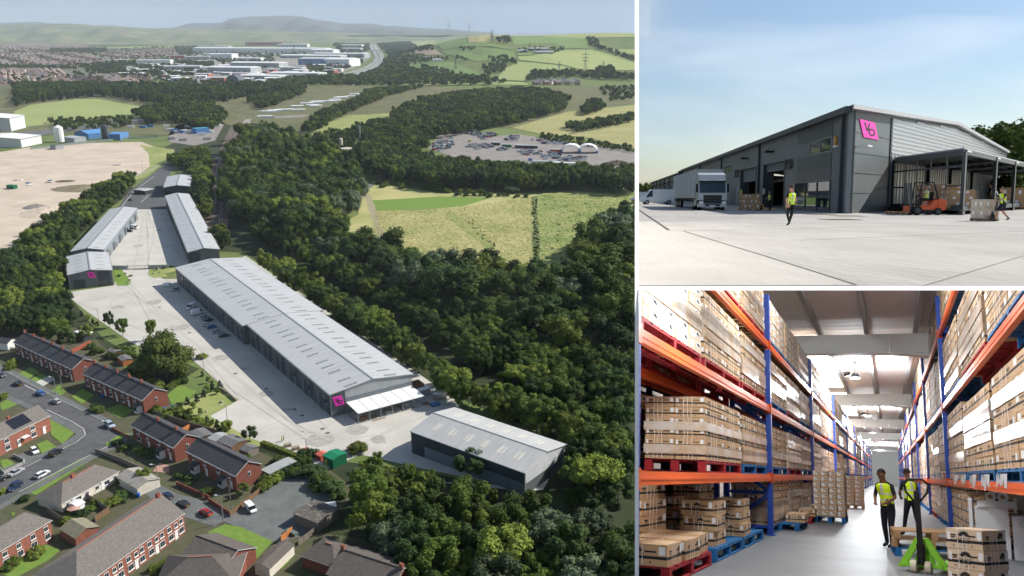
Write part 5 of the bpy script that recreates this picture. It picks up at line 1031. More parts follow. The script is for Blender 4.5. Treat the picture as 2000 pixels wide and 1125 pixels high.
SUV = [(-2.2, .45, .95, 1.0, .78, .84, .7), (-2.1, .35, 1.05, 1.15, .88, .92, .74), (-1.9, .33, 1.08, 1.66, .9, .94, .70), (-.5, .33, 1.06, 1.74, .9, .94, .72), (.5, .33, 1.04, 1.66, .9, .94, .70), (1.15, .33, 1.02, 1.1, .9, .93, .76), (1.95, .35, .95, 1.0, .88, .9, .72), (2.25, .45, .75, .8, .76, .8, .6)]
VAN = [(-2.7, .45, 1.2, 2.30, .90, .96, .86), (-2.6, .38, 1.25, 2.42, .94, .98, .9), (-.5, .38, 1.25, 2.45, .94, .98, .9), (.9, .38, 1.25, 2.40, .94, .98, .88), (1.25, .38, 1.22, 2.25, .94, .98, .84), (1.95, .38, 1.12, 1.25, .94, .97, .84), (2.55, .42, .95, 1.0, .90, .93, .76), (2.75, .5, .75, .8, .78, .82, .64)]
SVAN = [(a[0] * .82, a[1] * .8, a[2] * .78, a[3] * .76, a[4] * .9, a[5] * .9, a[6] * .9) for a in VAN]
PROTO = {}
def vehicle(k):
    st, wr_, wx = {'hatch': (HATCH, .31, (-1.3, 1.3)), 'saloon': (SALOON, .31, (-1.4, 1.4)), 'suv': (SUV, .37, (-1.35, 1.4)), 'van': (VAN, .36, (-1.75, 1.8)), 'small_van': (SVAN, .31, (-1.45, 1.45))}[k]
    bd, gl = loft(st)
    if 'van' in k:                                  # panel sides: only the cab is glazed
        g2 = MB(); x0 = .55 if k == 'van' else .4
        for f, m in zip(gl.f, gl.m):
            q = [V(gl.v[i]) for i in f]
            if min(v.x for v in q) < -.1 or (max(v.x for v in q) - .01 < x0): bd.face(q)
            else: g2.face(q)
        gl = g2
    L = st[-1][0]; w_ = st[-1][5]; ws = st[-1][2]
    wm = []
    for x in wx:
        for s in (-1, 1): q = MB(); wheel(q, x, s * (st[3][4] - .06), wr_, .22); wm.append(q.mesh('wheel', [tyre, rim]))
    hl = MB().box(L - .22, L + .01, -w_ - .03, -w_ + .25, ws - .02, ws + .1).mesh('headlight', lampw), MB().box(L - .22, L + .01, w_ - .25, w_ + .03, ws - .02, ws + .1).mesh('headlight', lampw)
    R0 = st[0][0]; zr = st[0][2]; tl = MB().box(R0 - .02, R0 + .15, -.86, -.62, zr - .08, zr + .1).mesh('tail_light', lampr), MB().box(R0 - .02, R0 + .15, .62, .86, zr - .08, zr + .1).mesh('tail_light', lampr)
    npl = MB().box(R0 - .03, R0 + .05, -.27, .27, zr - .3, zr - .17).mesh('number_plate', plate)
    b = bd.mesh('body', PAINT['white'])
    return [('body', b), ('window', gl.mesh('window', cglass))] + [('wheel', q) for q in wm] + [('headlight', q) for q in hl] + [('tail_light', q) for q in tl] + [('number_plate', npl)]
def car(k, M, paint, label, group=None, name=None):
    if k not in PROTO: PROTO[k] = vehicle(k)
    t = thing(name or ('parked_van' if 'van' in k else 'parked_car'), label, 'van' if 'van' in k else 'car', M, group)
    for nm, me in PROTO[k]:
        o = add(nm, me, t)
        if nm == 'body': o.material_slots[0].link = 'OBJECT'; o.material_slots[0].material = PAINT[paint]
    return t
def carp(k, px, py, dx, dy, paint, label, z=.12, **kw):
    a = GT(px, py); d = GT(px + dx, py + dy) - a; return car(k, at(a + V((0, 0, z)), math.atan2(d.y, d.x)), paint, label, **kw)
carp('hatch', 36, 752, -10, -4.7, 'dark', 'black hatchback on the upper street, left of the blue car')
carp('hatch', 79, 771, -10, -4.7, 'blue', 'bright blue car on the upper street'); carp('hatch', 110, 787, -10, -4.7, 'silver', 'silver hatchback on the street, right of the blue car')
carp('hatch', 3, 736, 10, 4.7, 'grey', 'grey car cut by the left edge on the upper street'); carp('suv', 215, 834, 9, 6, 'pale', 'pale blue people carrier parked at the street junction')
carp('hatch', 68, 884, 8, 9, 'white', 'white car on the drive of the solar panel house'); carp('suv', 110, 888, 10, -6, 'dark', 'black estate car beside the corner lawn')
carp('saloon', 32, 926, 10, -5.5, 'silver', 'silver saloon on the lower street'); carp('hatch', 83, 930, 10, -5.5, 'white', 'white hatchback on the lower street, right of the silver saloon')
carp('suv', 29, 955, -10, 6, 'navy', 'dark blue off-roader on the lower street below the silver saloon'); carp('suv', -4, 943, 10, -5.5, 'black', 'black car cut by the left edge on the lower street')
carp('hatch', 358, 988, -10, -5, 'dark', 'dark car parked in the alley near the lamp post'); carp('hatch', 402, 1005, -10, -5, 'red', 'red car parked in the alley beside the lamp post'); carp('hatch', 327, 972, -9, -6, 'navy', 'dark blue car half hidden behind the brick block chimney')
carp('small_van', 490, 997, 8, 8, 'white', 'white small van in the car park below the porch houses')
carp('small_van', 328, 560, 10, -1, 'white', 'small white van at the far end of the shaded parking strip'); carp('hatch', 342, 568, -10, 2.5, 'silver', 'silver car beside the small white van in the shade')
carp('van', 374, 603, -10, 5, 'white', 'tall white van facing the yard with its rear doors at the units'); carp('van', 386, 614, 10, -2.5, 'white', 'tall white van parked facing the units, right of the other tall van')
for i, (x, y, c, lb) in enumerate(((400, 622, 'silver', 'silver car right of the white vans, first of six'), (407, 628, 'dark', 'dark car second of six in the parking strip'), (404, 636, 'white', 'white car third of six in the parking strip'), (414, 641, 'blue', 'blue car fourth of six in the parking strip'), (424, 650, 'pale', 'pale blue car fifth of six in the parking strip'), (437, 658, 'grey', 'grey car last of six in the parking strip'))): carp('hatch', x, y, 10, -2, c, lb)
carp('van', 263, 447, 10, 1, 'white', 'white van in the upper concrete yard beside the left units'); carp('hatch', 253, 453, 10, 0, 'black', 'black car beside the white van in the upper yard')
carp('hatch', 255, 392, 10, 3, 'dark', 'dark car beside the gatehouse lane'); carp('saloon', 57, 622, 8, -3, 'white', 'white car under the trees behind the terrace'); carp('hatch', 368, 306, 8, 3, 'red', 'red car on the road by the railway bridge'); carp('hatch', 380, 310, 8, 3, 'dark', 'dark car on the road by the railway bridge')
# scrapyard: simple cars in rows
scm = []
bd, gl = loft(HATCH); k0 = MB(); 
for src, mi in ((bd, 0), (gl, 1)):
    for f in src.f: k0.face([src.v[i] for i in f], mi)
for x in (-1.3, 1.3):
    for s in (-1, 1): k0.cyl((x, s * .78 - .1, .31), (x, s * .78 + .1, .31), .31, .31, 8, 2)
scar = k0.mesh('scrap_car', [PAINT['white'], cglass, tyre]); cnt = 0
SC = []
for poly, ang_ in (([(866, 256), (880, 250), (905, 251), (938, 259), (936, 266), (900, 262)], .5), ([(925, 264), (965, 258), (972, 265), (945, 274)], .6), ([(846, 285), (852, 275), (880, 272), (890, 280), (870, 296), (848, 296)], .9), ([(912, 288), (925, 280), (960, 284), (965, 290), (930, 293)], .4), ([(968, 294), (985, 287), (990, 294), (975, 298)], .4), ([(1008, 300), (1020, 292), (1060, 298), (1058, 304), (1030, 304)], .4), ([(1055, 306), (1070, 298), (1100, 302), (1098, 312), (1062, 312)], .4), ([(1085, 312), (1120, 305), (1148, 308), (1138, 316), (1095, 318)], .4), ([(985, 268), (1012, 266), (1010, 276), (985, 276)], .5), ([(1050, 275), (1105, 277), (1112, 284), (1060, 282)], .1)):
    SC += [(p, ang_) for p in scatter(poly, 5.4, .14)]
random.shuffle(SC); print('scrap spots', len(SC))
for p, ang_ in SC[:290]:
    cnt += 1; o = add('scrap_car', scar); o.matrix_world = at(p + V((0, 0, .35)), ang_ + U(-.15, .15), 1.3); o.material_slots[0].link = 'OBJECT'; o.material_slots[0].material = PAINT[random.choice(['white', 'silver', 'white', 'grey', 'navy', 'white', 'silver', 'white', 'pale', 'dark', 'red'])]
    tag(o, 'scrap car packed in the rows of the scrapyard beyond the meadow', 'car', 'cars packed in the scrapyard')
print('scrap cars', cnt)
carp('van', 993, 274, 9, 3, 'white', 'large white van in the middle of the scrapyard', .4); carp('van', 1041, 274, 9, 2, 'white', 'white van at the right of the scrapyard lane', .4); carp('van', 918, 278, 9, 3, 'yellow', 'yellow van in the scrapyard', .4); carp('van', 883, 273, 9, 2, 'silver', 'grey van at the left of the scrapyard', .4); carp('van', 1036, 315, 9, 3, 'blue', 'blue car by the scrapyard cabins', .4)
for x, lb in ((1115, 'left arched shelter in the scrapyard'), (1148, 'right arched shelter in the scrapyard')):
    t = thing('arched_shelter', lb + ' with open front', 'shelter', at(GT(x, 300), -.1)); r_ = 9.5; q = MB()
    for k in range(12):
        a, b = math.pi * k / 12, math.pi * (k + 1) / 12
        q.prism([(r_ * math.cos(a), 3 + .62 * r_ * math.sin(a)), (r_ * math.cos(b), 3 + .62 * r_ * math.sin(b)), ((r_ - .5) * math.cos(b), 3 + .62 * (r_ - .5) * math.sin(b)), ((r_ - .5) * math.cos(a), 3 + .62 * (r_ - .5) * math.sin(a))], 0, 14)
    q.build('roof', white, t); MB().box(-r_ - .6, -r_ + .8, 0, 14, 0, 3).build('wall', MATS['blue_wall'], t); MB().box(r_ - .8, r_ + .6, 0, 14, 0, 3).build('wall', MATS['blue_wall'], t)
for x, y, c, w_, lb in ((1028, 290, 'steel', 24, 'row of dark stacked containers in the scrapyard'), (1085, 298, 'orange', 11, 'orange-red container in the scrapyard'), (1016, 288, 'pale', 9, 'pale blue container at the end of the dark row'), (1068, 322, 'cream', 26, 'long cream flat-roofed cabin in front of the scrapyard cars'), (1110, 325, 'white', 26, 'long white cabin roof in front of the scrapyard'), (1030, 326, 'white', 12, 'white cabin at the scrapyard entrance'), (1205, 338, 'white', 16, 'white cabin at the right of the scrapyard'), (990, 288, 'green', 10, 'green skip in the scrapyard'), (968, 284, 'steel', 10, 'grey recovery lorry in the scrapyard')):
    c = dict(steel=steel_d, orange=mat('orange_steel', (.5, .09, .03)), pale=mat('pale_blue_steel', (.25, .4, .5)), cream=render_w, white=white, green=MATS['green_steel'])[c]
    o = MB().box(-w_ / 2, w_ / 2, -2, 2, 0, 3).box(-w_ / 2 - .2, w_ / 2 + .2, -2.2, 2.2, 3, 3.25, 1).build('container', [c, fg_ if c is not white else white]); o.matrix_world = at(GT(x, y) + V((0, 0, .3)), -.2); tag(o, lb, 'container')
o = None
heap(1205, 322, (16, 10), 5, mat('scrap_heap', (.06, .05, .045), .95, (.2, .16, .13), .8, 8, bump=.8, bscale=2), 'dark heap of scrap metal at the right edge of the scrapyard')
# lamp posts and poles
def lamp(px, py, top, lb, m=steel, arm=1., wood_=False):
    p = GT(px, py); h = (py - top) / ppm(p) * .98; t = thing('street_lamp' if not wood_ else 'telegraph_pole', lb, 'lamp post' if not wood_ else 'pole', at(p))
    MB().cyl((0, 0, 0), (0, 0, h), .13, .08, 7).build('post', m, t)
    if not wood_: MB().bar((0, 0, h), (-arm, 0, h + .15), .09).build('arm', m, t); MB().box(-arm - .6, -arm + .1, -.14, .14, h + .08, h + .24).build('lantern', white, t)
    else: MB().box(-.7, .7, -.06, .06, h - .4, h - .25).build('crossbar', m, t)
for a in ((216, 867, 818, 'street lamp at the junction corner below the pale blue car'), (310, 952, 902, 'street lamp beside the alley near the garage'), (110, 771, 733, 'street lamp in front of the far brick terrace'), (437, 1022, 960, 'street lamp at the car park corner'), (194, 634, 600, 'slim lamp post on the yard edge above the thin tree'), (399, 722, 685, 'slim lamp post in the yard right of the huge evergreen'), (444, 822, 788, 'slim lamp post at the corner of the planted bank'), (600, 895, 852, 'slim lamp post at the bottom edge of the yard'), (7, 592, 568, 'street lamp among the trees at the left edge'), (290, 465, 442, 'slim lamp post in the upper concrete yard'), (292, 432, 412, 'farther slim lamp post in the upper yard'), (281, 348, 312, 'tall lamp post beside the access road'), (424, 302, 258, 'tall white mast beside the railway'), (251, 276, 250, 'mast beside the blue factory'), (738, 352, 339, 'lamp post on the lane by the meadow track'), (870, 773, 738, 'lamp post behind the silver wrapped crates')): lamp(*a)
lamp(122.5, 767, 727, 'wooden pole beside the terrace street lamp', wood_g, wood_=True); lamp(453, 1004, 938, 'wooden telegraph pole below the porch house gable', wood_g, wood_=True); lamp(78, 487, 462, 'wooden pole at the edge of the bare earth', wood_g, wood_=True); lamp(94, 472, 446, 'second wooden pole at the edge of the bare earth', wood_g, wood_=True); lamp(1060, 355, 335, 'wooden pole in front of the scrapyard trees', wood_g, wood_=True)
# garden parasol, washing, bins
t = thing('parasol', 'faded pink garden parasol beside the bungalow', 'parasol', at(GT(146, 1005))); MB().cyl((0, 0, 0), (0, 0, 2.4), .03, .03, 6).build('pole', steel, t); MB().cyl((0, 0, 2.0), (0, 0, 2.5), 1.7, .05, 8).build('canopy', mat('parasol_pink', (.45, .26, .21)), t)
for x, y, c, lb in ((322, 803, 'blue', 'blue wheelie bin at the terrace gable'), (338, 798, 'green', 'green water butt at the terrace gable'), (271, 972, 'blue', 'blue wheelie bin beside the garage door'), (200, 777, 'blue', 'blue bin in the shaded terrace garden')):
    o = MB().prism([(-.3, 0), (.3, 0), (.36, 1.1), (-.36, 1.1)], -.3, .3).box(-.4, .4, -.36, .4, 1.1, 1.2).build('wheelie_bin', mat('bin_' + c, dict(blue=(.02, .1, .4), green=(.02, .2, .15))[c])); o.matrix_world = at(GT(x, y) + V((0, 0, .1))); tag(o, lb, 'bin')
crate(595, 884, 2.5, 1.6, 1.2, MATS['red_steel'], 'brick_pallet', 'stack of red bricks behind the clipped hedge', .5); crate(562, 872, 2, 1.4, 1., stone, 'stone_pallet', 'stack of pale stone behind the clipped hedge', .5); crate(578, 878, 2, 1.4, 1.1, stone, 'stone_pallet', 'second stack of pale stone behind the clipped hedge', .5)
o = outb('caravan', 'white caravan parked under the dark wood beside the garage block', (632, 994), (656, 990), 2.4, 2.3, .1, white, white, door=(.3, .5, glass), cat='caravan')
crate(570, 1043, 3.5, 1.2, .9, mat('tarp_green', (.12, .15, .14)), 'covered_trailer', 'grey covered trailer beside the flat-roofed garage block', -.6)

for k, (x, y, r_, lb) in enumerate(((551, 863, 1.2, 'person in yellow vest in the concrete yard, left of the pair'), (554, 861, 2.6, 'person in yellow vest in the concrete yard, right of the pair'))): VEST.append((x, y, r_, lb))
# ================================================================ people
skin_m = mat('skin', (.42, .23, .15), .6); skin_d = mat('skin_deep', (.16, .075, .045), .6); hiv = mat('hi_vis_yellow', (.62, .85, .02), .6); refl = mat('reflective_tape', (.5, .51, .55), .35); cloth_b = mat('cloth_black', (.012, .013, .018), .9); hair_m = mat('hair_dark', (.025, .015, .01), .8); hair_g = mat('hair_grey', (.25, .24, .23), .8); boot = mat('boots', (.015, .013, .012), .7); jeans = mat('denim', (.04, .09, .2), .9); shirt_w = mat('shirt_white', (.7, .72, .74), .9)
def pose(hl=((-.1, .02, .5), (-.11, -.04, .09)), hr=((.1, .02, .5), (.11, -.04, .09)), al=((-.27, -.02, 1.16), (-.29, .06, .92)), ar=((.27, -.02, 1.16), (.29, .06, .92)), lean=(0, 0), pel=.95, toe=.17, head=(0, .02)):
    lx, ly = lean; J = [((0, 0, pel), .125), ((lx * .3, ly * .3, pel + .2), .12), ((lx * .7, ly * .7, pel + .42), .135), ((lx, ly, pel + .55), .055), ((lx + head[0] * .5, ly + head[1] * .5, pel + .64), .078), ((lx + head[0], ly + head[1], pel + .72), .092), ((lx + head[0], ly + head[1] - .01, pel + .79), .06)]
    E = [(i, i + 1) for i in range(6)]
    def chain(frm, pts):
        p = frm
        for q, r in pts: J.append((q, r)); E.append((p, len(J) - 1)); p = len(J) - 1
        return p
    for s, h in ((-1, hl), (1, hr)):
        k, a = h; t = V(a) + V((0, toe, -.055)); chain(0, [((s * .1, 0, pel - .06), .105), (k, .068), (a, .048), (t, .04)])
    for s, a in ((-1, al), (1, ar)):
        e, w_ = a; sh = V((lx * .75 + s * .18, ly * .75, pel + .46)); d = (V(w_) - V(e)).normalized(); pm_ = V(w_) + d * .07
        p = chain(2, [(sh, .062), (e, .043), (w_, .029), (pm_, .033)])
        sd = d.cross(V((0, 0, 1)))
        sd = sd.normalized() if sd.length > .1 else V((0, 1, 0))
        for f in range(4): chain(p, [(pm_ + d * .045 + sd * (f - 1.5) * .021, .009), (pm_ + d * (.085 - .01 * abs(f - 1.3)) + sd * (f - 1.5) * .019 + V((0, .012, -.006)), .008)])
        chain(p, [(V(w_) + d * .04 + sd * .045, .010), (V(w_) + d * .075 + sd * .055, .009)])
    return J, E, (lx, ly, pel, head)
POSES = dict(
 walk=pose(hl=((-.1, .14, .52), (-.09, -.06, .14)), hr=((.1, .12, .52), (.08, .30, .09)), al=((-.27, -.06, 1.17), (-.28, -.10, .93)), ar=((.26, .06, 1.17), (.27, .20, .96))),
 stand=pose(al=((-.25, .04, 1.17), (-.2, .28, 1.12)), ar=((.25, .04, 1.17), (.18, .28, 1.14)), lean=(0, .03), head=(0, .05)),
 push=pose(hl=((-.1, .12, .54), (-.09, -.30, .16)), hr=((.1, .30, .56), (.09, .34, .09)), al=((-.25, .2, 1.2), (-.2, .46, 1.1)), ar=((.25, .2, 1.2), (.2, .46, 1.1)), lean=(0, .12), head=(0, .04)),
 sit=pose(hl=((-.13, .42, .62), (-.14, .5, .2)), hr=((.13, .42, .62), (.14, .5, .2)), al=((-.24, .14, .95), (-.14, .40, 1.0)), ar=((.24, .12, .95), (.18, .38, .92)), pel=.62, toe=.15),
 bend=pose(hl=((-.12, .05, .5), (-.13, -.05, .09)), hr=((.12, .05, .5), (.13, -.05, .09)), al=((-.22, .42, .95), (-.15, .5, .72)), ar=((.22, .42, .95), (.15, .5, .72)), lean=(0, .42), pel=.9, head=(0, .12)),
 reach=pose(hl=((-.12, .1, .52), (-.16, .16, .09)), hr=((.12, -.02, .5), (.15, -.16, .09)), al=((-.26, .1, 1.14), (-.12, .3, 1.02)), ar=((.26, .1, 1.14), (.12, .3, 1.02)), lean=(.02, .12), head=(0, .08)))
raw = {}
for k, (J, E, _) in POSES.items():
    bm = bmesh.new(); ly = bm.verts.layers.skin.verify(); vv = []
    for p, r in J: v = bm.verts.new(p); v[ly].radius = (r, r); vv.append(v)
    vv[0][ly].use_root = True
    for a, b in E: bm.edges.new((vv[a], vv[b]))
    me = bpy.data.meshes.new('raw'); bm.to_mesh(me); bm.free(); o = bpy.data.objects.new('raw', me); col.objects.link(o)
    o.modifiers.new('s', 'SKIN').use_smooth_shade = True; o.modifiers.new('u', 'SUBSURF').levels = 1; raw[k] = o
bpy.context.view_layer.update(); dg = bpy.context.evaluated_depsgraph_get(); BODY = {}
for k, o in raw.items(): BODY[k] = bpy.data.meshes.new_from_object(o.evaluated_get(dg))
for o in raw.values(): bpy.data.objects.remove(o)
def person(k, M, label, skin=skin_m, hair=hair_m, leg=cloth_b, top=cloth_b, vest=True, shorts=False, cap=None):
    J, E, (lx, ly, pel, hd) = POSES[k]; me = BODY[k].copy(); me.name = 'person'
    t = thing('person', label, 'person', M)
    for m in (top, leg, skin, boot): me.materials.append(m)
    arms = [V(J[i][0]) for i in (16, 30)] if len(J) > 30 else []
    el = [i for i, (p, r) in enumerate(J) if abs(r - .043) < 1e-4]; wr_ = [i for i, (p, r) in enumerate(J) if abs(r - .029) < 1e-4]
    kn = [V(J[i][0]) for i, (p, r) in enumerate(J) if abs(r - .068) < 1e-4]; an = [V(J[i][0]) for i, (p, r) in enumerate(J) if abs(r - .048) < 1e-4]
    hips = V((0, 0, pel - .03))
    for f in me.polygons:
        c = f.center
        dist = lambda a, b: (c - (a + (b - a) * min(1, max(0, (c - a).dot(b - a) / (b - a).length_squared)))).length
        da = min([min(dist(V(J[e][0]), V(J[q][0])), (c - V(J[q][0])).length - .12) for e, q in zip(el, wr_)])
        du = min([dist(V(J[e][0]), V((lx * .75 + s * .18, ly * .75, pel + .46))) for e, s in zip(el, (-1, 1))])
        dl = min([min(dist(a, b), dist(V((s * .1, 0, pel - .06)), a)) for a, b, s in zip(kn, an, (-1, 1))])
        ds = dist(hips, V((lx * .7, ly * .7, pel + .42)))
        m = 0
        if c.z > pel + .545 and (c - V((lx, ly, c.z))).length < .3: m = 2
        elif da < .075 and da < dl and da < ds - .04: m = 2
        elif dl < .13 and dl < ds:
            m = 1
            if min((c - a).length for a in an) < .13 and min(c.z - a.z for a in an if (c - a).length < .5) < .05: m = 3
            elif shorts and min(c.z - a.z for a in kn if (c - a).length < .7) < .02: m = 2
            if min([dist(a, a + V((0, .17, -.055))) for a in an]) < .06: m = 3
        f.material_index = m
    add('body', me, t)
    if vest:
        rows = [(-.0, .158, .128, 0), (.10, .155, .125, 0), (.11, .156, .126, 1), (.15, .156, .126, 1), (.16, .157, .127, 0), (.24, .165, .130, 0), (.25, .167, .132, 1), (.29, .172, .134, 1), (.30, .175, .135, 0), (.40, .195, .138, 0), (.47, .185, .12, 0), (.515, .10, .085, 0)]
        mb = MB(); rg = []
        for z, a, b, m in rows:
            f = min(1, z / .55) ** 1.1; n = 18; rg.append([V((lx * f + a * math.cos(6.2832 * i / n), ly * f + b * math.sin(6.2832 * i / n), pel + z)) for i in range(n)])
        for j in range(len(rows) - 1):
            for i in range(18):
                st = rows[j][3] and rows[j + 1][3] or (i in (3, 4, 13, 14, 5, 12) and j > 7 and i in (4, 13)); mb.face([rg[j][i], rg[j][(i + 1) % 18], rg[j + 1][(i + 1) % 18], rg[j + 1][i]], 1 if st else 0)
        mb.build('hi_vis_vest', [hiv, refl], t, smooth=False)
    hc = V((lx + hd[0], ly + hd[1], pel + .73)); bm = bmesh.new(); bmesh.ops.create_uvsphere(bm, u_segments=12, v_segments=8, radius=.116)
    for v in bm.verts: v.co = V((v.co.x * .88, v.co.y * 1.0 - .012, v.co.z * 1.12))
    bmesh.ops.delete(bm, geom=[v for v in bm.verts if v.co.z < (.035 if v.co.y > .02 else -.03)], context='VERTS')
    m2 = bpy.data.meshes.new('hair'); bm.to_mesh(m2); bm.free(); m2.materials.append(cap or hair); add('hair', m2, t, MX.Translation(hc))
    fc = MB().prism([(-.015, -.02), (.015, -.02), (0, .03)], .085, .115)
    for s in (-1, 1): fc.box(s * .035 - .012, s * .035 + .012, .084, .09, .005, .016, 1); fc.box(s * .09 - .008, s * .09 + .008, -.02, .02, -.03, .03)
    fc.box(-.022, .022, .082, .088, -.052, -.044, 1); fc.build('face', [skin, black], t, M=MX.Translation(hc))
    return t
for x, y, r_, lb in VEST: person('stand', at(GT(x, y) + V((0, 0, .08)), r_), lb)
# ================================================================ the eye-level yard
gz = -1.3
def TG(px, py): return hit(TRF, px, py, (0, 0, gz), (0, 0, 1))
def hdir(px): r = lray(TRF, px, HTR); r.z = 0; return r.normalized()
d1, d2 = hdir(1194), hdir(2270); C = TG(1656, 417); Zu = V((0, 0, 1)); C0 = V((C.x, C.y, gz))
n1 = V((d1.y, -d1.x, 0)); n2 = V((-d2.y, d2.x, 0))     # into the building
MF = basis(C0, d1, n1); MG = basis(C0, d2, n2)
def FA(px, py): q = hit(TRF, px, py, C0, n1) - C0; return q.dot(d1), q.z
def GA(px, py): q = hit(TRF, px, py, C0, n2) - C0; return q.dot(d2), q.z
def tr(o): o.matrix_world = TRF @ o.matrix_world; return o
cy = mat('yard_concrete', (.27, .257, .236), .9, (.38, .363, .335), .5, 14, bump=.25, bscale=6, stretch=(.7, .25, 1), lo=.25, hi=.62); cyp = mat('yard_concrete_pale', (.33, .312, .285), .9, (.41, .39, .357), .4, 12, bump=.2, bscale=5, stretch=(.8, .3, 1), lo=.3, hi=.62)
def slab(name, pts, m, z=0., th=0.):
    mb = MB(); g = [TG(*p) + V((0, 0, z)) for p in pts]; mb.face(g)
    if th:
        for i in range(len(g)): a, b = g[i], g[(i + 1) % len(g)]; mb.face([a, b, b - V((0, 0, th)), a - V((0, 0, th))])
    return tag(tr(mb.build(name, m)), kind='structure')
slab('yard', [(1247, 559), (2700, 559), (2700, 396), (1700, 390), (1247, 390)], cy, 0, .05)
slab('yard_bay', [(1247, 413), (1305, 449), (1336, 453), (1500, 504), (1672, 558.5), (1247, 558.5)], cyp, .008)
for a in ([(1249, 411), (1306, 450)], [(1335, 452), (1500, 503), (1672, 558)]):
    g_ = [TG(*p) + V((0, 0, .016)) for p in a]; mb = MB()
    for i in range(len(g_) - 1): mb.bar(g_[i], g_[i + 1], .12 if a[0][0] == 1249 else .035, .004)
    tag(tr(mb.build('drain_channel' if a[0][0] == 1249 else 'slab_joint', mat('joint_dark', (.06, .055, .05)))), kind='structure')
for a in ([(1300, 452), (1900, 440)], [(1560, 470), (2000, 452)], [(1800, 560), (2000, 500)]):
    tag(tr(MB().bar(TG(*a[0]) + V((0, 0, .012)), TG(*a[1]) + V((0, 0, .012)), .018, .004).build('slab_joint', mat('joint', (.22, .21, .19)))), kind='structure')
for x, y in ((1640, 429), (1655, 422), (1600, 419)):
    o = MB().box(-.9, .9, -1, 1, 0, .012).build('manhole_cover', mat('iron_rust', (.12, .085, .06), .8)); o.matrix_world = TRF @ at(TG(x, y) + V((0, 0, .006))); tag(o, {1640: 'rusty manhole cover nearest the camera by the building corner', 1655: 'small rusty cover at the foot of the building corner', 1600: 'dark cover in the shade of the long facade'}[x], 'manhole cover')
B = thing('trade_unit', 'dark grey trade unit with pink sign on its gable and numbered doors', 'warehouse', TRF)
pg = mat('panel_grey', (.11, .12, .125), .5, (.125, .135, .14), .3, 4, spec=.35); pgd = mat('panel_dark', (.045, .055, .065), .45, (.055, .065, .075), .3); pgl = mat('gable_panel', (.115, .13, .135), .5, (.13, .145, .15), .3, 4); inner = mat('inside_brown', (.10, .065, .045), .9)
he = FA(1654, 219)[1] - gz * 0; sEnd = FA(1333, 384)[0]; sFar = FA(1271, 384)[0]; Lg = GA(1960, 384)[0]; hr_ = GA(1857, 244)[1]
d23 = (FA(1531, 384)[0], FA(1490, 384)[0], FA(1531, 314)[1]); d22 = (FA(1476, 384)[0], FA(1445.5, 384)[0], FA(1476, 326)[1])
segs = [(0, d23[0], 0, he), (d23[0], d23[1], d23[2], he), (d23[1], d22[0], 0, he), (d22[0], d22[1], d22[2], he), (d22[1], sEnd, 0, he)]
for a, b, z0, z1 in segs: MB().box(a, b, 0, .3, z0, z1).build('wall', pg, B, M=MF)
for dr, sb in ((d23, FA(1531, 331)[1]), (d22, FA(1476, 353)[1])):
    MB().box(dr[0], dr[1], .35, .45, sb, dr[2] + .2).build('roller_shutter', mat('shutter', (.13, .145, .15), .5, wave=('Z', 3, .6, .04)), B, M=MF)
    for e, s in ((dr[0], -1), (dr[1], 1)): MB().box(e - .12, e + .12, -.06, 1.2, 0, dr[2]).build('door_jamb', pgd, B, M=MF)
    MB().box(dr[0], dr[1], -.06, .3, dr[2], dr[2] + .25).build('door_head', pg, B, M=MF)
    MB().box(dr[0] - 3, dr[1] + 3, 9, 9.2, .02, he - .3).build('back_wall', inner, B, M=MF)
    for k in range(5): MB().box(dr[0], dr[1], 7.5 - k * .9, 8 - k * .9, dr[2] - .5 - k * .32, dr[2] - .35 - k * .32).build('roof_beam', mat('beam_pale', (.6, .5, .4), emit=(1, .75, .5), estr=0), B, M=MF)
def fbox(nm, xl, xr, yt, yb, m, pr=.05, dp=.1, par=None): s0 = FA(xr, 384)[0]; s1 = FA(xl, 384)[0]; return MB().box(s0, s1, -pr, dp, FA(xr, yb)[1], FA(xr, yt)[1]).build(nm, m, par or B, M=None if par else MF)
for x0, x1 in ((1555, 1621.5),):
    for a, b in ((241, 266), (298, 322), (322.6, 350)): fbox('dark_panel', x0, x1, a, b, pgd, .04)
yglass = mat('yard_glass', (.02, .03, .04), .03, spec=.8)
def win(xl, xr, yt, yb, nx, ny, nm='window'):
    s0, s1 = FA(xr, 384)[0], FA(xl, 384)[0]; z0, z1 = FA(xr, yb)[1], FA(xr, yt)[1]
    f = MB().box(s0, s1, -.03, .05, z0, z1).build('pane', yglass, None); w_ = thing_part = MB()
    for i in range(nx + 1): x = s0 + (s1 - s0) * i / nx; w_.box(x - .12, x + .12, -.09, .0, z0, z1)
    for j in range(ny + 1): z = z0 + (z1 - z0) * j / ny; w_.box(s0 - .12, s1 + .12, -.085, .0, z - .05, z + .05)
    o = w_.build(nm, pgd if ny > 1 else trim, B, M=MF); f.parent = o
win(1579, 1621.5, 268, 295, 2, 1); win(1553, 1621.5, 353, 414, 3, 2, 'office_glazing'); win(1414.7, 1427, 321.5, 336, 2, 1); win(1393, 1403.5, 329, 338, 2, 1); fbox('side_door', 1426, 1436, 368, 400, pgd)
for x in (1644, 1482.5, 1409, 1367): s = FA(x, 384)[0]; MB().box(s - .15, s + .15, -.28, -.02, 0, he - .2).build('downpipe', pgd, B, M=MF)
for z in (2.0, 3.6, 5.2, 6.6):
    MB().box(.3, d23[0] - .2, -.012, .05, z - .015, z + .015).build('panel_joint', pgd, B, M=MF)
    for a, b in ((d23[1] + .3, d22[0] - .3), (d22[1] + .3, sEnd)): MB().box(a, b, -.012, .05, z - .015, z + .015).build('panel_joint', pgd, B, M=MF)
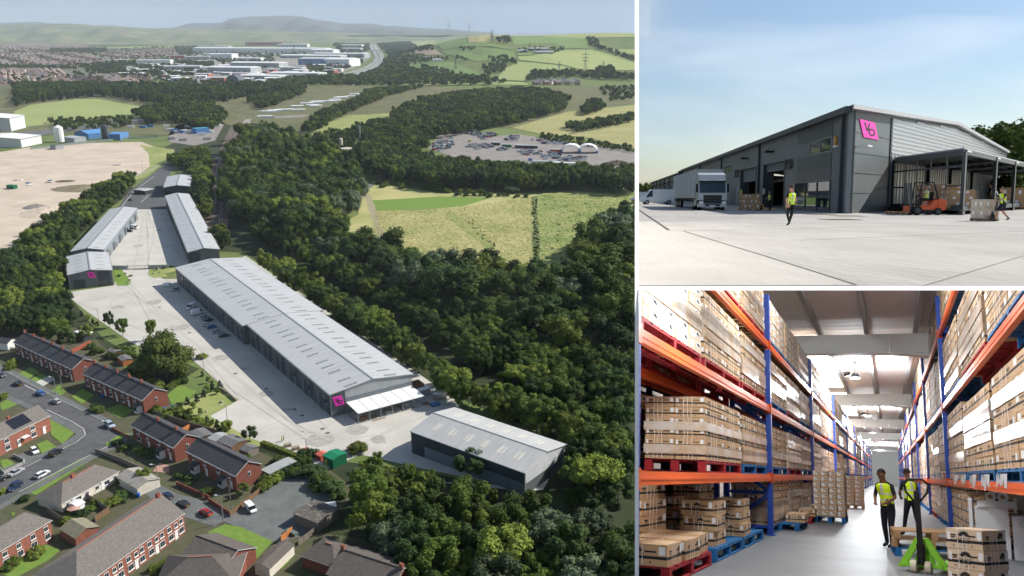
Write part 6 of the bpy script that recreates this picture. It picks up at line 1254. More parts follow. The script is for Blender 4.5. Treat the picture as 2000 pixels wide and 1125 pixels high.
for s, px, py, hp in (('23', 1542, 322, 19), ('22', 1440.8, 340, 14.5)):
    a, z = FA(px, py); sz = hp / F * (C0 + d1 * a).y * 1.4; me = text_mesh(s, sz, .05, .012); me.materials.append(black); k = 2.9
    o = add('door_number', me, B); o.matrix_local = MF @ MX.Translation((a, -.2, z)) @ MX(((-k, 0, 0, 0), (0, 0, -1, 0), (0, 1, 0, 0), (0, 0, 0, 1)))
for px, py in ((1507, 297), (1458, 310)): a, z = FA(px, py); MB().box(a - 1.6, a + .6, -.7, -.02, z - .07, z + .07).box(a - 1.8, a - .8, -.95, -.55, z - .1, z + .12).build('wall_lamp', black, B, M=MF)
a, z = FA(1633, 276); MB().cyl((a, -.12, z), (a, -.02, z), .42, .42, 12).cyl((a, -.18, z), (a, -.1, z), .2, .2, 10, 1).build('alarm_box', [mat('alarm_orange', (.7, .33, .02)), steel], B, M=MF @ MX.Diagonal((1, 1, 1, 1)))
a, z = FA(1636, 286); MB().box(a - .35, a + .35, -.3, -.02, z - .08, z + .08).build('camera', white, B, M=MF)
sg = mat('door_sign', (.1, .25, .5), .6, (.6, .5, .1), 2)
for px, py, w_ in ((1492, 374, 6), (1448, 375, 5), (1549, 368, 4), (1441, 370, 3)): a, z = FA(px, py); MB().box(a - w_ * .12, a + w_ * .12, -.05, .02, z - .35, z + .35).build('notice', [sg, white, MATS['sign_yellow']][int(w_) % 3], B, M=MF)
# lower far part of the row
h2 = he * .955; MB().box(sEnd, sFar, 0, .3, 0, h2).build('wall', pg, B, M=MF); MB().box(sEnd - .05, sEnd + .4, -1.2, .1, 0, he).build('fin_wall', pgd, B, M=MF)
for k in range(7):
    a = sEnd + (sFar - sEnd) * (k + .25) / 7; MB().box(a, a + 4, -.08, .05, 4.7, 6.2).build('window', yglass, B, M=MF); MB().box(a + 8, a + 14, -.08, .05, 0, 4.6).build('roller_shutter', pgd, B, M=MF); MB().box(a + 17, a + 17.6, -.3, .05, 0, h2).build('downpipe', pgd, B, M=MF); MB().box(a + 9, a + 12, -1.2, 0, 5.6, 5.8).build('wall_lamp', black, B, M=MF)
# gable wall, roof
mid = Lg / 2; g = MB()
MB().prism([(0, 0), (Lg, 0), (Lg, he), (mid, hr_), (0, he)], .02, .32, axis='y').build('gable_wall', pgl, B, M=MG)
s0 = GA(1735, 384)[0]
for k, z in enumerate([he * q for q in (.2, .4, .6, .8)]): MB().box(.15, s0, -.012, .05, z - .015, z + .015).build('panel_joint', pgd, B, M=MG)
top = lambda s: he + (hr_ - he) * (1 - abs(s - mid) / mid)
ribm = mat('ribbed_steel', (.40, .42, .44), .35, metal=.55); zl = GA(1737, 300)[1]; z = zl; k = 0
MB().prism([(s0, zl), (Lg - .1, zl), (Lg - .1, top(Lg) - .1), (mid, hr_ - .25), (s0, top(s0) - .25)], -.03, .03, axis='y').build('upper_cladding', ribm, B, M=MG)
while z < hr_ - .4:
    if z < he - .2: b = Lg - .2
    else: b = mid + (Lg - mid) * (hr_ - z - .3) / (hr_ - he)
    a = s0 if z < top(s0) - .3 else mid - mid * (hr_ - z - .3) / (hr_ - he)
    if b > a + 1: MB().prism([(-.03, z), (-.13, z + .05), (-.13, z + .17), (-.03, z + .22)], a, b, axis='x').build('cladding_rib', ribm, B, M=MG)
    z += .36
MB().box(s0, Lg - .1, -.02, .03, .3, zl).build('lower_cladding', ribm, B, M=MG)
for k in range(60): x = s0 + (k + .3) * (Lg - s0) / 60; MB().box(x, x + .35, -.09, -.01, .3, zl - .05).build('cladding_rib', ribm, B, M=MG)
MB().box(s0 - .3, s0 + .1, -.08, .05, 0, top(s0) - .15).build('trim', pgd, B, M=MG); MB().box(-.1, .15, -.1, .2, 0, he).build('corner_trim', trim, B, M=MG)
def RP(s, t, z): return C0 + d2 * s + d1 * t + Zu * z
ov = -1.; rm_ = mat('yard_roof', (.42, .43, .43), .5)
for s_a, s_b, za, zb in ((-.6, mid, he - .02, hr_ + .1), (mid, Lg + .6, hr_ + .1, he - .02)):
    q = MB(); a, b, c, d = RP(s_a, ov, za), RP(s_b, ov, zb), RP(s_b, sEnd, zb), RP(s_a, sEnd, za); u_ = Zu * .32
    q.face([a + u_, b + u_, c + u_, d + u_]); q.face([a, b, b + u_, a + u_]); q.face([a, d, d + u_, a + u_], 1); q.face([d, c, b, a]); q.build('roof', [rm_, trim], B)
q = MB(); q.face([RP(-.4, sEnd, h2), RP(mid, sEnd, hr_ * .95), RP(mid, sFar, hr_ * .95), RP(-.4, sFar, h2)]); q.build('roof', rm_, B)
MB().box(ov, sEnd, -.75, -.3, he - .25, he + .22).build('gutter', pgd, B, M=MF); MB().box(sEnd, sFar, -.6, -.1, h2 - .25, h2 + .2).build('gutter', pgd, B, M=MF)
MB().box(0, Lg, -.3, 0, 0, he).build('end_wall', pgl, B, VM=basis(C0 + d1 * (sEnd - 1), d2, d1))
MB().box(0, sEnd, -.3, 0, 0, he).build('rear_wall', pgl, B, VM=basis(C0 + d2 * Lg, d1, d2))
a, z = GA(1697, 253.5); p_ = C0 + d2 * a; dxds = F / p_.y * (d2.x - p_.x / p_.y * d2.y); hz_ = F / p_.y; wd_ = 32.5 / hz_
logo(B, 1., MG @ MX.Translation((a, -.02, z)) @ MX.Diagonal((31 / dxds, .3, wd_, 1)))
a, z = GA(1671, 286); MB().box(a - .6, a + .6, -1.1, -.95, z - .06, z + .06).box(a - .1, a + .1, -1., 0, z - .08, z + .05).build('wall_lamp', [white], B, M=MG)
# framed canopy bays
A0 = C0 + d2 * GA(1741, 384)[0]; kk = 15.5; zc0, zc1 = .35, None
def onl(px):   # point on the canopy's front line at a picture column
    Q0 = A0 - d1 * kk; r = lray(TRF, px, 384); det = d2.x * -r.y + d2.y * r.x; t_ = (Q0.x * -r.y + Q0.y * r.x) / -det; return t_
Q0 = A0 - d1 * kk; zt_ = hit(TRF, 1895, 296, Q0, (0, 1, 0)).z - gz
Kp = thing('container_canopy', 'dark steel framed canopy bays standing against the lit gable', 'canopy', TRF); fm = mat('frame_steel', (.06, .075, .085), .45, spec=.4); MK = basis(V((Q0.x, Q0.y, gz)), d2, d1)
ss = [0, onl(1941), onl(1978), onl(2012), onl(2050)]
for i, s in enumerate(ss):
    for t_ in (0, kk - .4): MB().box(s - .28, s + .28, t_ - .3, t_ + .3, zc0, zt_ - .02).build('post', fm, Kp, VM=MK)
    for z in (zc0 + .15, zt_): MB().box(s - .2, s + .2, .3, kk - .7, z - .22, z + .18).build('beam', fm, Kp, VM=MK)
    if i < len(ss) - 1:
        for t_ in (0, kk - .4):
            for z in (zc0 + .15, zt_): MB().box(s + .29, ss[i + 1] - .29, t_ - .15, t_ + .15, z - .2, z + .16).build('beam', fm, Kp, VM=MK)
        MB().box(s + .1, ss[i + 1] - .1, .2, kk - .3, zt_ + .2, zt_ + .3).build('roof_panel', mat('canopy_roof', (.5, .5, .5)), Kp, VM=MK)
        for k in range(7): MB().box(s + .3, ss[i + 1] - .3, 1.5 + k * 2, 1.7 + k * 2, zt_ - .1, zt_ + .19).build('purlin', steel_d, Kp, VM=MK)
        MB().box(s + .1, ss[i + 1] - .1, .3, kk - .3, zc0 - .1, zc0 + .05).build('floor_panel', steel_d, Kp, VM=MK)
        MB().box(s + .3, ss[i + 1] - .3, -.06, .0, zt_ - .02, zt_ + .12).build('name_plate', white, Kp, VM=MK @ MX.Translation((0, -.2, 0)) @ MX.Translation((s + .4, 0, zt_)) @ MX.Diagonal((.12, 1, .8, 1)) @ MX.Translation((-s, 0, -zt_)))
for t_ in (3.2, 6.4, 9.4, 12.2): MB().box(-.09, .09, t_ - .1, t_ + .1, zc0 + .3, zt_ - .2).build('mullion', fm, Kp, VM=MK)
MB().box(-.08, .08, .3, kk - .7, zt_ * .76, zt_ * .76 + .14).build('rail', fm, Kp, VM=MK)
for a, b, z in ((.3, 3.2, .45), (12.2, kk - .7, .45)): MB().box(-.08, .08, a, b, zt_ * z, zt_ * z + .14).build('rail', fm, Kp, VM=MK)
for x in (0, ss[2], ss[3]): MB().box(x - .5, x + .5, -.4, .4, 0, zc0 - .1).build('block', fm, Kp, VM=MK)
# cartons
kraft = mat('cardboard', (.36, .22, .115), .85, (.42, .27, .15), .8, 4); kraft2 = mat('cardboard_pale', (.44, .30, .17), .85, (.40, .26, .14), .8, 4); labw = mat('paper_label', (.72, .74, .76), .7); film = mat('stretch_film', (.55, .48, .42), .25, (.42, .30, .20), 1.2, 6, spec=.5); ptim = mat('pallet_timber', (.42, .27, .14), .85, (.32, .2, .1), 2); pblue = mat('pallet_blue', (.01, .10, .30), .7, (.02, .16, .38), 1.5); pred = mat('pallet_red', (.28, .012, .02), .7)
def pallet(w, d, h=.15):
    mb = MB(); n = 7
    for i in range(n): y = -d / 2 + (i + .1) * d / n; mb.box(-w / 2, w / 2, y, y + d / n * .75, h - .025, h)
    for i in range(3): x = -w / 2 + i * (w - .12) / 2; mb.box(x, x + .12, -d / 2, d / 2, h - .05, h - .026); mb.box(x, x + .12, -d / 2, d / 2, 0, .022)
    for i in range(3):
        for j in range(3): x = -w / 2 + i * (w - .12) / 2; y = -d / 2 + j * (d - .14) / 2; mb.box(x, x + .12, y, y + .14, .022, h - .05)
    return mb
CART = {}
def carton(w, d, h, m, lab=1, seed=0):
    k = (round(w, 2), round(d, 2), round(h, 2), m.name, lab, seed)
    if k in CART: return CART[k]
    r = random.Random(seed); mb = MB().box(-w / 2, w / 2, -d / 2, d / 2, 0, h - .004); e = .003
    if lab:
        for sy in (-1, 1):
            y = sy * (d / 2 + e); x = r.uniform(-w * .3, w * .1); mb.box(x, x + w * .24, y - .001, y + .001, h * .35, h * .75, 1)
        for sx in (-1, 1):
            x = sx * (w / 2 + e); y = r.uniform(-d * .3, d * .1); mb.box(x - .001, x + .001, y, y + d * .24, h * .35, h * .75, 1)
    CART[k] = mb.mesh('box', [m, labw]); return CART[k]
def load(M, nx, ny, nz, bw, bd, bh, label, m=kraft, pm_=ptim, name='loaded_pallet', ph=.15, cat='pallet load', group=None):
    t = thing(name, label, cat, M, group); w_, d_ = nx * bw, ny * bd
    pallet(w_ + .04, d_ + .04, ph).build('pallet', pm_, t)
    for i in range(nx):
        for j in range(ny):
            for k in range(nz):
                if 0 < i < nx - 1 and 0 < j < ny - 1 and k < nz - 1: continue
                add('box', carton(bw - .008, bd - .008, bh, m, 1, (i * 3 + j + k) % 4), t, MX.Translation(((i + .5) * bw - w_ / 2 + U(-.008, .008), (j + .5) * bd - d_ / 2, ph + k * bh)))
    return t
def MKat(x, y, z, rz=0., s=1.): return TRF @ at(MK @ V((x, y, z)), math.atan2(-d1.x, d1.y) + rz, s)
def TRat(px, py, rz=0., s=1.): return TRF @ at(TG(px, py) + V((0, 0, .004)), rz, s)
load(TRat(1463, 411, -.12, 1.1), 3, 3, 3, .5, .45, .42, 'pallet of brown boxes on the yellow pallet truck before door 22')
load(MKat(1.2, 5.2, zc0 + .06, 0, 1), 2, 4, 4, .9, 1.2, .42, 'tall stack of labelled boxes inside the first canopy bay', name='box_stack', cat='box stack')
load(MKat(1.3, 1.6, zc0 + .06, 0, 1), 2, 2, 3, .9, 1.0, .42, 'plain brown box stack just behind the corner canopy post', kraft2, name='box_stack', cat='box stack')
load(MKat(onl(1925), 6, zc0 + .06, 0, 1), 3, 2, 2, 1., 1., .6, 'low stack of wrapped boxes in the middle of the canopy', film, name='box_stack', cat='box stack')
load(MKat(onl(1992), 1.5, .05, 0, 1), 3, 2, 2, 1.1, 1.1, 1.0, 'large brown boxes on a pallet at the right edge of the canopy', name='box_stack', cat='box stack')
load(TRat(1922, 431.5, .25), 2, 2, 2, .44, .5, .5, 'film-wrapped pallet of boxes pushed by the man in shorts', film)
def pallet_truck(M, label, body, handle, tilt=.5, name='pallet_truck', wm=tyre):
    t = thing(name, label, 'pallet truck', M)
    for s in (-1, 1): MB().box(s * .2 - .08, s * .2 + .08, .1, 1.2, .06, .12).build('fork', body, t)
    MB().prism([(-.36, .06), (-.26, .06), (-.05, .40), (.05, .40), (.26, .06), (.36, .06), (.09, .5), (-.09, .5)], .0, .1).prism([(-.16, .1), (.16, .1), (.06, .38), (-.06, .38)], .1, .16).build('body', body, t); MB().box(-.29, .29, -.05, .15, .08, .13).build('base_plate', body, t)
    MB().cyl((0, -.06, .12), (0, -.06, .42), .06, .06, 10).build('pump', black, t)
    for s in (-1, 1): MB().cyl((s * .1 - .04, -.08, .09), (s * .1 + .04, -.08, .09), .09, .09, 14).build('wheel', wm, t)
    hx = V((0, -.1 - .75 * math.sin(tilt), .35 + .85 * math.cos(tilt))); MB().bar((0, -.08, .35), hx, .07, .06).build('handle_bar', handle, t)
    u_ = (hx - V((0, -.08, .35))).normalized(); q = MB(); lp = [(-.02, -.18), (-.15, -.02), (-.17, .1), (-.1, .17), (.1, .17), (.17, .1), (.15, -.02), (.02, -.18)]
    for i in range(7): q.cyl(hx + V((lp[i][0], 0, 0)) + u_ * lp[i][1], hx + V((lp[i + 1][0], 0, 0)) + u_ * lp[i + 1][1], .018, .018, 6)
    q.build('handle_loop', handle, t); return t
pallet_truck(TRat(1488, 411, -1.75, 1.2), 'yellow pallet truck under the boxes before door 22', mat('truck_yellow', (.65, .36, .02), .5), MATS['truck_yellow'], .3)
pallet_truck(TRat(1940, 432, 1.75, 1.), 'dark pallet truck with its handle held by the man in shorts', steel_d, steel_d, .15)
person('walk', TRat(1544, 441.5, .2), 'man in yellow vest and dark trousers walking across the yard')
person('stand', TRat(1503, 411.5, 1.7), 'grey-haired man in yellow vest standing by door 23', hair=hair_g)
person('push', TRat(1958, 433, 1.75), 'man in yellow vest and dark shorts pushing a pallet truck', shorts=True, leg=mat('cloth_navy', (.015, .02, .035)))
person('bend', MKat(onl(1975), 3, zc0 + .05, 1.2, 1.25), 'bending person in white top and jeans in the canopy', leg=jeans, top=shirt_w, vest=False)
# forklift
fo = mat('forklift_orange', (.55, .085, .015), .4, spec=.5); Mf = TRat(1801, 420, 1.62, 1.08); t = thing('forklift', 'orange and black forklift in front of the canopy', 'forklift', Mf)
MB().prism([(-1.15, .3), (-1.15, .95), (-.55, 1.0), (-.2, .62), (.35, .62), (.55, .3)], -.5, .5, axis='x', M=MX.Rotation(0, 4, 'Z')).build('body', fo, t); MB().prism([(-1.3, .35), (-1.3, 1.0), (-.75, 1.08), (-.75, .35)], -.53, .53, axis='x').build('counterweight', fo, t)
MB().box(-.52, .52, -.5, .8, .18, .34).build('chassis', black, t)
for y, r_ in ((-.75, .24), (.62, .30)):
    for s in (-1, 1): q = MB(); wheel(q, 0, 0, r_, .22); q.build('wheel', [tyre, steel_d], t, M=MX.Translation((s * .48, y, 0)) @ MX.Rotation(math.pi / 2, 4, 'Z'))
for s in (-1, 1):
    MB().bar((s * .3, .95, .1), (s * .3, 1.02, 2.1), .09, .14).build('mast', steel_d, t); MB().box(s * .25 - .06, s * .25 + .06, 1.08, 2.2, .06, .11).build('fork', steel_d, t)
    for a, b in (((s * .48, .55, .6), (s * .46, .35, 2.1)), ((s * .48, -.75, 1.0), (s * .46, -.45, 2.1)), ((s * .46, .35, 2.1), (s * .46, -.45, 2.1))): MB().bar(a, b, .07).build('guard_post', black, t)
for k in range(5): MB().box(-.46, .46, -.42 + k * .19, -.36 + k * .19, 2.08, 2.14).build('guard_bar', black, t)
MB().box(-.36, .36, 1.05, 1.12, .1, .6).build('carriage', fo, t); MB().box(-.25, .25, -.5, -.05, .95, 1.05).box(-.25, .25, -.58, -.5, 1.0, 1.5).build('seat', black, t); MB().cyl((0, .35, 1.2), (0, .39, 1.25), .17, .17, 12).bar((0, .45, .6), (0, .37, 1.22), .05).build('steering_wheel', black, t)
person('sit', Mf @ MX.Translation((0, -.25, .45)), 'forklift driver in yellow vest seated in the cab', hair=hair_g, top=shirt_w)
o = pallet(1.1, 1.0).build('pallet', ptim); o.matrix_world = Mf @ MX.Translation((0, 1.75, .08)); tag(o, 'empty timber pallet on the forklift forks', 'pallet')
t = thing('traffic_cone', 'orange and white traffic cone at the canopy corner post', 'cone', TRat(1899, 417, 0, 1.15)); con = mat('cone_orange', (.75, .13, .02), .5); MB().box(-.22, .22, -.22, .22, 0, .04).build('base', con, t)
for a, b, m in ((.04, .3, con), (.3, .62, white), (.62, .95, con)): MB().cyl((0, 0, a), (0, 0, b), .19 - .16 * a, .19 - .16 * b, 14).build('band', m, t)
# articulated lorry
Mt = basis(TG(1391, 411) + V((0, 0, .004)), V((-d1.y, d1.x, 0)) * -1, d1); Mt = TRF @ Mt; t = thing('articulated_lorry', 'silver articulated lorry with long grey trailer facing the camera', 'lorry', Mt); silver = mat('lorry_silver', (.45, .47, .48), .35, metal=.4, spec=.5); trl = mat('trailer_grey', (.46, .46, .465), .6, (.38, .38, .385), .5)
w2 = 1.32; MB().prism([(0, .95), (0, 1.6), (.35, 2.75), (2.3, 2.75), (2.3, .95)], -w2, w2, axis='x').build('cab', silver, t)
MB().prism([(.35, 2.75), (.7, 3.35), (2.3, 3.6), (2.3, 2.75)], -w2 + .08, w2 - .08, axis='x').build('roof_fairing', silver, t)
MB().prism([(-.02, 1.66), (.31, 2.62), (.36, 2.62), (.03, 1.66)], -w2 + .12, w2 - .12, axis='x').build('windscreen', mat('lorry_glass', (.02, .05, .06), .08, spec=.7), t); MB().prism([(.28, 2.64), (.1, 2.72), (.1, 2.78), (.36, 2.74)], -w2 + .05, w2 - .05, axis='x').build('sun_visor', black, t)
MB().box(-.85, .85, -.06, .02, .45, 1.45).build('grille', steel_d, t)
for k in range(4): MB().box(-.8, .8, -.1, -.05, .58 + k * .22, .66 + k * .22).build('grille_bar', black, t)
MB().box(-w2, w2, -.12, .6, .32, .62).build('bumper', silver, t)
for s in (-1, 1): MB().box(s * 1.05 - .2, s * 1.05 + .2, -.14, .0, .62, .86).build('headlight', lampw, t); MB().box(s * (w2 + .12) - .09, s * (w2 + .12) + .09, .2, .38, 1.7, 2.5).build('mirror', black, t); MB().box(s * (w2 + .005) - .02, s * (w2 + .005) + .02, .5, 1.3, 1.75, 2.5).build('side_window', yglass, t)
for s in (-1, 1):
    MB().box(s * (w2 + .004) - .01, s * (w2 + .004) + .01, .42, .46, 1.0, 2.6).box(s * (w2 + .004) - .01, s * (w2 + .004) + .01, 1.45, 1.49, 1.0, 2.6).build('door_gap', black, t); MB().box(s * (w2 - .05) - .06, s * (w2 - .05) + .06, 2.3, 4.2, .4, 1.0).build('fuel_tank', steel, t); MB().box(s * .7 - .25, s * .7 + .25, .2, .32, 2.80, 2.9).build('roof_lamp', lampw, t)
MB().box(-.95, .95, -.03, .03, 1.46, 1.62).build('badge_panel', silver, t); MB().box(-.7, .7, -.13, -.1, .4, .58).build('lower_grille', black, t)
for s in (-.45, .45): MB().bar((s, -.03, 1.68), (s + .35, .16, 2.25), .03, .02).build('wiper', black, t)
MB().box(-.28, .28, -.15, -.1, .38, .5).build('number_plate', mat('plate_white', (.7, .7, .72)), t)
zT = FA(1361, 340)[1]; MB().box(-w2, w2, 3.0, 33, 1.15, 3.95).build('trailer', trl, t)
for k in range(18): MB().box(-w2 - .02, -w2 + .01, 3.2 + k * 1.65, 3.26 + k * 1.65, 1.2, 3.9).build('trailer_rib', steel, t)
MB().box(-.5, .5, .6, 32, .75, 1.12).build('chassis', black, t)
for y in (1.2, 4.8, 6.4, 22, 25, 28):
    for s in (-1, 1): q = MB(); wheel(q, 0, 0, .5, .35); q.build('wheel', [tyre, rim], t, M=MX.Translation((s * 1.08, y, 0)) @ MX.Rotation(math.pi / 2, 4, 'Z'))
pl = TG(1283, 399.3); car('van', TRF @ at(pl + V((0, 0, .005)), math.radians(183), 1.03) , 'white', 'long white van parked at the left end of the dark facade')
o = car('van', TRF @ at(TG(1262, 396) + V((3, 25, 0)), math.radians(182), 1.), 'white', 'second white van just showing behind the long white van')
# trees round the yard
def ttree(px, Y, h, k, lb, wd=1.): p = lray(TRF, px, 384); p = p * (Y / p.y); tree(k, (0, 0, 0), 1, lb, 'trees behind the yard').matrix_world = TRF @ at((p.x, Y, gz)) @ MX.Diagonal((h * wd, h * wd, h, 1))
ttree(1256, 300, 6.5, 'broad', 'small tree at the far left end of the dark facade', 1.); ttree(1264, 320, 6, 'dark', 'second small tree at the far left end of the dark facade', 1.1)
for px, Y, h, lb in ((1938, 150, 13.5, 'tall dark tree right of the gable, left of the group'), (1968, 140, 14, 'tallest dark tree behind the canopy'), (1998, 150, 13, 'dark tree at the right edge behind the canopy'), (1910, 190, 15, 'dark tree peeping over the gable roof'), (2030, 140, 12, 'dark tree beyond the right edge'), (1985, 165, 12, 'dark tree between the tall trees behind the canopy'), (1955, 170, 12.5, 'dark tree set back behind the tall trees')): ttree(px, Y, h, 'dark', lb, 1.)
for px, Y, h in ((1960, 118, 5), (1978, 116, 5.5), (1996, 118, 5), (2012, 116, 5.5), (1985, 122, 6)): ttree(px, Y, h, 'bush', 'leafy bush behind the right-hand canopy bays', .9)
# white border strips added between the three places, built as thin walls
def edge(name, pts, dep, m=white, back=.35):
    """bevelled strip between picture lines, standing at a given distance"""
    q = MB(); f_ = [EYE + ray(*p) * d for p, d in zip(pts, dep)]; b_ = [EYE + ray(*p) * (d + back) for p, d in zip(pts, dep)]
    q.face(f_); n_ = len(f_); q.face(b_[::-1])
    for i in range(n_): j = (i + 1) % n_; q.face([f_[i], b_[i], b_[j], f_[j]])
    return tag(q.build(name, m), kind='structure')
D_ = 5.75; wp = mat('white_border_edge', (.86, .86, .85), .6)
edge('border_wall', [(1240, -30), (1247.6, -30), (1247.6, 1150), (1240, 1150)], [D_, D_ + .07, D_ + .07, D_], wp, 16)
edge('border_floor', [(1247, 559), (2040, 559), (2040, 567), (1247, 567)], [D_ + .1, D_ + .1, D_ + .04, D_ + .04], wp)
# ================================================================ the racking aisle
fz = -1.5
def BG(px, py): return hit(BRF, px, py, (0, 0, fz), (0, 0, 1))
def BX(px, x, py=932): return hit(BRF, px, py, (x, 0, 0), (1, 0, 0))
BRN0 = set(o.name for o in bpy.data.objects)
def BT(name, label, cat, M=I4, group=None): return thing(name, label, cat, BRF @ M, group)
def bs(mb, name, m): o = mb.build(name, m); o.matrix_world = BRF; return tag(o, kind='structure')
xL = BG(1504, 1047).x; xR = BG(1853, 1035).x
YL = [BX(p, xL).y for p in (1234, 1504, 1588, 1632.5, 1657)]; bay = YL[4] - YL[3]; YL += [YL[4] + bay * k for k in (1, 2, 3, 4, 5, 6)]
YR = [BX(p, xR).y for p in (1852, 1814.5, 1795)]; YR = [BX(2075, xR).y] + YR; bay = YR[3] - YR[2]; YR += [YR[3] + bay * k for k in range(1, 8)]
print('rack', xL, xR, [round(y, 1) for y in YL], [round(y, 1) for y in YR])
orange = mat('beam_orange', (.80, .115, .012), .4, spec=.5); rblue = mat('upright_blue', (.008, .05, .33), .4, spec=.5); floorg = mat('grey_floor', (.16, .168, .18), .5, (.21, .22, .235), .5, 10, spec=.12); ceil = mat('ceiling_panel', (.80, .78, .77), .7, (.75, .73, .72), .3, wave=('Y', .35, .25, .04)); raft = mat('rafter_white', (.74, .73, .70), .6); purl = mat('purlin_grey', (.34, .35, .36), .5)
WE = 190.
bs(MB().box(-9, 6.5, 4, WE, fz - .1, fz), 'floor', floorg)
CZ = 5.75
bs(MB().box(-9, 6.5, 25.8, WE, CZ, CZ + .1), 'ceiling', ceil)
bs(MB().box(6.5, 6.7, 2, WE, fz, CZ + .1), 'wall_right', raft); bs(MB().box(-9.2, -9, 27, WE, fz, CZ + .1), 'wall_left', raft); bs(MB().box(-9, 6.5, WE, WE + .2, fz, CZ + .1), 'wall_end', raft)
skl = mat('rooflight_lit', (.9, .9, .9), .5, emit=(1, .98, .95), estr=8)
for k, (a, b) in enumerate(((37.5, 47), (50, 60), (65, 75), (79, 89), (100, 110), (125, 135), (150, 160))):
    o = MB().box(-4.9, -2.35, a, b, CZ - .03, CZ - .005).build('rooflight', skl); o.matrix_world = BRF; tag(o, 'bright white rooflight in the aisle ceiling, %s from the near end' % ['first', 'second', 'third', 'fourth', 'fifth', 'sixth', 'seventh'][k], 'rooflight')
for k, x in enumerate((-5.7, -4.15, -2.3, -.55, 1.2, 2.95)):
    o = MB().box(x - .08, x + .08, 25.9, WE, CZ - .22, CZ - .001).build('purlin', purl); o.matrix_world = BRF; tag(o, 'grey steel purlin running down the aisle ceiling, %s from the left' % ['first', 'second', 'third', 'fourth', 'fifth', 'sixth'][k], 'purlin', 'ceiling purlins')
for k, y in enumerate((36, 63, 91, 119, 147, 172)):
    t = BT('rafter', 'white roof rafter across the aisle, %s from the near end' % ['first', 'second', 'third', 'fourth', 'fifth', 'sixth'][k], 'rafter', group='roof rafters')
    MB().box(-7, .25, y, y + .12, CZ - .95, CZ - .23).build('web', raft, t); MB().box(-7, .25, y - .35, y + .4, CZ - 1.03, CZ - .951).build('flange', raft, t); MB().prism([(.26, CZ - .95), (6, CZ - 1.15), (6, CZ - .23), (.26, CZ - .23)], y, y + .12).build('haunch', raft, t); MB().prism([(.26, CZ - 1.03), (6, CZ - 1.6), (6, CZ - 1.5), (.26, CZ - .96)], y - .35, y + .4).build('strut', raft, t)
lampe = mat('lamp_lit', (1, 1, 1), .4, emit=(1, .95, .85), estr=30)
for k, y in enumerate((47, 77, 107, 140, 172)):
    t = BT('high_bay_lamp', 'lit high-bay lamp hanging in the aisle, %s from the near end' % ['first', 'second', 'third', 'fourth', 'fifth'][k], 'lamp', MX.Translation((-1.35, y, CZ - .8)), 'high-bay lamps')
    MB().cyl((0, 0, 0), (0, 0, .22), .28, .14, 14).build('housing', black, t); MB().cyl((0, 0, -.05), (0, 0, -.005), .2, .24, 14).build('lens', lampe, t); MB().bar((0, 0, .2), (0, 0, .79), .04).build('rod', steel, t); MB().cyl((-.5, -1, .05), (-.2, -1, .12), .12, .12, 8).build('detector', black, t)
    l_ = bpy.data.lights.new('lamp', 'POINT'); l_.energy = 1700; l_.color = (.92, .97, 1); l_.shadow_soft_size = .3; lo_ = bpy.data.objects.new('lamp_light', l_); col.objects.link(lo_); lo_.parent = t; lo_.location = (0, 0, -.5)
for k, (x, y, z) in enumerate(((-1.2, 11.5, 0), (-1.0, 17, 0), (-1.2, 23, 0))):      # the same row, nearer than the picture shows
    z = (-1.02 - (BRF.to_3x3() @ V((x, y, 0))).dot(UTR)) / _u.dot(UTR)
    t = BT('high_bay_lamp', 'high-bay lamp above the near part of the aisle, %s of three' % ['first', 'second', 'third'][k], 'lamp', MX.Translation((x, y, z)), 'near high-bay lamps')
    MB().cyl((0, 0, 0), (0, 0, .22), .28, .14, 14).build('housing', black, t); MB().cyl((0, 0, -.05), (0, 0, -.005), .2, .24, 14).build('lens', lampe, t); l_ = bpy.data.lights.new('lamp', 'POINT'); l_.energy = (250, 400, 620)[k]; l_.color = (.92, .97, 1); l_.shadow_soft_size = .3; lo_ = bpy.data.objects.new('lamp_light', l_); col.objects.link(lo_); lo_.parent = t; lo_.location = (0, 0, -.35)
KEEP = set(o.name for o in bpy.data.objects if o.name.startswith('high_bay_lamp') or o.parent and o.parent.name.startswith('high_bay_lamp'))
def rack(label, xf, sg, Ys, lv, topz, n=None, group='pallet racks', rows=((0, 1.05),)):
    t = BT('pallet_rack', label, 'rack', group=group)
    for y in Ys:
        for a, b in rows:
            for x in (xf + sg * a, xf + sg * b): MB().box(x - .06, x + .06, y - .12, y + .12, fz, topz).build('upright', rblue, t); MB().box(x - .1, x + .1, y - .2, y + .2, fz, fz + .03).build('foot_plate', rblue, t)
            z = fz + .2; k = 0
            while z < topz - .8: MB().bar((xf + sg * (a if k % 2 else b), y, z), (xf + sg * (b if k % 2 else a), y, z + .8), .05, .09).build('brace', rblue, t); MB().bar((xf + sg * a, y, z), (xf + sg * b, y, z), .05, .07).build('brace', rblue, t); z += .8; k += 1
    for i in range(len(Ys) - 1):
        for z in lv:
            for a, b in rows:
                for x in (xf + sg * a, xf + sg * b):
                    MB().box(x - .045, x + .045, Ys[i] + .13, Ys[i + 1] - .13, z - .16, z).build('beam', orange, t); MB().box(x - .055, x + .055, Ys[i] + .125, Ys[i + 1] - .125, z - .10, z - .07).build('beam_groove', orange, t)
            for yy in (Ys[i], Ys[i + 1]): MB().box(xf - .07, xf + .07, yy - .14, yy + .14, z - .2, z + .04).build('bracket', orange, t)
    return t
LVL = [fz + 1.45, fz + 3.12, fz + 4.72]; LVR = [fz + 1.5, fz + 3.7, fz + 5.9]
rack('blue and orange pallet rack along the left of the aisle', xL, -1, YL, LVL, fz + 5.95, rows=((0, 1.05), (1.3, 2.35)))
rack('blue and orange pallet rack along the right of the aisle', xR, 1, YR, LVR, fz + 7.0)
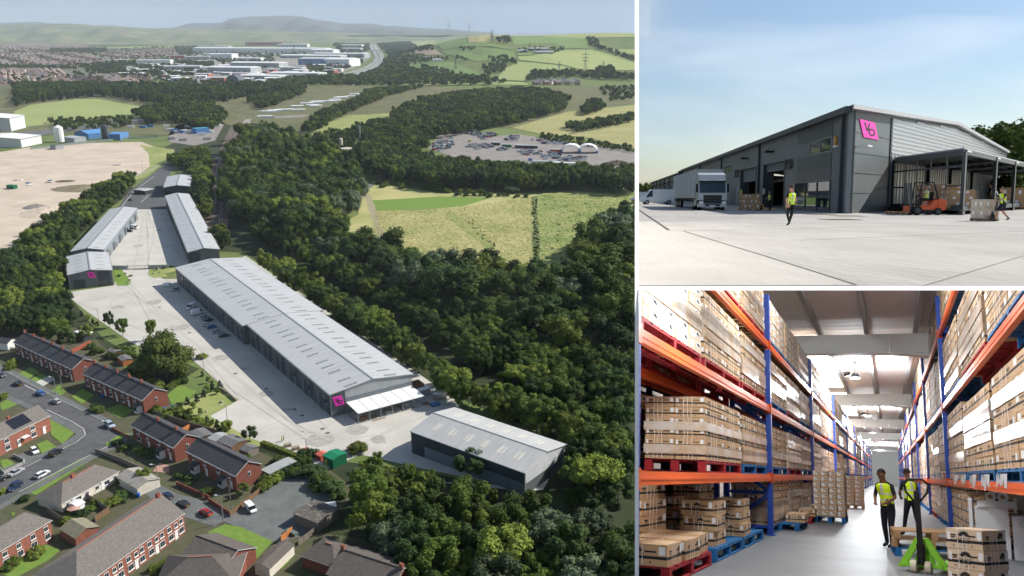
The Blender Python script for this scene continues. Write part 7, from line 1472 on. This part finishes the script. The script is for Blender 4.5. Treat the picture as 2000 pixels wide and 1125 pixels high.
# decking boards above the second level of the near left bay
for i in range(3):
    t = BT('timber_decking', 'timber slat decking on the top beams of the left rack, %s bay' % ['near', 'second', 'third'][i], 'decking'); n = 26
    for k in range(n): y = YL[i] + .2 + k * (YL[i + 1] - YL[i] - .4) / n; MB().box(xL - 1.0, xL - .02, y, y + (YL[i + 1] - YL[i]) / n * .72, LVL[2], LVL[2] + .03).build('slat', ptim, t)
# ---------------------------------------------------------------- cartons with print
ink = mat('print_black', (.02, .02, .022), .8); labb = mat('label_pale_blue', (.45, .62, .70), .7); strapm = mat('strap_white', (.78, .78, .76), .5); boxm = [mat('carton_%d' % i, c, .85, c2, .9, 4) for i, (c, c2) in enumerate((((.44, .27, .145), (.50, .32, .18)), ((.54, .36, .21), (.48, .31, .17)), ((.66, .53, .40), (.56, .41, .27))))]; filmy = mat('film_gloss', (.58, .52, .46), .25, (.48, .34, .22), 1.6, 8, spec=.6, lo=.42, hi=.62)
def bigbox(w, d, h, kd, mi, seed=0):
    """carton with band, straps, labels and print lying 2-4 mm proud on every side"""
    k = ('b', round(w, 2), round(d, 2), round(h, 2), kd, mi, seed)
    if k in CART: return CART[k]
    r = random.Random(seed * 7 + kd); mb = MB().box(-w / 2, w / 2, -d / 2, d / 2, 0, h - .004)
    def rect(face, s0, s1, z0, z1, m, e):
        if face in 'lr': x = (w / 2 + e) * (1 if face == 'r' else -1); mb.face([(x, -d / 2 + s0 * d, z0 * h), (x, -d / 2 + s1 * d, z0 * h), (x, -d / 2 + s1 * d, z1 * h), (x, -d / 2 + s0 * d, z1 * h)], m)
        else: y = (d / 2 + e) * (1 if face == 'b' else -1); mb.face([(-w / 2 + s0 * w, y, z0 * h), (-w / 2 + s1 * w, y, z0 * h), (-w / 2 + s1 * w, y, z1 * h), (-w / 2 + s0 * w, y, z1 * h)], m)
    for f in 'lrfb':
        if kd == 0:      # end panels crowded with labels
            s = r.uniform(.06, .14); rect(f, s, s + .24, .34, .84, 1, .003); rect(f, s + .03, s + .20, .12, .33, 2, .003)
            s = r.uniform(.56, .62); rect(f, s, s + .28, .40, .92, 1, .003); rect(f, s + .05, s + .21, .55, .80, 3, .005); rect(f, s + .12, s + .25, .50, .66, 3, .006)
            if seed % 2: rect(f, .40, .425, 0, 1, 4, .004)
            if r.random() < .5: rect(f, .38, .52, .2, .6, 1, .0035)
        elif kd == 1:    # long sides with black band and straps
            rect(f, 0, 1, .30, .44, 3, .002)
            for s in (.30, .44, .56): q = s + r.uniform(-.02, .02); rect(f, q, q + .014, 0, 1, 4, .004)
            rect(f, .13, .27, .62, .70, 3, .003); rect(f, .15, .25, .52, .59, 3, .003); rect(f, .62, .82, .60, .68, 3, .003); rect(f, .86, .97, .5, .88, 1, .003)
            for s in (.2, .5, .7): rect(f, s, s + .03, .12, .2, 3, .003)
            if r.random() < .6: rect(f, .05, .12, .42, .82, 1, .005)
    if kd == 1:
        for s in (.30, .44, .56): y = -d / 2 + s * d; mb.face([(-w / 2, y, h), (w / 2, y, h), (w / 2, y + d * .014, h), (-w / 2, y + d * .014, h)], 4)
    CART[k] = mb.mesh('box', [boxm[mi], labw, labb, ink, strapm]); return CART[k]
def stack(M, w, d, hh, nx, ny, nz, kd, mi, label, ph=.2, pm_=pblue, name='pallet_load', group=None, front=1, parts=True, wrap=0, hole=()):
    """pallet with boxes; only the boxes that can be seen from the aisle are laid"""
    t = thing(name, label, 'pallet load', M, group); bw, bd, bh = w / nx, d / ny, hh / nz
    if ph: pallet(w, d, ph).build('pallet', pm_, t)
    one = MB(); mi0 = mi
    for i in range(nx):
        for j in range(ny):
            for k in range(nz):
                if not (j == 0 or k == nz - 1 or (i == (nx - 1 if front > 0 else 0))) or (k == nz - 1 and (i, j) in hole): continue
                c = MX.Translation(((i + .5) * bw - w / 2 + U(-.01, .01), (j + .5) * bd - d / 2 + U(-.012, .012), ph + k * bh))
                me = bigbox(bw - .012, bd - .015, bh, kd, mi0, (i + 2 * j + 3 * k) % 4)
                add('box', me, t, c)
    if wrap:
        e = .012; q = MB()
        for f in range(int(wrap)):
            z0 = ph + hh * U(.0, .7); q.box(-w / 2 - e, w / 2 + e, -d / 2 - e, -d / 2 - e + .004, z0, z0 + hh * .14); q.box((w / 2 + e) * front - .002, (w / 2 + e) * front + .002, -d / 2 - e, d / 2 + e, z0, z0 + hh * .14)
        q.build('film_wrap', filmy, t)
    return t
ORD = ['near', 'second', 'third', 'fourth', 'fifth', 'sixth', 'seventh', 'eighth', 'ninth', 'tenth']
def fill(side, xf, sg, Ys, lv, per, nb, h0):
    for i in range(nb):
        n = per if i else per; L = (Ys[i + 1] - Ys[i] - .5) / n
        for li, z in enumerate(lv):
            for k in range(n):
                if i == 0 and ((side == 'left' and (li == 0 or (li == 1 and k == 0))) or (side == 'right' and li == 0 and k < 2)): continue
                kd = random.choice((0, 1, 0)) if not (i == 0 and k) else 1; nx, ny, nz = ((2, 4, 6), (2, 2, 6))[kd]
                if i >= 2: nx, ny, nz = 1, 2 + (kd == 0), 5
                y = Ys[i] + .3 + (k + .5) * L; hh = h0 * U(.86, 1.0)
                if i >= 4: nx, ny, nz = 1, 2, 4
                lvn = ['floor level', 'first beam level', 'second beam level', 'top level'][li + (4 - len(lv)) * 0]
                stack(BRF @ at((xf + sg * .53, y, z)), 1.0, L * .93, hh - .2, nx, ny, nz, kd, random.choice((0, 1, 1, 2)) if i else (1 if kd else 2), 'boxes on pallet in the %s rack, %s bay, %s, %s along' % (side, ORD[i], lvn, ['first', 'second', 'third'][k]), pm_=random.choice((pblue,) * 6 + (pred,)), group='pallet loads in the %s rack' % side, front=-sg, wrap=random.choice((0, 2, 4, 5)))
fill('left', xL, -1, YL, [fz + .01] + LVL, 3, 8, 1.36)
fill('right', xR, 1, YR, [fz + .01] + LVR, 3, 7, 1.9)
# rear rack seen through the near left bay
for li, z in enumerate([fz + .01] + LVL[:2]):
    for k in range(3): stack(BRF @ at((xL - 1.85, YL[0] + 2 + k * 3.8, z + .0)), 1.0, 3.4, 1.15, 1, 4, 5, 0, 0, 'shaded boxes behind the near left bay, %s, %s along' % (['floor level', 'first beam level', 'second beam level'][li], ['first', 'second', 'third'][k]), group='loads in the rear rack')
# ---------------------------------------------------------------- things on the aisle floor
def BA(px, py, rz=0., s=1., dz=.004): return BRF @ at(BG(px, py) + V((0, 0, dz)), rz, s)
lot = MB()
for k in range(7):
    a = math.radians(-66 + k * 22); c_, s_ = math.cos(a), math.sin(a); lot.face([(s_ * .12, 0, c_ * .12 - .05), (s_ * .32 - c_ * .09, 0, c_ * .32 + s_ * .09 - .05), (s_ * .52, 0, c_ * .52 - .05), (s_ * .32 + c_ * .09, 0, c_ * .32 - s_ * .09 - .05)])
lotm = lot.mesh('emblem', ink); haym = text_mesh('HAYATI', .3, 0); haym.materials.append(ink)
def brandmark(t, M, s):
    add('emblem', lotm, t, M @ MX.Scale(s, 4)); add('lettering', haym, t, M @ MX.Translation((0, 0, -.22 * s)) @ MX.Rotation(math.pi / 2, 4, 'X') @ MX.Scale(s, 4)); MB().box(-.45 * s, .45 * s, 0, .001, -.5 * s, -.38 * s).build('print_line', ink, t, M=M)
def boxstack(M, label, w, d, h, n, kd=1, mi=1, jit=.03, brand=(1, 1), name='box_stack', bs_=.33):
    t = thing(name, label, 'box stack', M)
    for k in range(n):
        m = MX.Translation((U(-jit, jit), U(-jit, jit), k * h)) @ MX.Rotation(U(-.05, .05), 4, 'Z'); add('box', bigbox(w, d, h, kd, mi, k), t, m)
        if brand[0]: brandmark(t, m @ MX.Translation((0, -d / 2 - .007, h * .62)), h * bs_ * 1.6)
        if brand[1]: brandmark(t, m @ MX.Translation((w / 2 + .007, d * .25, h * .66)) @ MX.Rotation(math.pi / 2, 4, 'Z'), h * bs_ * 1.3)
    return t
for k, (y, pm_, lb) in enumerate(((YL[0] + 3.3, pred, 'red pallet at the bottom left under low boxes'), (YL[0] + 6.6, pblue, 'blue pallet in the near left bay, middle of the floor row'), (YL[0] + 9.6, pblue, 'blue pallet in the near left bay beside the upright'))):
    o = pallet(1.05, 2.9, .22).build('pallet', pm_); o.matrix_world = BRF @ at((xL - .52, y, fz + .005)); tag(o, lb, 'pallet')
y0 = YL[0]; zp = fz + .23
for a in (((xL - .42, y0 + 2.3, zp), 'low box with lotus emblem on the red pallet, nearest', .8, .85, .28, 1), ((xL - .42, y0 + 3.3, zp), 'low box with lotus emblem on the red pallet, middle', .8, .9, .28, 1), ((xL - .42, y0 + 4.3, zp), 'low box with lotus emblem on the red pallet, farthest', .8, .9, .28, 1), ((xL - .35, y0 + 6.0, zp), 'three stacked boxes on the middle blue pallet', .55, 1.0, .25, 3), ((xL - .3, y0 + 8.9, zp), 'three stacked boxes on the blue pallet beside the upright', .5, 1.3, .24, 3), ((xL - 1.25, y0 + 2.6, fz), 'tall stack of banded boxes at the far bottom left', .7, 1.2, .26, 4), ((xL - 1.25, y0 + 4.6, fz), 'tall stack of six banded boxes behind the red pallet', .7, 1.5, .25, 5), ((xL - 1.25, y0 + 6.9, fz), 'stack of banded boxes behind the middle blue pallet', .7, 1.5, .25, 4), ((xL - 1.25, y0 + 9.0, fz), 'tall stack of banded boxes behind the blue pallet by the upright', .7, 1.8, .25, 5), ((xL - .9, y0 + 7.6, zp), 'stack of four boxes on the far side of the middle pallet', .5, 1.2, .25, 4)):
    boxstack(BRF @ at(a[0]), *a[1:], mi=1 if a[5] < 4 else 0)
stack(BA(1624, 1019), .95, 1.9, 1.42, 4, 2, 8, 0, 1, 'tall pallet of labelled boxes standing alone in the aisle', ph=.2, hole=((0, 1), (3, 1)))
stack(BA(1671, 993), .8, 1.6, 1.35, 2, 2, 7, 0, 1, 'second pallet of boxes behind the tall pallet in the aisle', pm_=ptim, ph=.15)
for k in range(3): crt = boxstack(BRF @ at((xL + .3, YL[1] + 3.5 + k * 4, fz + .2)), 'small low boxes on a floor pallet past the first upright, %s' % ['nearest', 'middle', 'farthest'][k], .5, 1.5, .22, 1, brand=(0, 0)); o = pallet(1., 2.6, .18).build('pallet', (pblue, pred, pblue)[k]); o.matrix_world = BRF @ at((xL - .05, YL[1] + 3.5 + k * 4, fz + .004)); tag(o, 'floor pallet edge past the first left upright, %s' % ['nearest and blue', 'middle and red', 'farthest and blue'][k], 'pallet')
lime = mat('lime_green', (.25, .62, .03), .4, spec=.5); nylon = mat('nylon_wheel', (.62, .58, .45), .5)
pallet_truck(BA(1803, 1119, -.25, 1.08), 'lime green pallet truck with black upright handle in the aisle', lime, black, .06, wm=nylon)
for k, (pm_, dz, rz, lb) in enumerate(((pblue, .0, .06, 'blue pallet at the bottom of the stack behind the green truck'), (ptim, .17, -.03, 'middle timber pallet behind the green truck'), (ptim, .33, .05, 'top timber pallet behind the green truck'))):
    o = pallet(1.45, 1.3, .16).build('pallet', pm_); o.matrix_world = BA(1822, 1086, rz, 1, .004 + dz); tag(o, lb, 'pallet')
boxstack(BA(1913, 1151, -.55), 'stack of three strapped boxes with lotus emblem at the bottom right', .52, .62, .275, 3, mi=2, jit=.012, bs_=.42)
person('reach', BA(1738, 1070, 2.6, .93), 'worker in yellow vest bending forward in the aisle', skin=skin_d)
person('reach', BA(1783, 1048, .5, .97), 'worker in yellow vest behind the timber pallets', skin=skin_d)
pw = mat('white_board', (.72, .73, .75), .6, (.64, .65, .68), .8); pe = mat('poly_sheet', (.55, .58, .6), .2, (.7, .72, .74), 1.5, spec=.6)
t = BT('packaging_pile', 'pile of white packaging boards and paper rolls under the right rack', 'packaging', at(BG(1965, 1090), -.1))
for a in ((-.62, -.55, .2, 1.1, 0, 1.12), (-.5, .1, -.25, .5, 0, .98), (-.45, .25, -.3, .5, .985, 1.12), (.15, .6, -.35, .6, 0, .84)): MB().box(*a).build('board', pw, t)
for z, x in ((1.2, -.2), (1.2, .02), (1.36, -.08)): MB().cyl((x, -.4, z), (x + .02, .7, z), .1, .1, 12).cyl((x, -.405, z), (x, -.39, z), .045, .045, 10, 1).build('paper_roll', [pw, kraft], t)
MB().box(.62, .9, -.5, .55, 0, 1.0).build('wrapped_stack', film, t); MB().prism([(-.5, 1.13), (-.1, 1.13), (-.2, 1.3)], -.35, .3).build('carton_flap', kraft2, t)
boxstack(BRF @ at((xR + .4, YR[1] - 2.2, fz + .02)), 'brown boxes stacked under the right rack beside the first upright', .6, 1.6, .2, 6, brand=(0, 0), mi=0)
# loose film rags hanging from the right-hand loads
for k in range(5):
    p = V((xR - .04, YR[0] + 4 + k * 2.4, LVR[0] + .12)); mb = MB()
    for j in range(5): mb.face([p + V((-.01 * j, j * .25 + U(0, .1), 0)), p + V((-.03, j * .25 + .2, 0)), p + V((-.04, j * .25 + .15, -U(.1, .3))), p + V((-.02, j * .25 + .02, -U(.05, .25)))])
    o = mb.build('loose_film', pe); o.matrix_world = BRF; tag(o, 'torn clear film hanging from the right-hand pallets, %s from the near end' % ORD[k], 'film')
# ---------------------------------------------------------------- the aisle ends at its two white edges
bpy.context.view_layer.update()
nL = (CR * F - CF * 246.).normalized(); dead = []
for o in [q for q in bpy.data.objects if q.name not in BRN0 and q.type == 'MESH' and q.name not in KEEP]:
    M = o.matrix_world; c = [M @ V(b) - EYE for b in o.bound_box]; tp = [q.dot(CU) for q in c]; lf = [q.dot(nL) for q in c]
    if min(tp) > 0 or max(lf) < 0: dead.append(o); continue
    if max(tp) <= 0 and min(lf) >= 0: continue
    bm = bmesh.new(); bm.from_mesh(o.data); Mi = M.inverted(); N3 = M.to_3x3().transposed(); o3 = Mi @ EYE
    for nn, flag in ((N3 @ CU, max(tp) > 0), (N3 @ -nL, min(lf) < 0)):
        if flag:
            r_ = bmesh.ops.bisect_plane(bm, geom=bm.verts[:] + bm.edges[:] + bm.faces[:], plane_co=o3, plane_no=nn, clear_outer=True, dist=1e-5)
            e_ = [q for q in r_['geom_cut'] if isinstance(q, bmesh.types.BMEdge)]
            if e_: bmesh.ops.holes_fill(bm, edges=e_)
    if not bm.faces: bm.free(); dead.append(o); continue
    me = bpy.data.meshes.new(o.data.name)
    for m in o.data.materials: me.materials.append(m)
    bm.to_mesh(me); bm.free(); o.data = me
for o in dead: bpy.data.objects.remove(o)
for o in [q for q in bpy.data.objects if q.name not in BRN0 and q.type == 'EMPTY']:
    if not o.children: bpy.data.objects.remove(o)
print('clipped away', len(dead))
# ================================================================ the hazy air
hb = MB().box(-24000, 150, -300, 22000, -2, 640).build('haze', mat('haze_surface', (1, 1, 1))); hb.rotation_euler = (0, 0, -math.atan(242 / F / math.cos(0)) * 1.0); tag(hb, 'thin blue haze over the whole valley', 'haze', kind='stuff')
hm_ = bpy.data.materials.new('haze'); hm_.use_nodes = True; ht = hm_.node_tree
for n_ in list(ht.nodes):
    if n_.type == 'BSDF_PRINCIPLED': ht.nodes.remove(n_)
pv_ = ht.nodes.new('ShaderNodeVolumePrincipled'); pv_.inputs['Color'].default_value = (.82, .92, 1, 1); pv_.inputs['Density'].default_value = 4.8e-5; pv_.inputs['Anisotropy'].default_value = 0.
ht.links.new(pv_.outputs[0], ht.nodes['Material Output'].inputs['Volume']); hb.data.materials[0] = hm_
